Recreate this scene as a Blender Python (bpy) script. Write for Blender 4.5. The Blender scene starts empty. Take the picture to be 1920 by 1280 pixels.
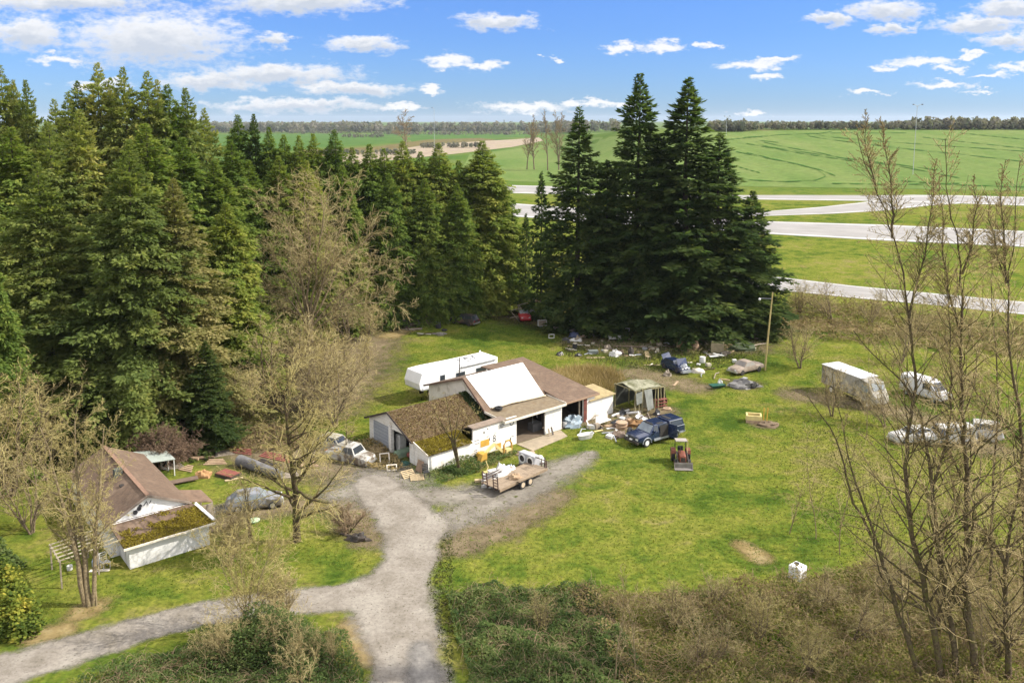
import bpy, math, random
import numpy as np
from math import radians, sin, cos, pi
random.seed(7)
sc = bpy.context.scene
COL = sc.collection
# ---------------------------------------------------------------- camera
CAM_H = 30.0; FPX = 1600.0; PITCH = radians(8.0); PY = 226 + FPX*math.tan(PITCH)
cd = bpy.data.cameras.new('camera'); cam = bpy.data.objects.new('camera', cd); COL.objects.link(cam)
cam.location = (0, 0, CAM_H); cam.rotation_euler = (pi/2 - PITCH, 0, 0)
cd.sensor_width = 36.0; cd.lens = 36.0*FPX/1920.0; cd.shift_y = -(640-PY)/1920.0
cd.clip_start = 0.5; cd.clip_end = 20000
sc.camera = cam
sc.view_settings.view_transform = 'Standard'; sc.view_settings.look = 'None'
sc.view_settings.gamma = 1.0; sc.view_settings.exposure = 0.82
sc.cycles.max_bounces = 6; sc.cycles.diffuse_bounces = 3; sc.cycles.transparent_max_bounces = 12
sc.cycles.transmission_bounces = 4; sc.cycles.volume_bounces = 0
# ---------------------------------------------------------------- sun
SUN_EL = radians(41.0); SUN_AZ = radians(-1.0)      # azimuth measured from +X towards +Y
sd = bpy.data.lights.new('sun', 'SUN'); so = bpy.data.objects.new('sun', sd); COL.objects.link(so)
sd.energy = 4.2; sd.angle = radians(0.5); sd.color = (1.0, 0.95, 0.86)
from mathutils import Vector, Matrix
sdir = Vector((cos(SUN_EL)*cos(SUN_AZ), cos(SUN_EL)*sin(SUN_AZ), sin(SUN_EL)))
so.rotation_euler = (-sdir).to_track_quat('-Z', 'Y').to_euler(); so.location = (60, 20, 80)
def ray(u, v):
    x = (u-960)/FPX; y = (PY-v)/FPX
    return np.array([x, cos(PITCH)+y*sin(PITCH), -sin(PITCH)+y*cos(PITCH)])
# ---------------------------------------------------------------- sky
w = bpy.data.worlds.new('World'); sc.world = w; w.use_nodes = True
nt = w.node_tree; nt.nodes.clear()
def N(tree, typ, **kw):
    n = tree.nodes.new(typ)
    for k, v in kw.items(): setattr(n, k, v)
    return n
def build_sky():
    L = nt.links.new
    out = N(nt, 'ShaderNodeOutputWorld'); bg = N(nt, 'ShaderNodeBackground'); L(bg.outputs[0], out.inputs[0])
    bg.inputs[1].default_value = 0.15
    sky = N(nt, 'ShaderNodeTexSky', sky_type='NISHITA', sun_disc=False)
    sky.sun_elevation = SUN_EL; sky.sun_rotation = pi/2 - SUN_AZ
    sky.air_density = 1.0; sky.dust_density = 0.15; sky.ozone_density = 3.2; sky.altitude = 0
    tc = N(nt, 'ShaderNodeTexCoord'); sep = N(nt, 'ShaderNodeSeparateXYZ'); L(tc.outputs['Generated'], sep.inputs[0])
    my = N(nt, 'ShaderNodeMath', operation='MAXIMUM'); L(sep.outputs[1], my.inputs[0]); my.inputs[1].default_value = 0.05
    du = N(nt, 'ShaderNodeMath', operation='DIVIDE'); L(sep.outputs[0], du.inputs[0]); L(my.outputs[0], du.inputs[1])
    dv = N(nt, 'ShaderNodeMath', operation='DIVIDE'); L(sep.outputs[2], dv.inputs[0]); L(my.outputs[0], dv.inputs[1])
    uv = N(nt, 'ShaderNodeCombineXYZ'); L(du.outputs[0], uv.inputs[0]); L(dv.outputs[0], uv.inputs[1])
    # fractal distortion so that each cloud has a ragged edge
    st = N(nt, 'ShaderNodeVectorMath', operation='MULTIPLY'); L(uv.outputs[0], st.inputs[0]); st.inputs[1].default_value = (1, 2.2, 1)
    nz = N(nt, 'ShaderNodeTexNoise'); L(st.outputs[0], nz.inputs['Vector'])
    nz.inputs['Scale'].default_value = 34; nz.inputs['Detail'].default_value = 5; nz.inputs['Roughness'].default_value = 0.62
    off = N(nt, 'ShaderNodeVectorMath', operation='MULTIPLY_ADD'); L(nz.outputs['Color'], off.inputs[0])
    off.inputs[1].default_value = (0.085, 0.030, 0); off.inputs[2].default_value = (-0.0425, -0.015, 0)
    ad = N(nt, 'ShaderNodeVectorMath', operation='ADD'); L(uv.outputs[0], ad.inputs[0]); L(off.outputs[0], ad.inputs[1])
    blobs = [(50,62,85,34),(290,72,170,58),(120,4,190,20),(560,4,170,24),(520,76,36,13),(685,84,78,15),(520,138,150,20),
             (400,152,110,18),(665,166,108,13),(555,198,170,13),(935,42,72,16),(838,116,48,12),(908,122,42,8),(806,168,24,6),
             (980,201,90,11),(1120,196,85,8),(1166,93,30,10),(1240,88,52,11),(1330,88,18,7),(1405,121,66,9),(1452,113,36,6),
             (1437,144,30,7),(1552,33,42,14),(1662,20,78,18),(1675,53,42,13),(1840,47,100,18),(1888,17,66,19),(1890,76,66,14),
             (1740,116,74,9),(1672,128,30,7),(1782,128,30,6),(1822,103,24,6),(1905,126,44,9),(1765,160,64,7),(1630,176,44,5),
             (1862,142,46,5),(1845,170,34,4),(1405,213,32,4),(180,158,60,9),(110,112,60,9),(750,200,50,7),(1045,111,16,5),(600,160,50,10)]
    prev = None; low = None
    for (cx, cy, hw, hh) in blobs:
        r = ray(cx, cy); c = (r[0]/r[1], r[2]/r[1])
        sx = FPX/(hw*1.06); sy = FPX/(hh*1.06)
        m = N(nt, 'ShaderNodeVectorMath', operation='MULTIPLY_ADD'); L(ad.outputs[0], m.inputs[0])
        m.inputs[1].default_value = (sx, sy, 0); m.inputs[2].default_value = (-c[0]*sx, -c[1]*sy, 0)
        ln = N(nt, 'ShaderNodeVectorMath', operation='LENGTH'); L(m.outputs[0], ln.inputs[0])
        if prev is None: prev = ln.outputs['Value']
        else:
            mi = N(nt, 'ShaderNodeMath', operation='SMOOTH_MIN'); L(prev, mi.inputs[0]); L(ln.outputs['Value'], mi.inputs[1])
            mi.inputs[2].default_value = 0.12; prev = mi.outputs[0]
        if hh >= 13:      # underside of the larger clouds
            m2 = N(nt, 'ShaderNodeVectorMath', operation='MULTIPLY_ADD'); L(ad.outputs[0], m2.inputs[0]); m2.inputs[1].default_value = (sx*0.95, sy*1.1, 0)
            m2.inputs[2].default_value = (-c[0]*sx*0.95, -(c[1]-0.42*hh/FPX)*sy*1.1, 0)
            l2 = N(nt, 'ShaderNodeVectorMath', operation='LENGTH'); L(m2.outputs[0], l2.inputs[0])
            if low is None: low = l2.outputs['Value']
            else: q = N(nt, 'ShaderNodeMath', operation='MINIMUM'); L(low, q.inputs[0]); L(l2.outputs['Value'], q.inputs[1]); low = q.outputs[0]
    n2 = N(nt, 'ShaderNodeTexNoise'); L(st.outputs[0], n2.inputs['Vector']); n2.inputs['Scale'].default_value = 60
    n2.inputs['Detail'].default_value = 6; n2.inputs['Roughness'].default_value = 0.65
    k = N(nt, 'ShaderNodeMath', operation='MULTIPLY_ADD'); L(n2.outputs[0], k.inputs[0]); k.inputs[1].default_value = 1.5; L(prev, k.inputs[2])
    al = N(nt, 'ShaderNodeMapRange', interpolation_type='SMOOTHSTEP'); L(k.outputs[0], al.inputs[0])
    al.inputs[1].default_value = 1.92; al.inputs[2].default_value = 1.12; al.inputs[3].default_value = 0; al.inputs[4].default_value = 0.96
    co = N(nt, 'ShaderNodeMapRange'); kk = N(nt, 'ShaderNodeMath', operation='MULTIPLY_ADD'); L(n2.outputs[0], kk.inputs[0]); kk.inputs[1].default_value = 1.1; L(low, kk.inputs[2]); L(kk.outputs[0], co.inputs[0])
    co.inputs[1].default_value = 0.75; co.inputs[2].default_value = 1.55; co.inputs[3].default_value = 1; co.inputs[4].default_value = 0
    cc = N(nt, 'ShaderNodeMix', data_type='RGBA'); L(co.outputs[0], cc.inputs[0])
    cc.inputs[6].default_value = (3.8, 3.8, 3.82, 1); cc.inputs[7].default_value = (2.45, 2.65, 3.0, 1)
    gr = N(nt, 'ShaderNodeValToRGB'); L(sep.outputs[2], gr.inputs[0]); e = gr.color_ramp.elements
    e[0].position = 0.0; e[0].color = (0.205, 0.315, 0.565, 1); e[1].position = 0.35; e[1].color = (0.335, 0.46, 0.72, 1)
    x = e.new(0.10); x.color = (0.22, 0.335, 0.60, 1)
    gm = N(nt, 'ShaderNodeMix', data_type='RGBA', blend_type='MULTIPLY'); gm.inputs[0].default_value = 1.0
    L(sky.outputs[0], gm.inputs[6]); L(gr.outputs[0], gm.inputs[7])
    # bright clouds added out of view, above and behind, to whiten the fill light
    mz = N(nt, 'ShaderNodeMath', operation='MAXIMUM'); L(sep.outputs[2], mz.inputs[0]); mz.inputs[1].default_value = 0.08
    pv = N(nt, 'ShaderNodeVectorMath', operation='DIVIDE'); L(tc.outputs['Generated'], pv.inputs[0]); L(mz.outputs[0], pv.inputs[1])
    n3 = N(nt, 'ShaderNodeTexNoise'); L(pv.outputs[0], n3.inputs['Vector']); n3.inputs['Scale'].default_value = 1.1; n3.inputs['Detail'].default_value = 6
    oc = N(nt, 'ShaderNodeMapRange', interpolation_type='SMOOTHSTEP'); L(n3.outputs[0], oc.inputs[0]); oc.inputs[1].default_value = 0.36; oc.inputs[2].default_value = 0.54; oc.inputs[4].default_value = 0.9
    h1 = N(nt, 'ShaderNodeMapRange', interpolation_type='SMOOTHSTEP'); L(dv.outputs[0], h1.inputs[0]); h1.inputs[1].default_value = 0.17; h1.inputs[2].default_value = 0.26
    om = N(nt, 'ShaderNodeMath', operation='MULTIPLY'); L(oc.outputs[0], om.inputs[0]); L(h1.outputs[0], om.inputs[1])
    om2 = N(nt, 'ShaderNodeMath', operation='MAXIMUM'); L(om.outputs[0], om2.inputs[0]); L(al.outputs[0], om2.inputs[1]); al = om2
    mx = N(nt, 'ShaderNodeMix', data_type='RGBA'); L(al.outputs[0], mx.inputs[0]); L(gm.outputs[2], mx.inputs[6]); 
    c2 = N(nt, 'ShaderNodeMix', data_type='RGBA'); L(h1.outputs[0], c2.inputs[0]); L(cc.outputs[2], c2.inputs[6]); c2.inputs[7].default_value = (9.5, 9.2, 8.8, 1)  # unseen clouds set brighter than the visible ones for more fill
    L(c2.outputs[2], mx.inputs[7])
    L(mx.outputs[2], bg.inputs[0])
build_sky()
try: w.cycles.sampling_method = 'MANUAL'; w.cycles.sample_map_resolution = 256
except Exception: pass
# ---------------------------------------------------------------- helpers
def G(u, v, z=0.0):
    r = ray(u, v); t = (z-CAM_H)/r[2]
    return Vector((r[0]*t, r[1]*t, z))
def at(u, v, Y):
    r = ray(u, v); t = Y/r[1]
    return Vector((r[0]*t, Y, CAM_H + r[2]*t))
def hgt(u, v, Y): return at(u, v, Y).z
def mesh_np(name, V, faces, mats, parent=None, attr=None, smooth=False, mi=None):
    """V (n,3); faces: list of (k,m) int arrays; attr: per-face float 'var'"""
    me = bpy.data.meshes.new(name)
    V = np.asarray(V, np.float32); me.vertices.add(len(V)); me.vertices.foreach_set('co', V.ravel())
    loops = np.concatenate([np.asarray(f, np.int32).ravel() for f in faces])
    tot = np.concatenate([np.full(len(f), np.asarray(f).shape[1], np.int32) for f in faces])
    st = np.concatenate([[0], np.cumsum(tot)[:-1]]).astype(np.int32)
    me.loops.add(len(loops)); me.loops.foreach_set('vertex_index', loops)
    me.polygons.add(len(tot)); me.polygons.foreach_set('loop_start', st); me.polygons.foreach_set('loop_total', tot)
    if smooth: me.polygons.foreach_set('use_smooth', np.ones(len(tot), bool))
    if mi is not None: me.polygons.foreach_set('material_index', np.asarray(mi, np.int32))
    if attr is not None:
        a = me.attributes.new('var', 'FLOAT', 'FACE'); a.data.foreach_set('value', np.asarray(attr, np.float32))
    for m in (mats if isinstance(mats, (list, tuple)) else [mats]): me.materials.append(m)
    me.update(calc_edges=True)
    o = bpy.data.objects.new(name, me); COL.objects.link(o)
    if parent is not None: o.parent = parent
    return o
def tag(o, label=None, cat=None, group=None, kind=None):
    if label: o['label'] = label
    if cat: o['category'] = cat
    if group: o['group'] = group
    if kind: o['kind'] = kind
    return o
def thing(name, label, cat, loc=(0, 0, 0), rotz=0.0, group=None, sc_=None):
    o = bpy.data.objects.new(name, None); COL.objects.link(o)
    o.location = loc; o.rotation_euler = (0, 0, rotz); o.empty_display_size = 0.3
    if sc_ is not None: o.scale = sc_ if hasattr(sc_, '__len__') else (sc_,)*3
    return tag(o, label, cat, group)
def copy_tree(o, parent=None):
    c = o.copy(); COL.objects.link(c)
    if parent is not None: c.parent = parent
    for ch in list(o.children): copy_tree(ch, c)
    return c
class MB:
    def __init__(s): s.v = []; s.f = []
    def add(s, vs, fs):
        b = len(s.v); s.v += [tuple(p) for p in vs]; s.f += [tuple(i+b for i in f) for f in fs]; return s
    def box(s, x0, x1, y0, y1, z0, z1, M=None):
        vs = [(x0,y0,z0),(x1,y0,z0),(x1,y1,z0),(x0,y1,z0),(x0,y0,z1),(x1,y0,z1),(x1,y1,z1),(x0,y1,z1)]
        if M is not None: vs = [M @ Vector(p) for p in vs]
        return s.add(vs, [(3,2,1,0),(4,5,6,7),(0,1,5,4),(1,2,6,5),(2,3,7,6),(3,0,4,7)])
    def prism(s, pts, axis, a, b, M=None):
        """extrude polygon pts (2D) along axis from a to b"""
        n = len(pts)
        def P(p, h): return {'x': (h, p[0], p[1]), 'y': (p[0], h, p[1]), 'z': (p[0], p[1], h)}[axis]
        vs = [P(p, a) for p in pts] + [P(p, b) for p in pts]
        if M is not None: vs = [M @ Vector(p) for p in vs]
        fs = [tuple(range(n-1, -1, -1)), tuple(range(n, 2*n))] + [(i, (i+1) % n, n+(i+1) % n, n+i) for i in range(n)]
        return s.add(vs, fs)
    def slab(s, q, th):
        """quad/poly of 3D points given thickness downward along its normal"""
        q = [Vector(p) for p in q]; n = (q[1]-q[0]).cross(q[2]-q[0]).normalized()
        if n.z < 0 : q = q[::-1]; n = -n
        k = len(q); vs = q + [p - n*th for p in q]
        return s.add(vs, [tuple(range(k)), tuple(range(2*k-1, k-1, -1))] + [(i, k+i, k+(i+1) % k, (i+1) % k) for i in range(k)])
    def tube(s, pts, r, n=6, cap=True):
        pts = [Vector(p) for p in pts]; rs = r if hasattr(r, '__len__') else [r]*len(pts)
        b = len(s.v)
        for i, p in enumerate(pts):
            d = (pts[min(i+1, len(pts)-1)] - pts[max(i-1, 0)]).normalized()
            a = d.cross(Vector((0, 0, 1)) if abs(d.z) < 0.95 else Vector((1, 0, 0))).normalized(); c = d.cross(a)
            for k in range(n): s.v.append(tuple(p + (a*cos(2*pi*k/n) + c*sin(2*pi*k/n))*rs[i]))
        for i in range(len(pts)-1):
            for k in range(n): s.f.append((b+i*n+k, b+i*n+(k+1) % n, b+(i+1)*n+(k+1) % n, b+(i+1)*n+k))
        if cap: s.f.append(tuple(b+k for k in range(n-1, -1, -1))); e = b+(len(pts)-1)*n; s.f.append(tuple(e+k for k in range(n)))
        return s
    def bar(s, p0, p1, w, h=None):
        """square section bar"""
        h = h or w; p0 = Vector(p0); p1 = Vector(p1); d = (p1-p0).normalized()
        a = d.cross(Vector((0, 0, 1)) if abs(d.z) < 0.95 else Vector((1, 0, 0))).normalized()*w/2; c = d.cross(a).normalized()*h/2
        vs = [p0-a-c, p0+a-c, p0+a+c, p0-a+c, p1-a-c, p1+a-c, p1+a+c, p1-a+c]
        return s.add(vs, [(3,2,1,0),(4,5,6,7),(0,1,5,4),(1,2,6,5),(2,3,7,6),(3,0,4,7)])
    def lathe(s, prof, c, axis='z', n=20, M=None):
        b = len(s.v)
        for (r, h) in prof:
            for k in range(n):
                a = 2*pi*k/n; x, y = r*cos(a), r*sin(a)
                p = {'z': (x, y, h), 'y': (x, h, y), 'x': (h, x, y)}[axis]
                p = Vector(p) + Vector(c)
                if M is not None: p = M @ p
                s.v.append(tuple(p))
        for i in range(len(prof)-1):
            for k in range(n): s.f.append((b+i*n+k, b+i*n+(k+1) % n, b+(i+1)*n+(k+1) % n, b+(i+1)*n+k))
        s.f.append(tuple(b+k for k in range(n-1, -1, -1))); e = b+(len(prof)-1)*n; s.f.append(tuple(e+k for k in range(n)))
        return s
    def loft(s, rings, cap=True):
        b = len(s.v); n = len(rings[0])
        for r in rings: s.v += [tuple(p) for p in r]
        for i in range(len(rings)-1):
            for k in range(n): s.f.append((b+i*n+k, b+i*n+(k+1) % n, b+(i+1)*n+(k+1) % n, b+(i+1)*n+k))
        if cap: s.f.append(tuple(b+k for k in range(n-1, -1, -1))); e = b+(len(rings)-1)*n; s.f.append(tuple(e+k for k in range(n)))
        return s
    def lump(s, c, rx, ry, rz, seed=0, n=14, rough=0.18, flat=0.0):
        """irregular heap / cloth-covered lump standing on z=c.z"""
        rnd = random.Random(seed); b = len(s.v); m = n//2
        ph = [(rnd.uniform(0, 6.28), rnd.uniform(0, 6.28), rnd.randint(2, 5), rnd.randint(1, 4)) for _ in range(5)]
        for i in range(m+1):
            th = pi/2*i/m
            for k in range(n):
                a = 2*pi*k/n
                q = 1+rough*sum(sin(p[2]*a+p[0])*sin(p[3]*th*2+p[1]) for p in ph)/2+rnd.uniform(-rough, rough)*0.35
                s.v.append((c[0]+rx*cos(a)*cos(th)*q, c[1]+ry*sin(a)*cos(th)*q, c[2]+rz*max(sin(th), 0)**(1-flat*0.5)*(q if i else 0)))
        for i in range(m):
            for k in range(n): s.f.append((b+i*n+k, b+i*n+(k+1) % n, b+(i+1)*n+(k+1) % n, b+(i+1)*n+k))
        return s
    def build(s, name, mat, parent=None, smooth=False, bevel=0.0):
        me = bpy.data.meshes.new(name); me.from_pydata(s.v, [], s.f)
        for m in (mat if isinstance(mat, (list, tuple)) else [mat]): me.materials.append(m)
        if smooth: me.polygons.foreach_set('use_smooth', [True]*len(me.polygons))
        me.update()
        if smooth: me.set_sharp_from_angle(angle=radians(38))
        o = bpy.data.objects.new(name, me); COL.objects.link(o)
        if parent is not None: o.parent = parent
        if bevel:
            b = o.modifiers.new('bevel', 'BEVEL'); b.width = bevel; b.segments = 2; b.limit_method = 'ANGLE'
        return o
def R3(rx=0, ry=0, rz=0, loc=(0, 0, 0)):
    from mathutils import Euler
    return Matrix.Translation(loc) @ Euler((rx, ry, rz)).to_matrix().to_4x4()
# ---------------------------------------------------------------- materials
def newmat(name):
    m = bpy.data.materials.new(name); m.use_nodes = True; t = m.node_tree; t.nodes.clear()
    o = N(t, 'ShaderNodeOutputMaterial'); return m, t, o
def ramp(t, fac, stops):
    r = N(t, 'ShaderNodeValToRGB'); t.links.new(fac, r.inputs[0]); e = r.color_ramp.elements
    while len(e) < len(stops): e.new(0.5)
    for k, (p, c) in zip(e, stops): k.position = p; k.color = (c[0], c[1], c[2], 1)
    return r.outputs[0]
def noise(t, vec, scale, detail=4, rough=0.55, dist=0.0):
    n = N(t, 'ShaderNodeTexNoise'); 
    if vec is not None: t.links.new(vec, n.inputs['Vector'])
    n.inputs['Scale'].default_value = scale; n.inputs['Detail'].default_value = detail
    n.inputs['Roughness'].default_value = rough; n.inputs['Distortion'].default_value = dist
    return n.outputs[0]
def mixc(t, f, a, b, mode='MIX'):
    m = N(t, 'ShaderNodeMix', data_type='RGBA', blend_type=mode); L = t.links.new
    for k, x in ((0, f), (6, a), (7, b)):
        if isinstance(x, (int, float)): m.inputs[k].default_value = x
        elif isinstance(x, (tuple, list)): m.inputs[k].default_value = (x[0], x[1], x[2], 1)
        else: L(x, m.inputs[k])
    return m.outputs[2]
def math_(t, op, a, b=None, c=None, clamp=False):
    m = N(t, 'ShaderNodeMath', operation=op, use_clamp=clamp)
    for k, x in enumerate((a, b, c)):
        if x is None: continue
        if isinstance(x, (int, float)): m.inputs[k].default_value = x
        else: t.links.new(x, m.inputs[k])
    return m.outputs[0]
def mrange(t, x, a, b, c=0.0, d=1.0, smooth=True):
    m = N(t, 'ShaderNodeMapRange', interpolation_type='SMOOTHSTEP' if smooth else 'LINEAR'); t.links.new(x, m.inputs[0])
    for k, q in zip((1, 2, 3, 4), (a, b, c, d)): m.inputs[k].default_value = q
    return m.outputs[0]
_mc = {}
def pm(name, c1, c2=None, scale=3.0, rough=0.7, bump=0.0, metal=0.0, dirt=None, dscale=1.2, dlo=0.5, dhi=0.75, stripe=None, spec=0.4, coat=0.0):
    """painted / weathered solid: colour varies c1..c2 by fine noise, optional stains of colour dirt"""
    if name in _mc: return _mc[name]
    m, t, o = newmat(name); L = t.links.new
    b = N(t, 'ShaderNodeBsdfPrincipled'); L(b.outputs[0], o.inputs[0])
    tc = N(t, 'ShaderNodeTexCoord').outputs['Object']
    c2 = c2 or tuple(x*0.75 for x in c1)
    n = noise(t, tc, scale, 6, 0.6)
    col = mixc(t, mrange(t, n, 0.3, 0.7), c1, c2)
    if dirt:
        d = noise(t, tc, dscale, 7, 0.65, 0.4); col = mixc(t, mrange(t, d, dlo, dhi), col, dirt)
    if stripe:   # (axis, period, colour): plank or corrugation lines as pattern
        sep = N(t, 'ShaderNodeSeparateXYZ'); L(tc, sep.inputs[0]); q = math_(t, 'FRACT', math_(t, 'DIVIDE', sep.outputs[stripe[0]], stripe[1]))
        k = math_(t, 'LESS_THAN', q, stripe[3] if len(stripe) > 3 else 0.1); col = mixc(t, math_(t, 'MULTIPLY', k, 0.75), col, stripe[2])
    L(col, b.inputs['Base Color']); b.inputs['Roughness'].default_value = rough; b.inputs['Metallic'].default_value = metal
    b.inputs['Specular IOR Level'].default_value = spec; b.inputs['Coat Weight'].default_value = coat
    if bump:
        bn = N(t, 'ShaderNodeBump'); bn.inputs['Strength'].default_value = bump; bn.inputs['Distance'].default_value = 0.05
        L(noise(t, tc, scale*4, 5, 0.7), bn.inputs['Height']); L(bn.outputs[0], b.inputs['Normal'])
    _mc[name] = m; return m
def leafmat(name, stops, trans=0.35, orand=0.25, tcol=None, nscale=0.12):
    """foliage: colour by per-spray 'var', per-tree random and broad noise"""
    m, t, o = newmat(name); L = t.links.new
    at_ = N(t, 'ShaderNodeAttribute', attribute_name='var').outputs['Fac']
    oi = N(t, 'ShaderNodeObjectInfo').outputs['Random']
    geo = N(t, 'ShaderNodeNewGeometry').outputs['Position']
    nn = noise(t, geo, nscale, 3, 0.6)
    f = math_(t, 'ADD', math_(t, 'MULTIPLY', at_, 0.55), math_(t, 'MULTIPLY_ADD', oi, orand, -orand/2))
    f = math_(t, 'ADD', f, math_(t, 'MULTIPLY', nn, 0.5), clamp=True)
    c = ramp(t, f, stops)
    d = N(t, 'ShaderNodeBsdfDiffuse'); L(c, d.inputs[0])
    tr = N(t, 'ShaderNodeBsdfTranslucent'); L(mixc(t, 1.0, c, (1.25, 1.35, 0.7), 'MULTIPLY'), tr.inputs[0])
    mx = N(t, 'ShaderNodeMixShader'); mx.inputs[0].default_value = trans; L(d.outputs[0], mx.inputs[1]); L(tr.outputs[0], mx.inputs[2])
    L(mx.outputs[0], o.inputs[0]); return m
# ================================================================ TERRAIN
def terr(x, y):
    x = np.asarray(x, float); y = np.asarray(y, float)
    side = np.clip((x - (y-330)*0.02 - 15)/90, 0, 1); side = side*side*(3-2*side)
    rise = np.clip((y-345)/380, 0, 1); rise = rise*rise*(3-2*rise)*0.45 + rise*0.55
    z = side*rise*23.0
    z = z - np.clip((y-740)/500, 0, 1)*side*14
    z = z + np.clip((y-2600)/2500, 0, 1)*12*(1-side*0.4)
    return z
def GT(u, v):
    r = ray(u, v)
    lo, hi = 20.0, 20.0
    while hi < 6000:
        p = r*(hi/r[1])
        if CAM_H + p[2] <= float(terr(p[0], p[1])): break
        lo = hi; hi *= 1.02
    for _ in range(30):
        m = (lo+hi)/2; p = r*(m/r[1])
        if CAM_H + p[2] <= float(terr(p[0], p[1])): hi = m
        else: lo = m
    p = r*(hi/r[1]); return Vector((p[0], p[1], float(terr(p[0], p[1]))))
def grasscol(t, pos, lush=0.0):
    """turf colour from world position: lime, green, olive and straw patches"""
    n1 = noise(t, pos, 0.045, 4, 0.6, 0.5); n2 = noise(t, pos, 0.3, 6, 0.7, 0.3); n3 = noise(t, pos, 2.4, 5, 0.75)
    f = math_(t, 'ADD', math_(t, 'MULTIPLY', n1, 0.75), math_(t, 'MULTIPLY_ADD', n2, 1.0, -0.325))
    c = ramp(t, f, [(0.36, (0.042, 0.074, 0.011)), (0.46, (0.076, 0.108, 0.016)), (0.55, (0.112, 0.132, 0.021)), (0.65, (0.144, 0.150, 0.029)), (0.76, (0.164, 0.144, 0.054))])
    dry = mrange(t, noise(t, pos, 0.17, 7, 0.72, 0.6), 0.56, 0.72)
    c = mixc(t, math_(t, 'MULTIPLY', dry, 0.8), c, (0.165, 0.125, 0.055))
    c = mixc(t, 1.0, c, ramp(t, n3, [(0.3, (0.42, 0.44, 0.45)), (0.5, (1, 1, 1)), (0.72, (1.62, 1.52, 1.35))]), 'MULTIPLY')
    return c
def ground_mat():
    m, t, o = newmat('turf'); L = t.links.new
    pos = N(t, 'ShaderNodeNewGeometry').outputs['Position']
    c = grasscol(t, pos)
    sep = N(t, 'ShaderNodeSeparateXYZ'); L(pos, sep.inputs[0])
    far = mrange(t, sep.outputs[1], 300, 420)
    sc_ = N(t, 'ShaderNodeVectorMath', operation='MULTIPLY'); L(pos, sc_.inputs[0]); sc_.inputs[1].default_value = (0.004, 0.0016, 0)
    fc = ramp(t, noise(t, sc_.outputs[0], 4.0, 5, 0.6), [(0.3, (0.040, 0.088, 0.016)), (0.5, (0.076, 0.120, 0.024)), (0.62, (0.104, 0.128, 0.036)), (0.72, (0.160, 0.136, 0.072))])
    c = mixc(t, far, c, fc)
    b = N(t, 'ShaderNodeBsdfDiffuse'); L(c, b.inputs[0]); L(b.outputs[0], o.inputs[0])
    bn = N(t, 'ShaderNodeBump'); bn.inputs['Strength'].default_value = 0.55; bn.inputs['Distance'].default_value = 0.12
    L(noise(t, pos, 3.0, 6, 0.75), bn.inputs['Height']); L(bn.outputs[0], b.inputs['Normal'])
    return m
MG = ground_mat()
def grid_axis(a, b, fine, lo, hi, grow=1.16):
    xs = list(np.arange(a, b, fine)); s = fine; x = xs[-1]
    while x < hi: s *= grow; x += s; xs.append(x)
    s = fine; x = xs[0]
    while x > lo: s *= grow; x -= s; xs.insert(0, x)
    return np.array(xs)
gx = grid_axis(-60, 160, 4, -5200, 5200); gy = grid_axis(20, 760, 4, -400, 9000)
GX, GY = np.meshgrid(gx, gy); nx, ny = len(gx), len(gy)
idx = np.arange(nx*ny).reshape(ny, nx)
Fq = np.stack([idx[:-1, :-1], idx[:-1, 1:], idx[1:, 1:], idx[1:, :-1]], -1).reshape(-1, 4)
tag(mesh_np('ground', np.stack([GX, GY, terr(GX, GY)], -1).reshape(-1, 3), [Fq], MG, smooth=True), kind='structure')
# ---- sheets with ragged edges: distance field to strokes stored per vertex, cut by noise in the material
def sheetmat(name, cols, nsc, edge_soft=0.35, fine=1.6, bump=0.3, specks=None, wob=0.9):
    m, t, o = newmat(name); L = t.links.new
    pos = N(t, 'ShaderNodeNewGeometry').outputs['Position']
    e = N(t, 'ShaderNodeAttribute', attribute_name='edge').outputs['Fac']
    n = noise(t, pos, nsc, 6, 0.65, 0.4); nf = noise(t, pos, fine, 6, 0.75)
    c = ramp(t, n, cols)
    c = mixc(t, 1.0, c, ramp(t, nf, [(0.25, (0.62, 0.62, 0.62)), (0.5, (1, 1, 1)), (0.8, (1.3, 1.3, 1.3))]), 'MULTIPLY')
    if specks: c = mixc(t, mrange(t, noise(t, pos, specks[1], 3, 0.6), 0.6, 0.68), c, specks[0])
    b = N(t, 'ShaderNodeBsdfDiffuse'); L(c, b.inputs[0])
    bn = N(t, 'ShaderNodeBump'); bn.inputs['Strength'].default_value = bump; bn.inputs['Distance'].default_value = 0.06
    L(nf, bn.inputs['Height']); L(bn.outputs[0], b.inputs['Normal'])
    k = math_(t, 'ADD', e, math_(t, 'MULTIPLY_ADD', noise(t, pos, 0.55, 7, 0.72), wob, -wob*0.5))
    al = mrange(t, k, 1.0+edge_soft*0.5, 1.0-edge_soft*0.5)
    tr = N(t, 'ShaderNodeBsdfTransparent'); mx = N(t, 'ShaderNodeMixShader'); L(al, mx.inputs[0]); L(tr.outputs[0], mx.inputs[1]); L(b.outputs[0], mx.inputs[2])
    L(mx.outputs[0], o.inputs[0]); return m
def segdist(X, Y, pts, ws):
    best = np.full(X.shape, 1e9)
    if len(pts) == 1: pts = [pts[0], (pts[0][0]+0.01, pts[0][1])]; ws = [ws[0], ws[0]]
    for (a, b, wa, wb) in zip(pts[:-1], pts[1:], ws[:-1], ws[1:]):
        ax, ay = a[0], a[1]; dx, dy = b[0]-ax, b[1]-ay; l2 = dx*dx+dy*dy+1e-9
        k = np.clip(((X-ax)*dx+(Y-ay)*dy)/l2, 0, 1)
        d = np.hypot(X-ax-k*dx, Y-ay-k*dy)/(wa+(wb-wa)*k); best = np.minimum(best, d)
    return best
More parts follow.
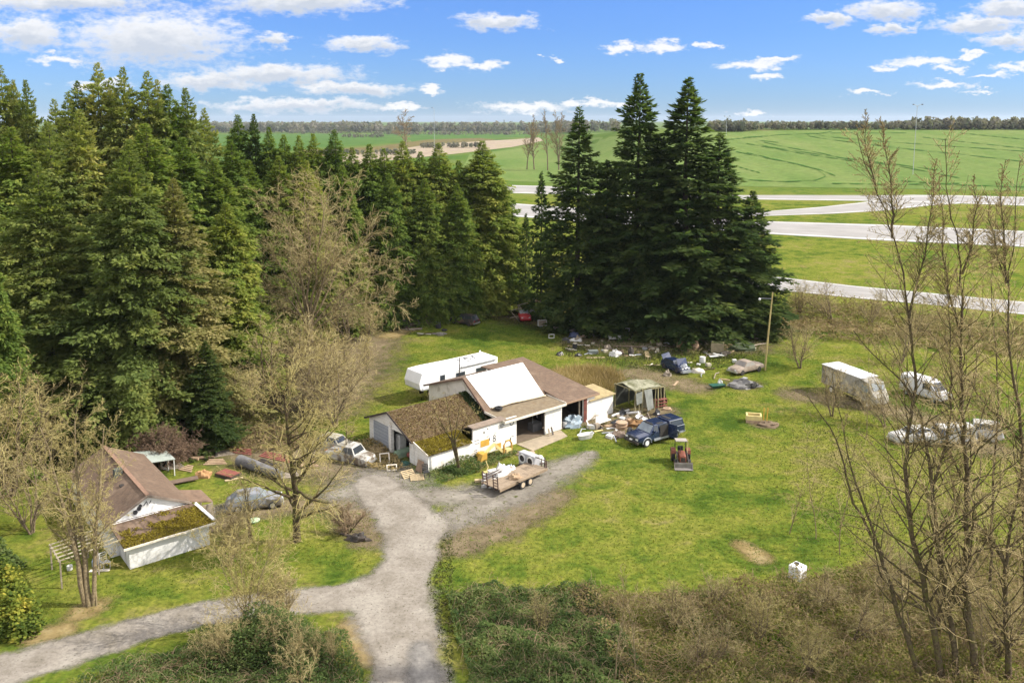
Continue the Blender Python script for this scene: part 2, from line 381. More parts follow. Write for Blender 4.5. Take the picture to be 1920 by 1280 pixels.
def sheet(name, strokes, z, mat, cell=0.5):
    """strokes: list of ([(u,v)...], [half-width in m ...])"""
    P = [([G(*p) for p in s[0]], s[1]) for s in strokes]
    allp = [(p, w_) for s in P for p, w_ in zip(*s)]; mw = max(w_ for _, w_ in allp)*1.6+1
    x0 = min(p.x for p, _ in allp)-mw; x1 = max(p.x for p, _ in allp)+mw; y0 = min(p.y for p, _ in allp)-mw; y1 = max(p.y for p, _ in allp)+mw
    xs = np.arange(x0, x1, cell); ys = np.arange(max(y0, 25), y1, cell); X, Y = np.meshgrid(xs, ys)
    D = np.full(X.shape, 1e9)
    for pts, ws in P: D = np.minimum(D, segdist(X, Y, pts, ws))
    id_ = np.arange(X.size).reshape(X.shape); q = np.stack([id_[:-1, :-1], id_[:-1, 1:], id_[1:, 1:], id_[1:, :-1]], -1).reshape(-1, 4)
    keep = D.ravel()[q].min(1) < 2.6; q = q[keep]; used, inv = np.unique(q, return_inverse=True)
    V = np.stack([X.ravel(), Y.ravel(), np.full(X.size, z)], -1)[used]
    o = mesh_np(name, V, [inv.reshape(-1, 4)], mat); a = o.data.attributes.new('edge', 'FLOAT', 'POINT')
    a.data.foreach_set('value', D.ravel()[used].astype(np.float32)); return tag(o, kind='structure')
GRAV = sheetmat('gravel', [(0.3, (0.159, 0.139, 0.110)), (0.5, (0.228, 0.202, 0.169)), (0.65, (0.277, 0.251, 0.211)), (0.8, (0.224, 0.202, 0.173))], 0.4, 0.55, 3.5, 0.35, ((0.112, 0.099, 0.076), 6.0), 1.1)
GRAVD = sheetmat('grey_gravel', [(0.3, (0.126, 0.111, 0.089)), (0.5, (0.205, 0.183, 0.151)), (0.7, (0.260, 0.235, 0.195))], 0.55, 1.7, 3.0, 0.4, ((0.084, 0.089, 0.035), 2.0), 2.9)
DIRT = sheetmat('dirt', [(0.3, (0.097, 0.075, 0.044)), (0.5, (0.158, 0.123, 0.075)), (0.7, (0.220, 0.172, 0.106))], 0.6, 1.6, 2.6, 0.5, ((0.092, 0.106, 0.026), 1.2), 2.6)
STRAW = sheetmat('straw', [(0.3, (0.152, 0.112, 0.048)), (0.5, (0.224, 0.168, 0.076)), (0.7, (0.288, 0.232, 0.120))], 0.9, 1.3, 4.0, 0.6, ((0.096, 0.104, 0.032), 1.6), 2.2)
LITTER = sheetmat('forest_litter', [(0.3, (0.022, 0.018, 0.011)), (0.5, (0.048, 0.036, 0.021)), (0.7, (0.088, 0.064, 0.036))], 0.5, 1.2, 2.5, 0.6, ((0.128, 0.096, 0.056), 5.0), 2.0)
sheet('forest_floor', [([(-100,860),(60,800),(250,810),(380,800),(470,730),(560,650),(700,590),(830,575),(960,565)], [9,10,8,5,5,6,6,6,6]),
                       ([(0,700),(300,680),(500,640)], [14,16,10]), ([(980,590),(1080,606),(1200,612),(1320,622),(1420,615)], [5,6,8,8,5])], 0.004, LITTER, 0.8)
sheet('dirt_patch', [([(700,640),(660,700),(600,760)], [3.5,4,4]), ([(520,850),(600,870),(660,880),(700,885)], [4,3.5,3,2.5]), ([(330,830),(420,840),(500,850)], [1.6,2,2]),
                     ([(1090,640),(1180,650),(1300,640),(1400,650)], [2.5,4,4.5,3]), ([(1195,700),(1250,715),(1300,725)], [2.5,2.5,2]), ([(1100,790),(1160,800),(1180,780),(1240,770)], [1.2,1.8,2.2,1.6]),
                     ([(880,990),(960,960),(1040,930)], [2.6,2.4,1.4]), ([(690,1010),(650,940)], [1.3,2.2]), ([(400,985),(470,960),(560,945)], [1.2,1.2,1.6]),
                     ([(1430,795)], [1.1]), ([(850,1030),(920,1000),(1000,960)], [1.2,1.6,1.0]), ([(1500,740),(1640,760),(1780,800),(1850,840)], [2,2,2,2]), ([(1395,720)], [1.6])], 0.008, DIRT, 0.5)
sheet('straw_patch', [([(1390,1022),(1425,1045)], [0.7,0.8]), ([(1040,700),(1100,715),(1150,710)], [1.6,2,1.2]), ([(730,630),(780,612)], [1.5,1]), ([(150,1150),(185,1135)], [0.9,0.7]),
                      ([(660,1170),(690,1240)], [0.7,0.6]), ([(60,1195),(120,1180)], [0.8,0.8]),
                      ([(1440,590),(1500,605),(1580,612),(1700,620)], [3,4,3,3]), ([(340,1240),(260,1265)], [0.7,0.7])], 0.012, STRAW, 0.4)
sheet('gravel_yard', [([(820,985),(900,952),(960,922),(1020,892),(1080,866),(1110,848)], [1.4,1.8,2.0,1.8,1.3,0.5]), ([(720,900),(690,915),(640,925)], [3.2,2.4,1.4]), ([(745,930),(850,930),(930,925)], [1.4,1.6,1.8]), ([(395,960),(440,950)], [0.8,0.7])], 0.016, GRAVD, 0.4)
sheet('driveway', [([(700,905),(745,950),(775,1000),(770,1050),(745,1090),(735,1140),(755,1200),(775,1290),(790,1340)], [1.7,2.2,2.1,1.8,1.9,2.6,2.1,1.85,1.8]),
                   ([(790,990),(760,960)], [2.2,2.2]), ([(720,1100),(640,1120),(560,1128),(470,1135),(380,1150),(270,1178),(150,1215),(0,1258),(-120,1290)], [1.7,1.5,1.45,1.35,1.3,1.35,1.5,1.6,1.7]),
                   ([(690,1110),(720,1170)], [1.4,1.4])], 0.020, GRAV, 0.35)
# wheel-worn dark asphalt patch at the bottom of the drive
ASPH = sheetmat('worn_asphalt', [(0.3, (0.130, 0.125, 0.115)), (0.5, (0.200, 0.185, 0.165)), (0.7, (0.270, 0.250, 0.220))], 0.7, 1.4, 3.5, 0.3, None, 1.8)
sheet('asphalt_patch', [([(790,1215),(800,1300)], [0.6,1.0])], 0.024, ASPH, 0.3)
# ---- highway ramps: concrete ribbons given by far and near edges
def roadmat():
    m, t, o = newmat('pale_concrete_road'); L = t.links.new
    pos = N(t, 'ShaderNodeNewGeometry').outputs['Position']
    c = ramp(t, noise(t, pos, 0.12, 6, 0.6), [(0.3, (0.190, 0.177, 0.160)), (0.55, (0.243, 0.228, 0.209)), (0.75, (0.274, 0.258, 0.239))])
    b = N(t, 'ShaderNodeBsdfPrincipled'); L(c, b.inputs['Base Color']); b.inputs['Roughness'].default_value = 0.8; L(b.outputs[0], o.inputs[0]); return m
MROAD = roadmat(); MWEAR = pm('worn_road_lane', (0.25, 0.235, 0.215), (0.21, 0.197, 0.18), 0.1, rough=0.85); MLINE = pm('road_paint_white', (0.75, 0.74, 0.70), rough=0.7); MLINEY = pm('road_paint_yellow', (0.6, 0.42, 0.05), rough=0.7)
def resample(px, n):
    px = np.array(px, float); s = np.concatenate([[0], np.cumsum(np.hypot(*np.diff(px, axis=0).T))]); k = np.linspace(0, s[-1], n)
    return np.stack([np.interp(k, s, px[:, 0]), np.interp(k, s, px[:, 1])], -1)
def ribbon(name, far, near, z, mat, n=60, a=0.0, b=1.0, kind='structure'):
    A = [G(*p) for p in resample(far, n)]; B = [G(*p) for p in resample(near, n)]
    V = []; 
    for p, q in zip(A, B):
        for k in (a, b): r = p.lerp(q, k); V.append((r.x, r.y, z))
    F = [(2*i, 2*i+1, 2*i+3, 2*i+2) for i in range(n-1)]
    return tag(mesh_np(name, V, [np.array(F)], mat), kind=kind)
roads = [([(700,352),(950,347),(1100,351),(1400,361),(1640,364),(1780,366),(2100,374)], [(700,372),(950,362),(1100,366),(1400,374),(1640,377),(1780,381),(2100,392)]),
         ([(1100,402),(1440,396),(1540,388),(1620,379),(1690,368),(1760,366)], [(1100,412),(1440,405),(1560,401),(1660,395),(1740,386),(1800,382)]),
         ([(700,372),(960,381),(1100,391),(1440,415),(1650,421),(1920,433),(2150,446)], [(700,398),(960,406),(1100,416),(1440,439),(1650,451),(1920,463),(2150,478)]),
         ([(1150,495),(1300,503),(1465,520),(1600,536),(1760,551),(1920,566),(2150,590)], [(1150,513),(1300,524),(1465,545),(1600,559),(1760,573),(1920,590),(2150,616)])]
for i, (f_, n_) in enumerate(roads):
    ribbon('highway', f_, n_, 0.03+0.004*i, MROAD)
    for a_ in (0.28, 0.62): ribbon('tyre_wear', f_, n_, 0.04+0.004*i, MWEAR, a=a_, b=a_+0.11)
    ribbon('road_marking', f_, n_, 0.05+0.004*i, MLINE, a=0.06, b=0.085); ribbon('road_marking', f_, n_, 0.05+0.004*i, MLINE, a=0.92, b=0.945)
# ---- crop field on the rise with wheel tracks, bare strip, far fields
def fieldmat(name, stops, sx=0.02, sy=0.006, fine=0.25):
    m, t, o = newmat(name); L = t.links.new
    pos = N(t, 'ShaderNodeNewGeometry').outputs['Position']
    v = N(t, 'ShaderNodeVectorMath', operation='MULTIPLY'); L(pos, v.inputs[0]); v.inputs[1].default_value = (sx, sy, 0)
    c = ramp(t, noise(t, v.outputs[0], 1.5, 6, 0.65, 0.4), stops)
    c = mixc(t, 1.0, c, ramp(t, noise(t, pos, fine, 5, 0.75), [(0.25, (0.72, 0.72, 0.72)), (0.75, (1.25, 1.25, 1.2))]), 'MULTIPLY')
    b = N(t, 'ShaderNodeBsdfDiffuse'); L(c, b.inputs[0]); L(b.outputs[0], o.inputs[0]); return m
CROP = fieldmat('young_crop', [(0.3, (0.084, 0.136, 0.036)), (0.5, (0.112, 0.156, 0.046)), (0.7, (0.136, 0.168, 0.056))])
TRACK = fieldmat('crushed_crop', [(0.3, (0.035, 0.090, 0.019)), (0.7, (0.055, 0.122, 0.026))])
BARE = fieldmat('bare_soil', [(0.3, (0.208, 0.164, 0.124)), (0.5, (0.288, 0.232, 0.180)), (0.7, (0.240, 0.216, 0.120))], 0.03, 0.02)
FARG = fieldmat('far_meadow', [(0.3, (0.044, 0.096, 0.022)), (0.6, (0.068, 0.124, 0.028))])
FART = fieldmat('far_stubble', [(0.3, (0.160, 0.132, 0.088)), (0.6, (0.216, 0.176, 0.128))])
ROUGH = fieldmat('rough_grass', [(0.3, (0.080, 0.084, 0.024)), (0.5, (0.136, 0.112, 0.048)), (0.7, (0.072, 0.048, 0.032))], 0.05, 0.02)
def field(name, poly, dz, mat, n=70, m=26):
    """patch of ground following the terrain: far edge px list, near edge px list"""
    A = [GT(*p) for p in resample(poly[0], n)]; B = [GT(*p) for p in resample(poly[1], n)]
    V = []
    for p, q in zip(A, B):
        for k in range(m):
            r = q.lerp(p, k/(m-1)); V.append((r.x, r.y, float(terr(r.x, r.y))+dz))
    id_ = np.arange(n*m).reshape(n, m); F = np.stack([id_[:-1, :-1], id_[1:, :-1], id_[1:, 1:], id_[:-1, 1:]], -1).reshape(-1, 4)
    return tag(mesh_np(name, V, [F], mat, smooth=True), kind='structure')
field('crop_field', ([(1060,262),(1220,252),(1400,246),(1600,244),(1920,242),(2300,240)], [(980,338),(1180,343),(1400,350),(1600,353),(1920,358),(2300,362)]), 0.10, CROP, 90, 60)
field('green_field', ([(880,290),(1000,274),(1100,262)], [(860,330),(960,340),(1100,345)]), 0.08, CROP, 30, 30)
field('bare_field', ([(640,292),(760,277),(860,266),(960,262),(1010,258)], [(640,312),(740,300),(860,288),(960,276),(1020,264)]), 0.12, BARE, 40, 20)
field('rough_strip', ([(560,282),(700,276),(800,262),(900,259)], [(560,296),(690,288),(800,272),(930,263)]), 0.14, ROUGH, 30, 12)
field('far_meadow', ([(380,253),(600,251),(800,251),(1000,252)], [(380,285),(600,277),(800,264),(1000,257)]), 0.06, FARG, 40, 20)
field('far_stubble', ([(430,240),(640,240)], [(430,247),(640,247)]), 0.5, FART, 20, 10)
tracks = [[(1345,265),(1400,258),(1470,253),(1560,250),(1700,250)], [(1372,262),(1440,256)],
          [(1460,268),(1425,264),(1415,268),(1440,276),(1500,285),(1560,294),(1600,300),(1700,315),(1800,335)], [(1432,267),(1470,276),(1530,286),(1580,297),(1680,309),(1760,320)],
          [(1520,250),(1513,255),(1540,260),(1600,268),(1700,280),(1800,290),(1930,305)], [(1560,247),(1530,252),(1550,257),(1640,265),(1740,272),(1930,285)],
          [(1380,285),(1430,296),(1490,307),(1530,318),(1550,331),(1530,339),(1470,342),(1400,338),(1350,333)], [(1400,287),(1470,303),(1540,320),(1567,331)],
          [(1355,305),(1400,318),(1425,325)], [(1400,270),(1500,288),(1600,303)], [(1730,258),(1820,268),(1930,280)], [(1800,250),(1930,263)], [(1690,340),(1800,348),(1930,352)], [(1560,345),(1680,347),(1800,345)]]
def track(px, wpx=1.5):
    q = resample(px, 60); V = []
    tan = np.gradient(q, axis=0); nrm = np.stack([-tan[:, 1], tan[:, 0]], -1); nrm /= np.linalg.norm(nrm, axis=1)[:, None]+1e-9
    for i, (p, n) in enumerate(zip(q, nrm)):
        a = wpx*0.5*(0.7+0.5*sin(i*0.7)+0.3*sin(i*2.3))*(0.5+0.5*(p[1]-240)/110)
        for s in (-1, 1): g = GT(p[0]+n[0]*a*s, max(p[1]+n[1]*a*s, 244.5)); V.append((g.x, g.y, g.z+0.35))
    return np.array(V), np.array([(2*i, 2*i+1, 2*i+3, 2*i+2) for i in range(len(q)-1)])
tv, tf, k0 = [], [], 0
for tr_ in tracks: a_, b_ = track(tr_); tv.append(a_); tf.append(b_+k0); k0 += len(a_)
tag(mesh_np('wheel_tracks', np.concatenate(tv), [np.concatenate(tf)], TRACK), kind='structure')
# ================================================================ TREES
WFIR = leafmat('wood_fir_needles', [(0.15, (0.082, 0.116, 0.035)), (0.45, (0.162, 0.196, 0.055)), (0.7, (0.256, 0.263, 0.074)), (0.95, (0.394, 0.347, 0.110))], 0.42, 0.3)
FIR = leafmat('fir_needles', [(0.15, (0.026, 0.048, 0.020)), (0.45, (0.055, 0.088, 0.030)), (0.7, (0.095, 0.125, 0.038)), (0.95, (0.155, 0.175, 0.055))], 0.56, 0.22)
CEDAR = leafmat('cedar_sprays', [(0.15, (0.060, 0.101, 0.027)), (0.45, (0.133, 0.188, 0.040)), (0.7, (0.220, 0.251, 0.054)), (0.95, (0.352, 0.335, 0.080))], 0.42, 0.3)
OLIVE = leafmat('browning_fir_needles', [(0.15, (0.083, 0.093, 0.036)), (0.45, (0.158, 0.159, 0.056)), (0.7, (0.247, 0.224, 0.084)), (0.95, (0.344, 0.284, 0.128))], 0.38, 0.2)
BARK = pm('dark_bark', (0.075, 0.058, 0.042), (0.035, 0.028, 0.022), 1.5, 0.9, 0.6)
def conifer_np(seed, H, R, nbr, sp, powr, droop, lift, kind, base=0.03, wsp=0.22, dens=0.72, fan=0.22, cone=1.4):
    """boughs as flat drooping fans made of many small needle sprays"""
    rng = np.random.default_rng(seed)
    i = np.arange(nbr); t = np.clip(base + (1-base)*(1-(1-(i+rng.random(nbr))/nbr)**0.86), base, 0.995)
    az = i*2.399963 + rng.normal(0, 0.4, nbr); ph = rng.uniform(0, 6.28, 6)
    lump = 1 + 0.14*np.sin(2*az+9*t+ph[0]) + 0.12*np.sin(3*az-16*t+ph[1]) + 0.10*np.sin(az+31*t+ph[2])
    L = R*np.minimum((1-t)**powr, cone*(1-t)+0.004)*rng.uniform(0.5, 1.25, nbr)*lump + 0.003*H*rng.uniform(0.4, 1, nbr)
    up = np.minimum(lift*(t-0.35), 0.34+0.2*(t > 0.96)) + rng.normal(0, 0.17, nbr); brv = rng.random(nbr); Vs, A = [], []
    for b in range(nbr):
        l = L[b]; n = max(20, int(dens*26*l/sp*0.5)); s = np.sqrt(rng.uniform(0.02, 1.0, n)); s[:6] = np.linspace(0.6, 1, 6)
        fw = fan*l*np.clip(1.08-s, 0.05, 1)*np.clip(s*3, 0, 1)+0.10*np.clip(5*(1-t[b]), .2, 1); la = rng.uniform(-1, 1, n)*fw; d = np.array([cos(az[b]), sin(az[b])]); e = np.array([-d[1], d[0]])
        x = l*s; z = t[b]*H + x*up[b] - droop*l*s*s + (0.12*l*np.maximum(s-0.7, 0) if kind == 'fir' else -0.06*l*s**3) - 0.25*np.abs(la) - rng.random(n)**2*(0.35 if kind == 'fir' else 0.6)*min(1, l/3)
        p0 = np.stack([d[0]*x+e[0]*la, d[1]*x+e[1]*la, z], -1) + rng.normal(0, 0.05, (n, 3))
        a = az[b] + np.sign(la)*rng.uniform(0.1, 1.0, n) + rng.normal(0, 0.35, n); ln = sp*rng.uniform(0.6, 1.5, n)*np.clip(0.38+4.5*(1-t[b]), 0.38, 1)
        dz = rng.normal(-0.25 if kind == 'fir' else -0.6, 0.30, n) + (0.9*t[b]-0.1 if t[b] > 0.82 else 0) + 0.5*(rng.random(n) < 0.12)
        dv_ = np.stack([np.cos(a), np.sin(a), dz], -1); dv_ /= np.linalg.norm(dv_, axis=1)[:, None]
        wv = np.cross(dv_, np.stack([rng.normal(0, 0.5, n), rng.normal(0, 0.5, n), np.ones(n)], -1)); wv /= np.linalg.norm(wv, axis=1)[:, None]
        w_ = (wsp*ln*rng.uniform(0.7, 1.3, n))[:, None]; mid = p0+dv_*(ln*0.45)[:, None]
        Vs.append(np.stack([p0, mid+wv*w_, p0+dv_*ln[:, None], mid-wv*w_], 1)); A.append(np.clip(0.5*brv[b]+0.5*rng.random(n), 0, 1))
    V = np.concatenate(Vs); A = np.concatenate(A)
    return V.reshape(-1, 3), np.arange(len(V)*4).reshape(-1, 4), A
def trunk_mb(H, r, lean=0.0, seed=0):
    rnd = random.Random(seed); m = MB()
    pts = [(lean*H*k*k*0.2+rnd.uniform(-.1, .1)*(k > 0), rnd.uniform(-.1, .1)*(k > 0), H*k*0.97-(0.3 if k == 0 else 0)) for k in (0, .05, .2, .4, .6, .8, 1)]
    return m.tube(pts, [r*1.35, r, r*.86, r*.66, r*.45, r*.24, .03], 8)
def conifer_proto(name, key, seed, H, R, mat, **k):
    V, F, A = conifer_np(seed, H, R, **k)
    me = mesh_np('crown', V, [F], mat, attr=A); tr = trunk_mb(H*1.01, H*0.0115, seed=seed).build('trunk', BARK, smooth=True)
    d = (me.data, tr.data, H, R); bpy.data.objects.remove(me); bpy.data.objects.remove(tr); return d
PROTO = {
 'fir1': conifer_proto('fir', 'fir1', 1, 30, 5.4, FIR, nbr=648, sp=0.51, powr=0.80, droop=0.16, lift=0.75, kind='fir'),
 'fir2': conifer_proto('fir', 'fir2', 2, 30, 5.4, FIR, nbr=540, sp=0.51, powr=0.72, droop=0.20, lift=0.8, kind='fir'),
 'fir3': conifer_proto('fir', 'fir3', 3, 30, 5.4, FIR, nbr=612, sp=0.51, powr=0.92, droop=0.12, lift=0.7, kind='fir'),
 'wfr1': conifer_proto('fir', 'wfr1', 11, 30, 5.4, WFIR, nbr=684, sp=0.48, powr=0.62, droop=0.18, lift=0.8, kind='fir', cone=2.3),
 'wfr2': conifer_proto('fir', 'wfr2', 12, 30, 5.4, WFIR, nbr=648, sp=0.48, powr=0.55, droop=0.22, lift=0.8, kind='fir', cone=2.5),
 'ced1': conifer_proto('cedar', 'ced1', 4, 27, 3.9, CEDAR, nbr=1008, sp=0.39, powr=0.50, droop=0.24, lift=0.9, kind='cedar', fan=0.32, dens=0.85, cone=2.4),
 'ced2': conifer_proto('cedar', 'ced2', 5, 27, 3.9, CEDAR, nbr=1008, sp=0.39, powr=0.62, droop=0.20, lift=1.0, kind='cedar', fan=0.32, dens=0.85, cone=2.4),
 'big1': conifer_proto('fir', 'big1', 6, 28, 7.2, WFIR, nbr=936, sp=0.39, powr=0.60, droop=0.26, lift=0.6, kind='fir', dens=0.8),
 'big2': conifer_proto('fir', 'big2', 7, 28, 7.2, WFIR, nbr=936, sp=0.39, powr=0.55, droop=0.24, lift=0.6, kind='fir', dens=0.8),
 'oli1': conifer_proto('fir', 'oli1', 8, 28, 6.2, OLIVE, nbr=828, sp=0.39, powr=0.58, droop=0.24, lift=0.6, kind='fir'),
 'thin': conifer_proto('fir', 'thin', 9, 18, 2.4, FIR, nbr=216, sp=0.46, powr=0.75, droop=0.15, lift=0.6, kind='fir'),
}
def conifer(kind, ub, vb, vt, hw, label, group, name='fir_tree', cat='tree', ut=None):
    b = G(ub, vb); H = hgt(ub, vt, b.y); me, tr, H0, R0 = PROTO[kind]
    R = hw*b.y/FPX/0.98
    rz = random.uniform(0, 6.28)
    t = thing(name, label, cat, b, rz, group, (R/R0, R/R0, H/H0))
    if ut is not None:
        lean = (at(ut, vt, b.y).x - b.x)/H; t.rotation_euler = (0, lean, 0)
    for nm, d in (('crown', me), ('trunk', tr)):
        o = bpy.data.objects.new(nm, d); COL.objects.link(o); o.parent = t
    return t
GF = 'tall conifers of the left wood'; GC = 'dense cedars in the row behind the lawn'; GM = 'tall firs right of the lawn gap'
# --- tall wood on the left, from the photo's left edge to the right
tall = [(-35,640,150,62,'wfr2'),(8,650,138,52,'wfr1'),(42,645,121,58,'wfr2'),(86,650,150,44,'wfr1'),(136,655,186,48,'wfr2'),(178,640,152,56,'wfr1'),(216,640,118,60,'wfr2'),
        (262,645,126,56,'wfr1'),(304,640,134,58,'wfr2'),(340,635,158,54,'ced1'),(371,630,165,54,'wfr1'),(402,615,203,46,'wfr2'),(238,638,146,52,'wfr1'),(322,636,150,50,'wfr2'),(160,648,172,52,'wfr2'),(64,648,150,46,'wfr1')]
nth = ['leftmost','second','third','fourth','fifth','sixth','seventh','eighth','ninth','tenth','eleventh','twelfth','thirteenth','fourteenth','fifteenth','sixteenth','seventeenth','eighteenth']
for i, (u, vb, vt, hw, k) in enumerate(tall):
    conifer(k, u, vb, vt, hw*1.3, (f'tall dark fir against the sky, {nth[i]} of the skyline group from the left' if i < 12 else 'tall fir filling the skyline gap ' + ['just right of the wood\'s highest peak', 'right of the wood\'s middle tops', 'left of the wood\'s highest peak', 'between the third and fourth skyline firs'][i-12]) if i else 'tall dark fir against the sky at the left edge of the wood', GF)
mid = [(-10,770,255,80,'wfr1','shorter mid-green fir at the left edge, below the skyline firs'),(62,760,238,84,'ced2','bushy green cedar below the second skyline firs, left part of the wood'),
       (128,745,228,80,'wfr2','dark fir filling the dip in the wood skyline near the left'),(300,720,232,80,'ced1','yellow-green cedar below the highest point of the wood skyline'),
       (365,700,258,74,'ced2','broad green cedar where the wood skyline drops to the right'),(185,730,205,76,'wfr1','dark fir directly behind the huge spreading fir on the left'),
       (420,690,300,66,'ced1','yellow-green cedar left of the big bare tree crown'),(450,650,262,54,'ced2','mid-height cedar at the right foot of the tall wood')]
for (u, vb, vt, hw, k, lb) in mid: conifer(k, u, vb, vt, hw*1.25, lb, GF, 'cedar_tree' if k[0] == 'c' else 'fir_tree')
# --- huge near firs behind the small house
conifer('big1', 262, 818, 262, 165, 'huge dark spreading fir with drooping boughs behind the small house', GF, ut=240)
conifer('big2', 110, 820, 305, 165, 'huge deep-green fir left of the spreading fir behind the small house', GF)
conifer('oli1', 350, 800, 335, 128, 'large brownish-green fir between the spreading fir and the bare tree', GF)
conifer('ced1', 440, 745, 380, 78, 'yellow-green cedar just left of the big bare tree trunk', GF, 'cedar_tree')
conifer('ced2', 8, 900, 470, 74, 'yellow-green cedar at the left edge above the tan twiggy thicket', GF, 'cedar_tree')
conifer('ced1', -52, 930, 430, 70, 'cedar cut by the left edge above the tan twiggy thicket', GF, 'cedar_tree')
conifer('big2', 205, 832, 610, 58, 'small dark young fir just behind the ridge of the small house', GF)
conifer('fir3', 395, 835, 640, 66, 'small dark young fir left of the fallen log heap', GF)
# --- cedar row
row = [(462,600,215,44,'ced2'),(491,600,214,42,'fir3'),(518,602,238,36,'ced1'),(545,604,252,38,'ced2'),(572,604,254,36,'ced1'),(598,602,250,36,'ced2'),(637,600,243,40,'ced1'),(668,596,276,38,'ced2'),
       (700,592,270,42,'ced1'),(726,590,278,38,'ced2'),(760,586,264,42,'ced1'),(792,584,284,40,'ced2'),(826,582,268,46,'ced1'),(862,580,300,40,'ced2'),(906,577,264,56,'ced1'),(942,572,335,34,'ced2')]
for i, (u, vb, vt, hw, k) in enumerate(row):
    conifer(k, u, vb, vt, hw*1.35, f'dense green cedar, {nth[i].replace("leftmost","first")} from the left in the row behind the lawn', GC, 'cedar_tree')
row2 = [(480,640,300,56,'ced1'),(535,635,292,54,'ced2'),(585,630,300,50,'ced1'),(650,618,310,48,'ced2'),(735,608,325,44,'ced1'),(800,602,335,44,'ced2'),(860,596,345,42,'ced1')]
for i, (u, vb, vt, hw, k) in enumerate(row2):
    conifer(k, u, vb, vt, hw*1.15, f'lower yellow-green cedar, {nth[i].replace("leftmost","first")} from the left in front of the tall row', GC, 'cedar_tree')
# --- firs right of centre
conifer('fir2', 1082, 612, 201, 98, 'tall fir with open crown, left of the two tallest firs', GM)
conifer('fir1', 1190, 614, 138, 112, 'tallest fir, left one of the twin peaks right of centre', GM)
conifer('fir3', 1278, 624, 145, 140, 'tall broad fir, right one of the twin peaks right of centre', GM)
conifer('fir2', 1338, 622, 250, 122, 'shoulder-high fir leaning on the right flank of the twin-peak firs', GM)
conifer('fir1', 1402, 618, 358, 84, 'low bushy fir at the right end of the fir clump', GM)
conifer('fir1', 1232, 618, 250, 90, 'fir filling the gap between the twin-peak firs', GM)
conifer('fir3', 1135, 612, 300, 80, 'lower fir standing between the open-crowned fir and the twin peaks', GM)
conifer('thin', 1014, 598, 322, 30, 'thin sparse young fir at the left end of the fir clump', GM)
conifer('thin', 986, 585, 400, 24, 'small sparse fir beside the cedar row end at the lawn gap', GM)
# ---------------------------------------------------------------- bare trees
def tubes_np(paths, sides=3):
    Vs, Fs, b = [], [], 0
    for pts, rs in paths:
        n = len(pts); P = np.asarray(pts, float); d = np.gradient(P, axis=0); d /= np.linalg.norm(d, axis=1)[:, None]+1e-9
        ref = np.array([0, 0, 1.]) if abs(d[0, 2]) < 0.9 else np.array([1., 0, 0])
        a = np.cross(d, ref); a /= np.linalg.norm(a, axis=1)[:, None]+1e-9; c = np.cross(d, a); k = sides if rs[0] < 0.06 else 6
        an = np.arange(k)*2*pi/k
        R = P[:, None, :] + (a[:, None, :]*np.cos(an)[None, :, None] + c[:, None, :]*np.sin(an)[None, :, None])*np.asarray(rs)[:, None, None]
        Vs.append(R.reshape(-1, 3)); i = np.arange(n-1)[:, None]*k; j = np.arange(k)[None, :]; j2 = (j+1) % k
        Fs.append((np.stack([i+j, i+j2, i+k+j2, i+k+j], -1)).reshape(-1, 4)+b); b += n*k
    return np.concatenate(Vs), np.concatenate(Fs)
def grow(rnd, p, d, L, r, lev, out, spec, maxlev):
    n = max(3, int(L/spec['seg'])+2) if lev < maxlev else 3
    P = Vector(p); D = Vector(d).normalized(); pts, rs = [tuple(P)], [r]; tip = spec['tip']
    wig = spec['wig'][min(lev, len(spec['wig'])-1)]; upb = spec['up'][min(lev, len(spec['up'])-1)]
    for i in range(1, n):
        D = (D + Vector((rnd.gauss(0, wig), rnd.gauss(0, wig), rnd.gauss(0, wig)+upb))).normalized(); P = P + D*(L/(n-1))
        pts.append(tuple(P)); rs.append(max(r*(1-0.85*i/(n-1)), tip))
    out[min(lev, 9)].append((pts, rs))
    if lev >= maxlev: return
    branch(rnd, pts, rs, L, lev, out, spec, maxlev)
def branch(rnd, pts, rs, L, lev, out, spec, maxlev, f0=None):
    c = spec['n'][min(lev, len(spec['n'])-1)]; nb = max(1, int(c*rnd.uniform(0.8, 1.2))); f0 = spec['f0'][min(lev, len(spec['f0'])-1)] if f0 is None else f0
    for k in range(nb):
        f = f0 + (1-f0)*((k+rnd.random())/nb); x = f*(len(pts)-1); i = min(int(x), len(pts)-2); q = Vector(pts[i]).lerp(Vector(pts[i+1]), x-i)
        ax = (Vector(pts[i+1])-Vector(pts[i])).normalized(); perp = Vector((rnd.gauss(0, 1), rnd.gauss(0, 1), rnd.gauss(0, 1))); perp = (perp - ax*perp.dot(ax)).normalized()
        an = spec['ang'][min(lev, len(spec['ang'])-1)]*rnd.uniform(0.7, 1.3); dd = ax*cos(an)+perp*sin(an)
        ratio = spec['ratio'][min(lev, len(spec['ratio'])-1)]; l = L*ratio*rnd.uniform(0.6, 1.15)*(1-spec.get('taper', 0.45)*f)
        rr = max((rs[i]+(rs[i+1]-rs[i])*(x-i))*spec.get('rr', 0.55), spec['tip'])
        grow(rnd, q, dd, l, rr, lev+1, out, spec, maxlev)
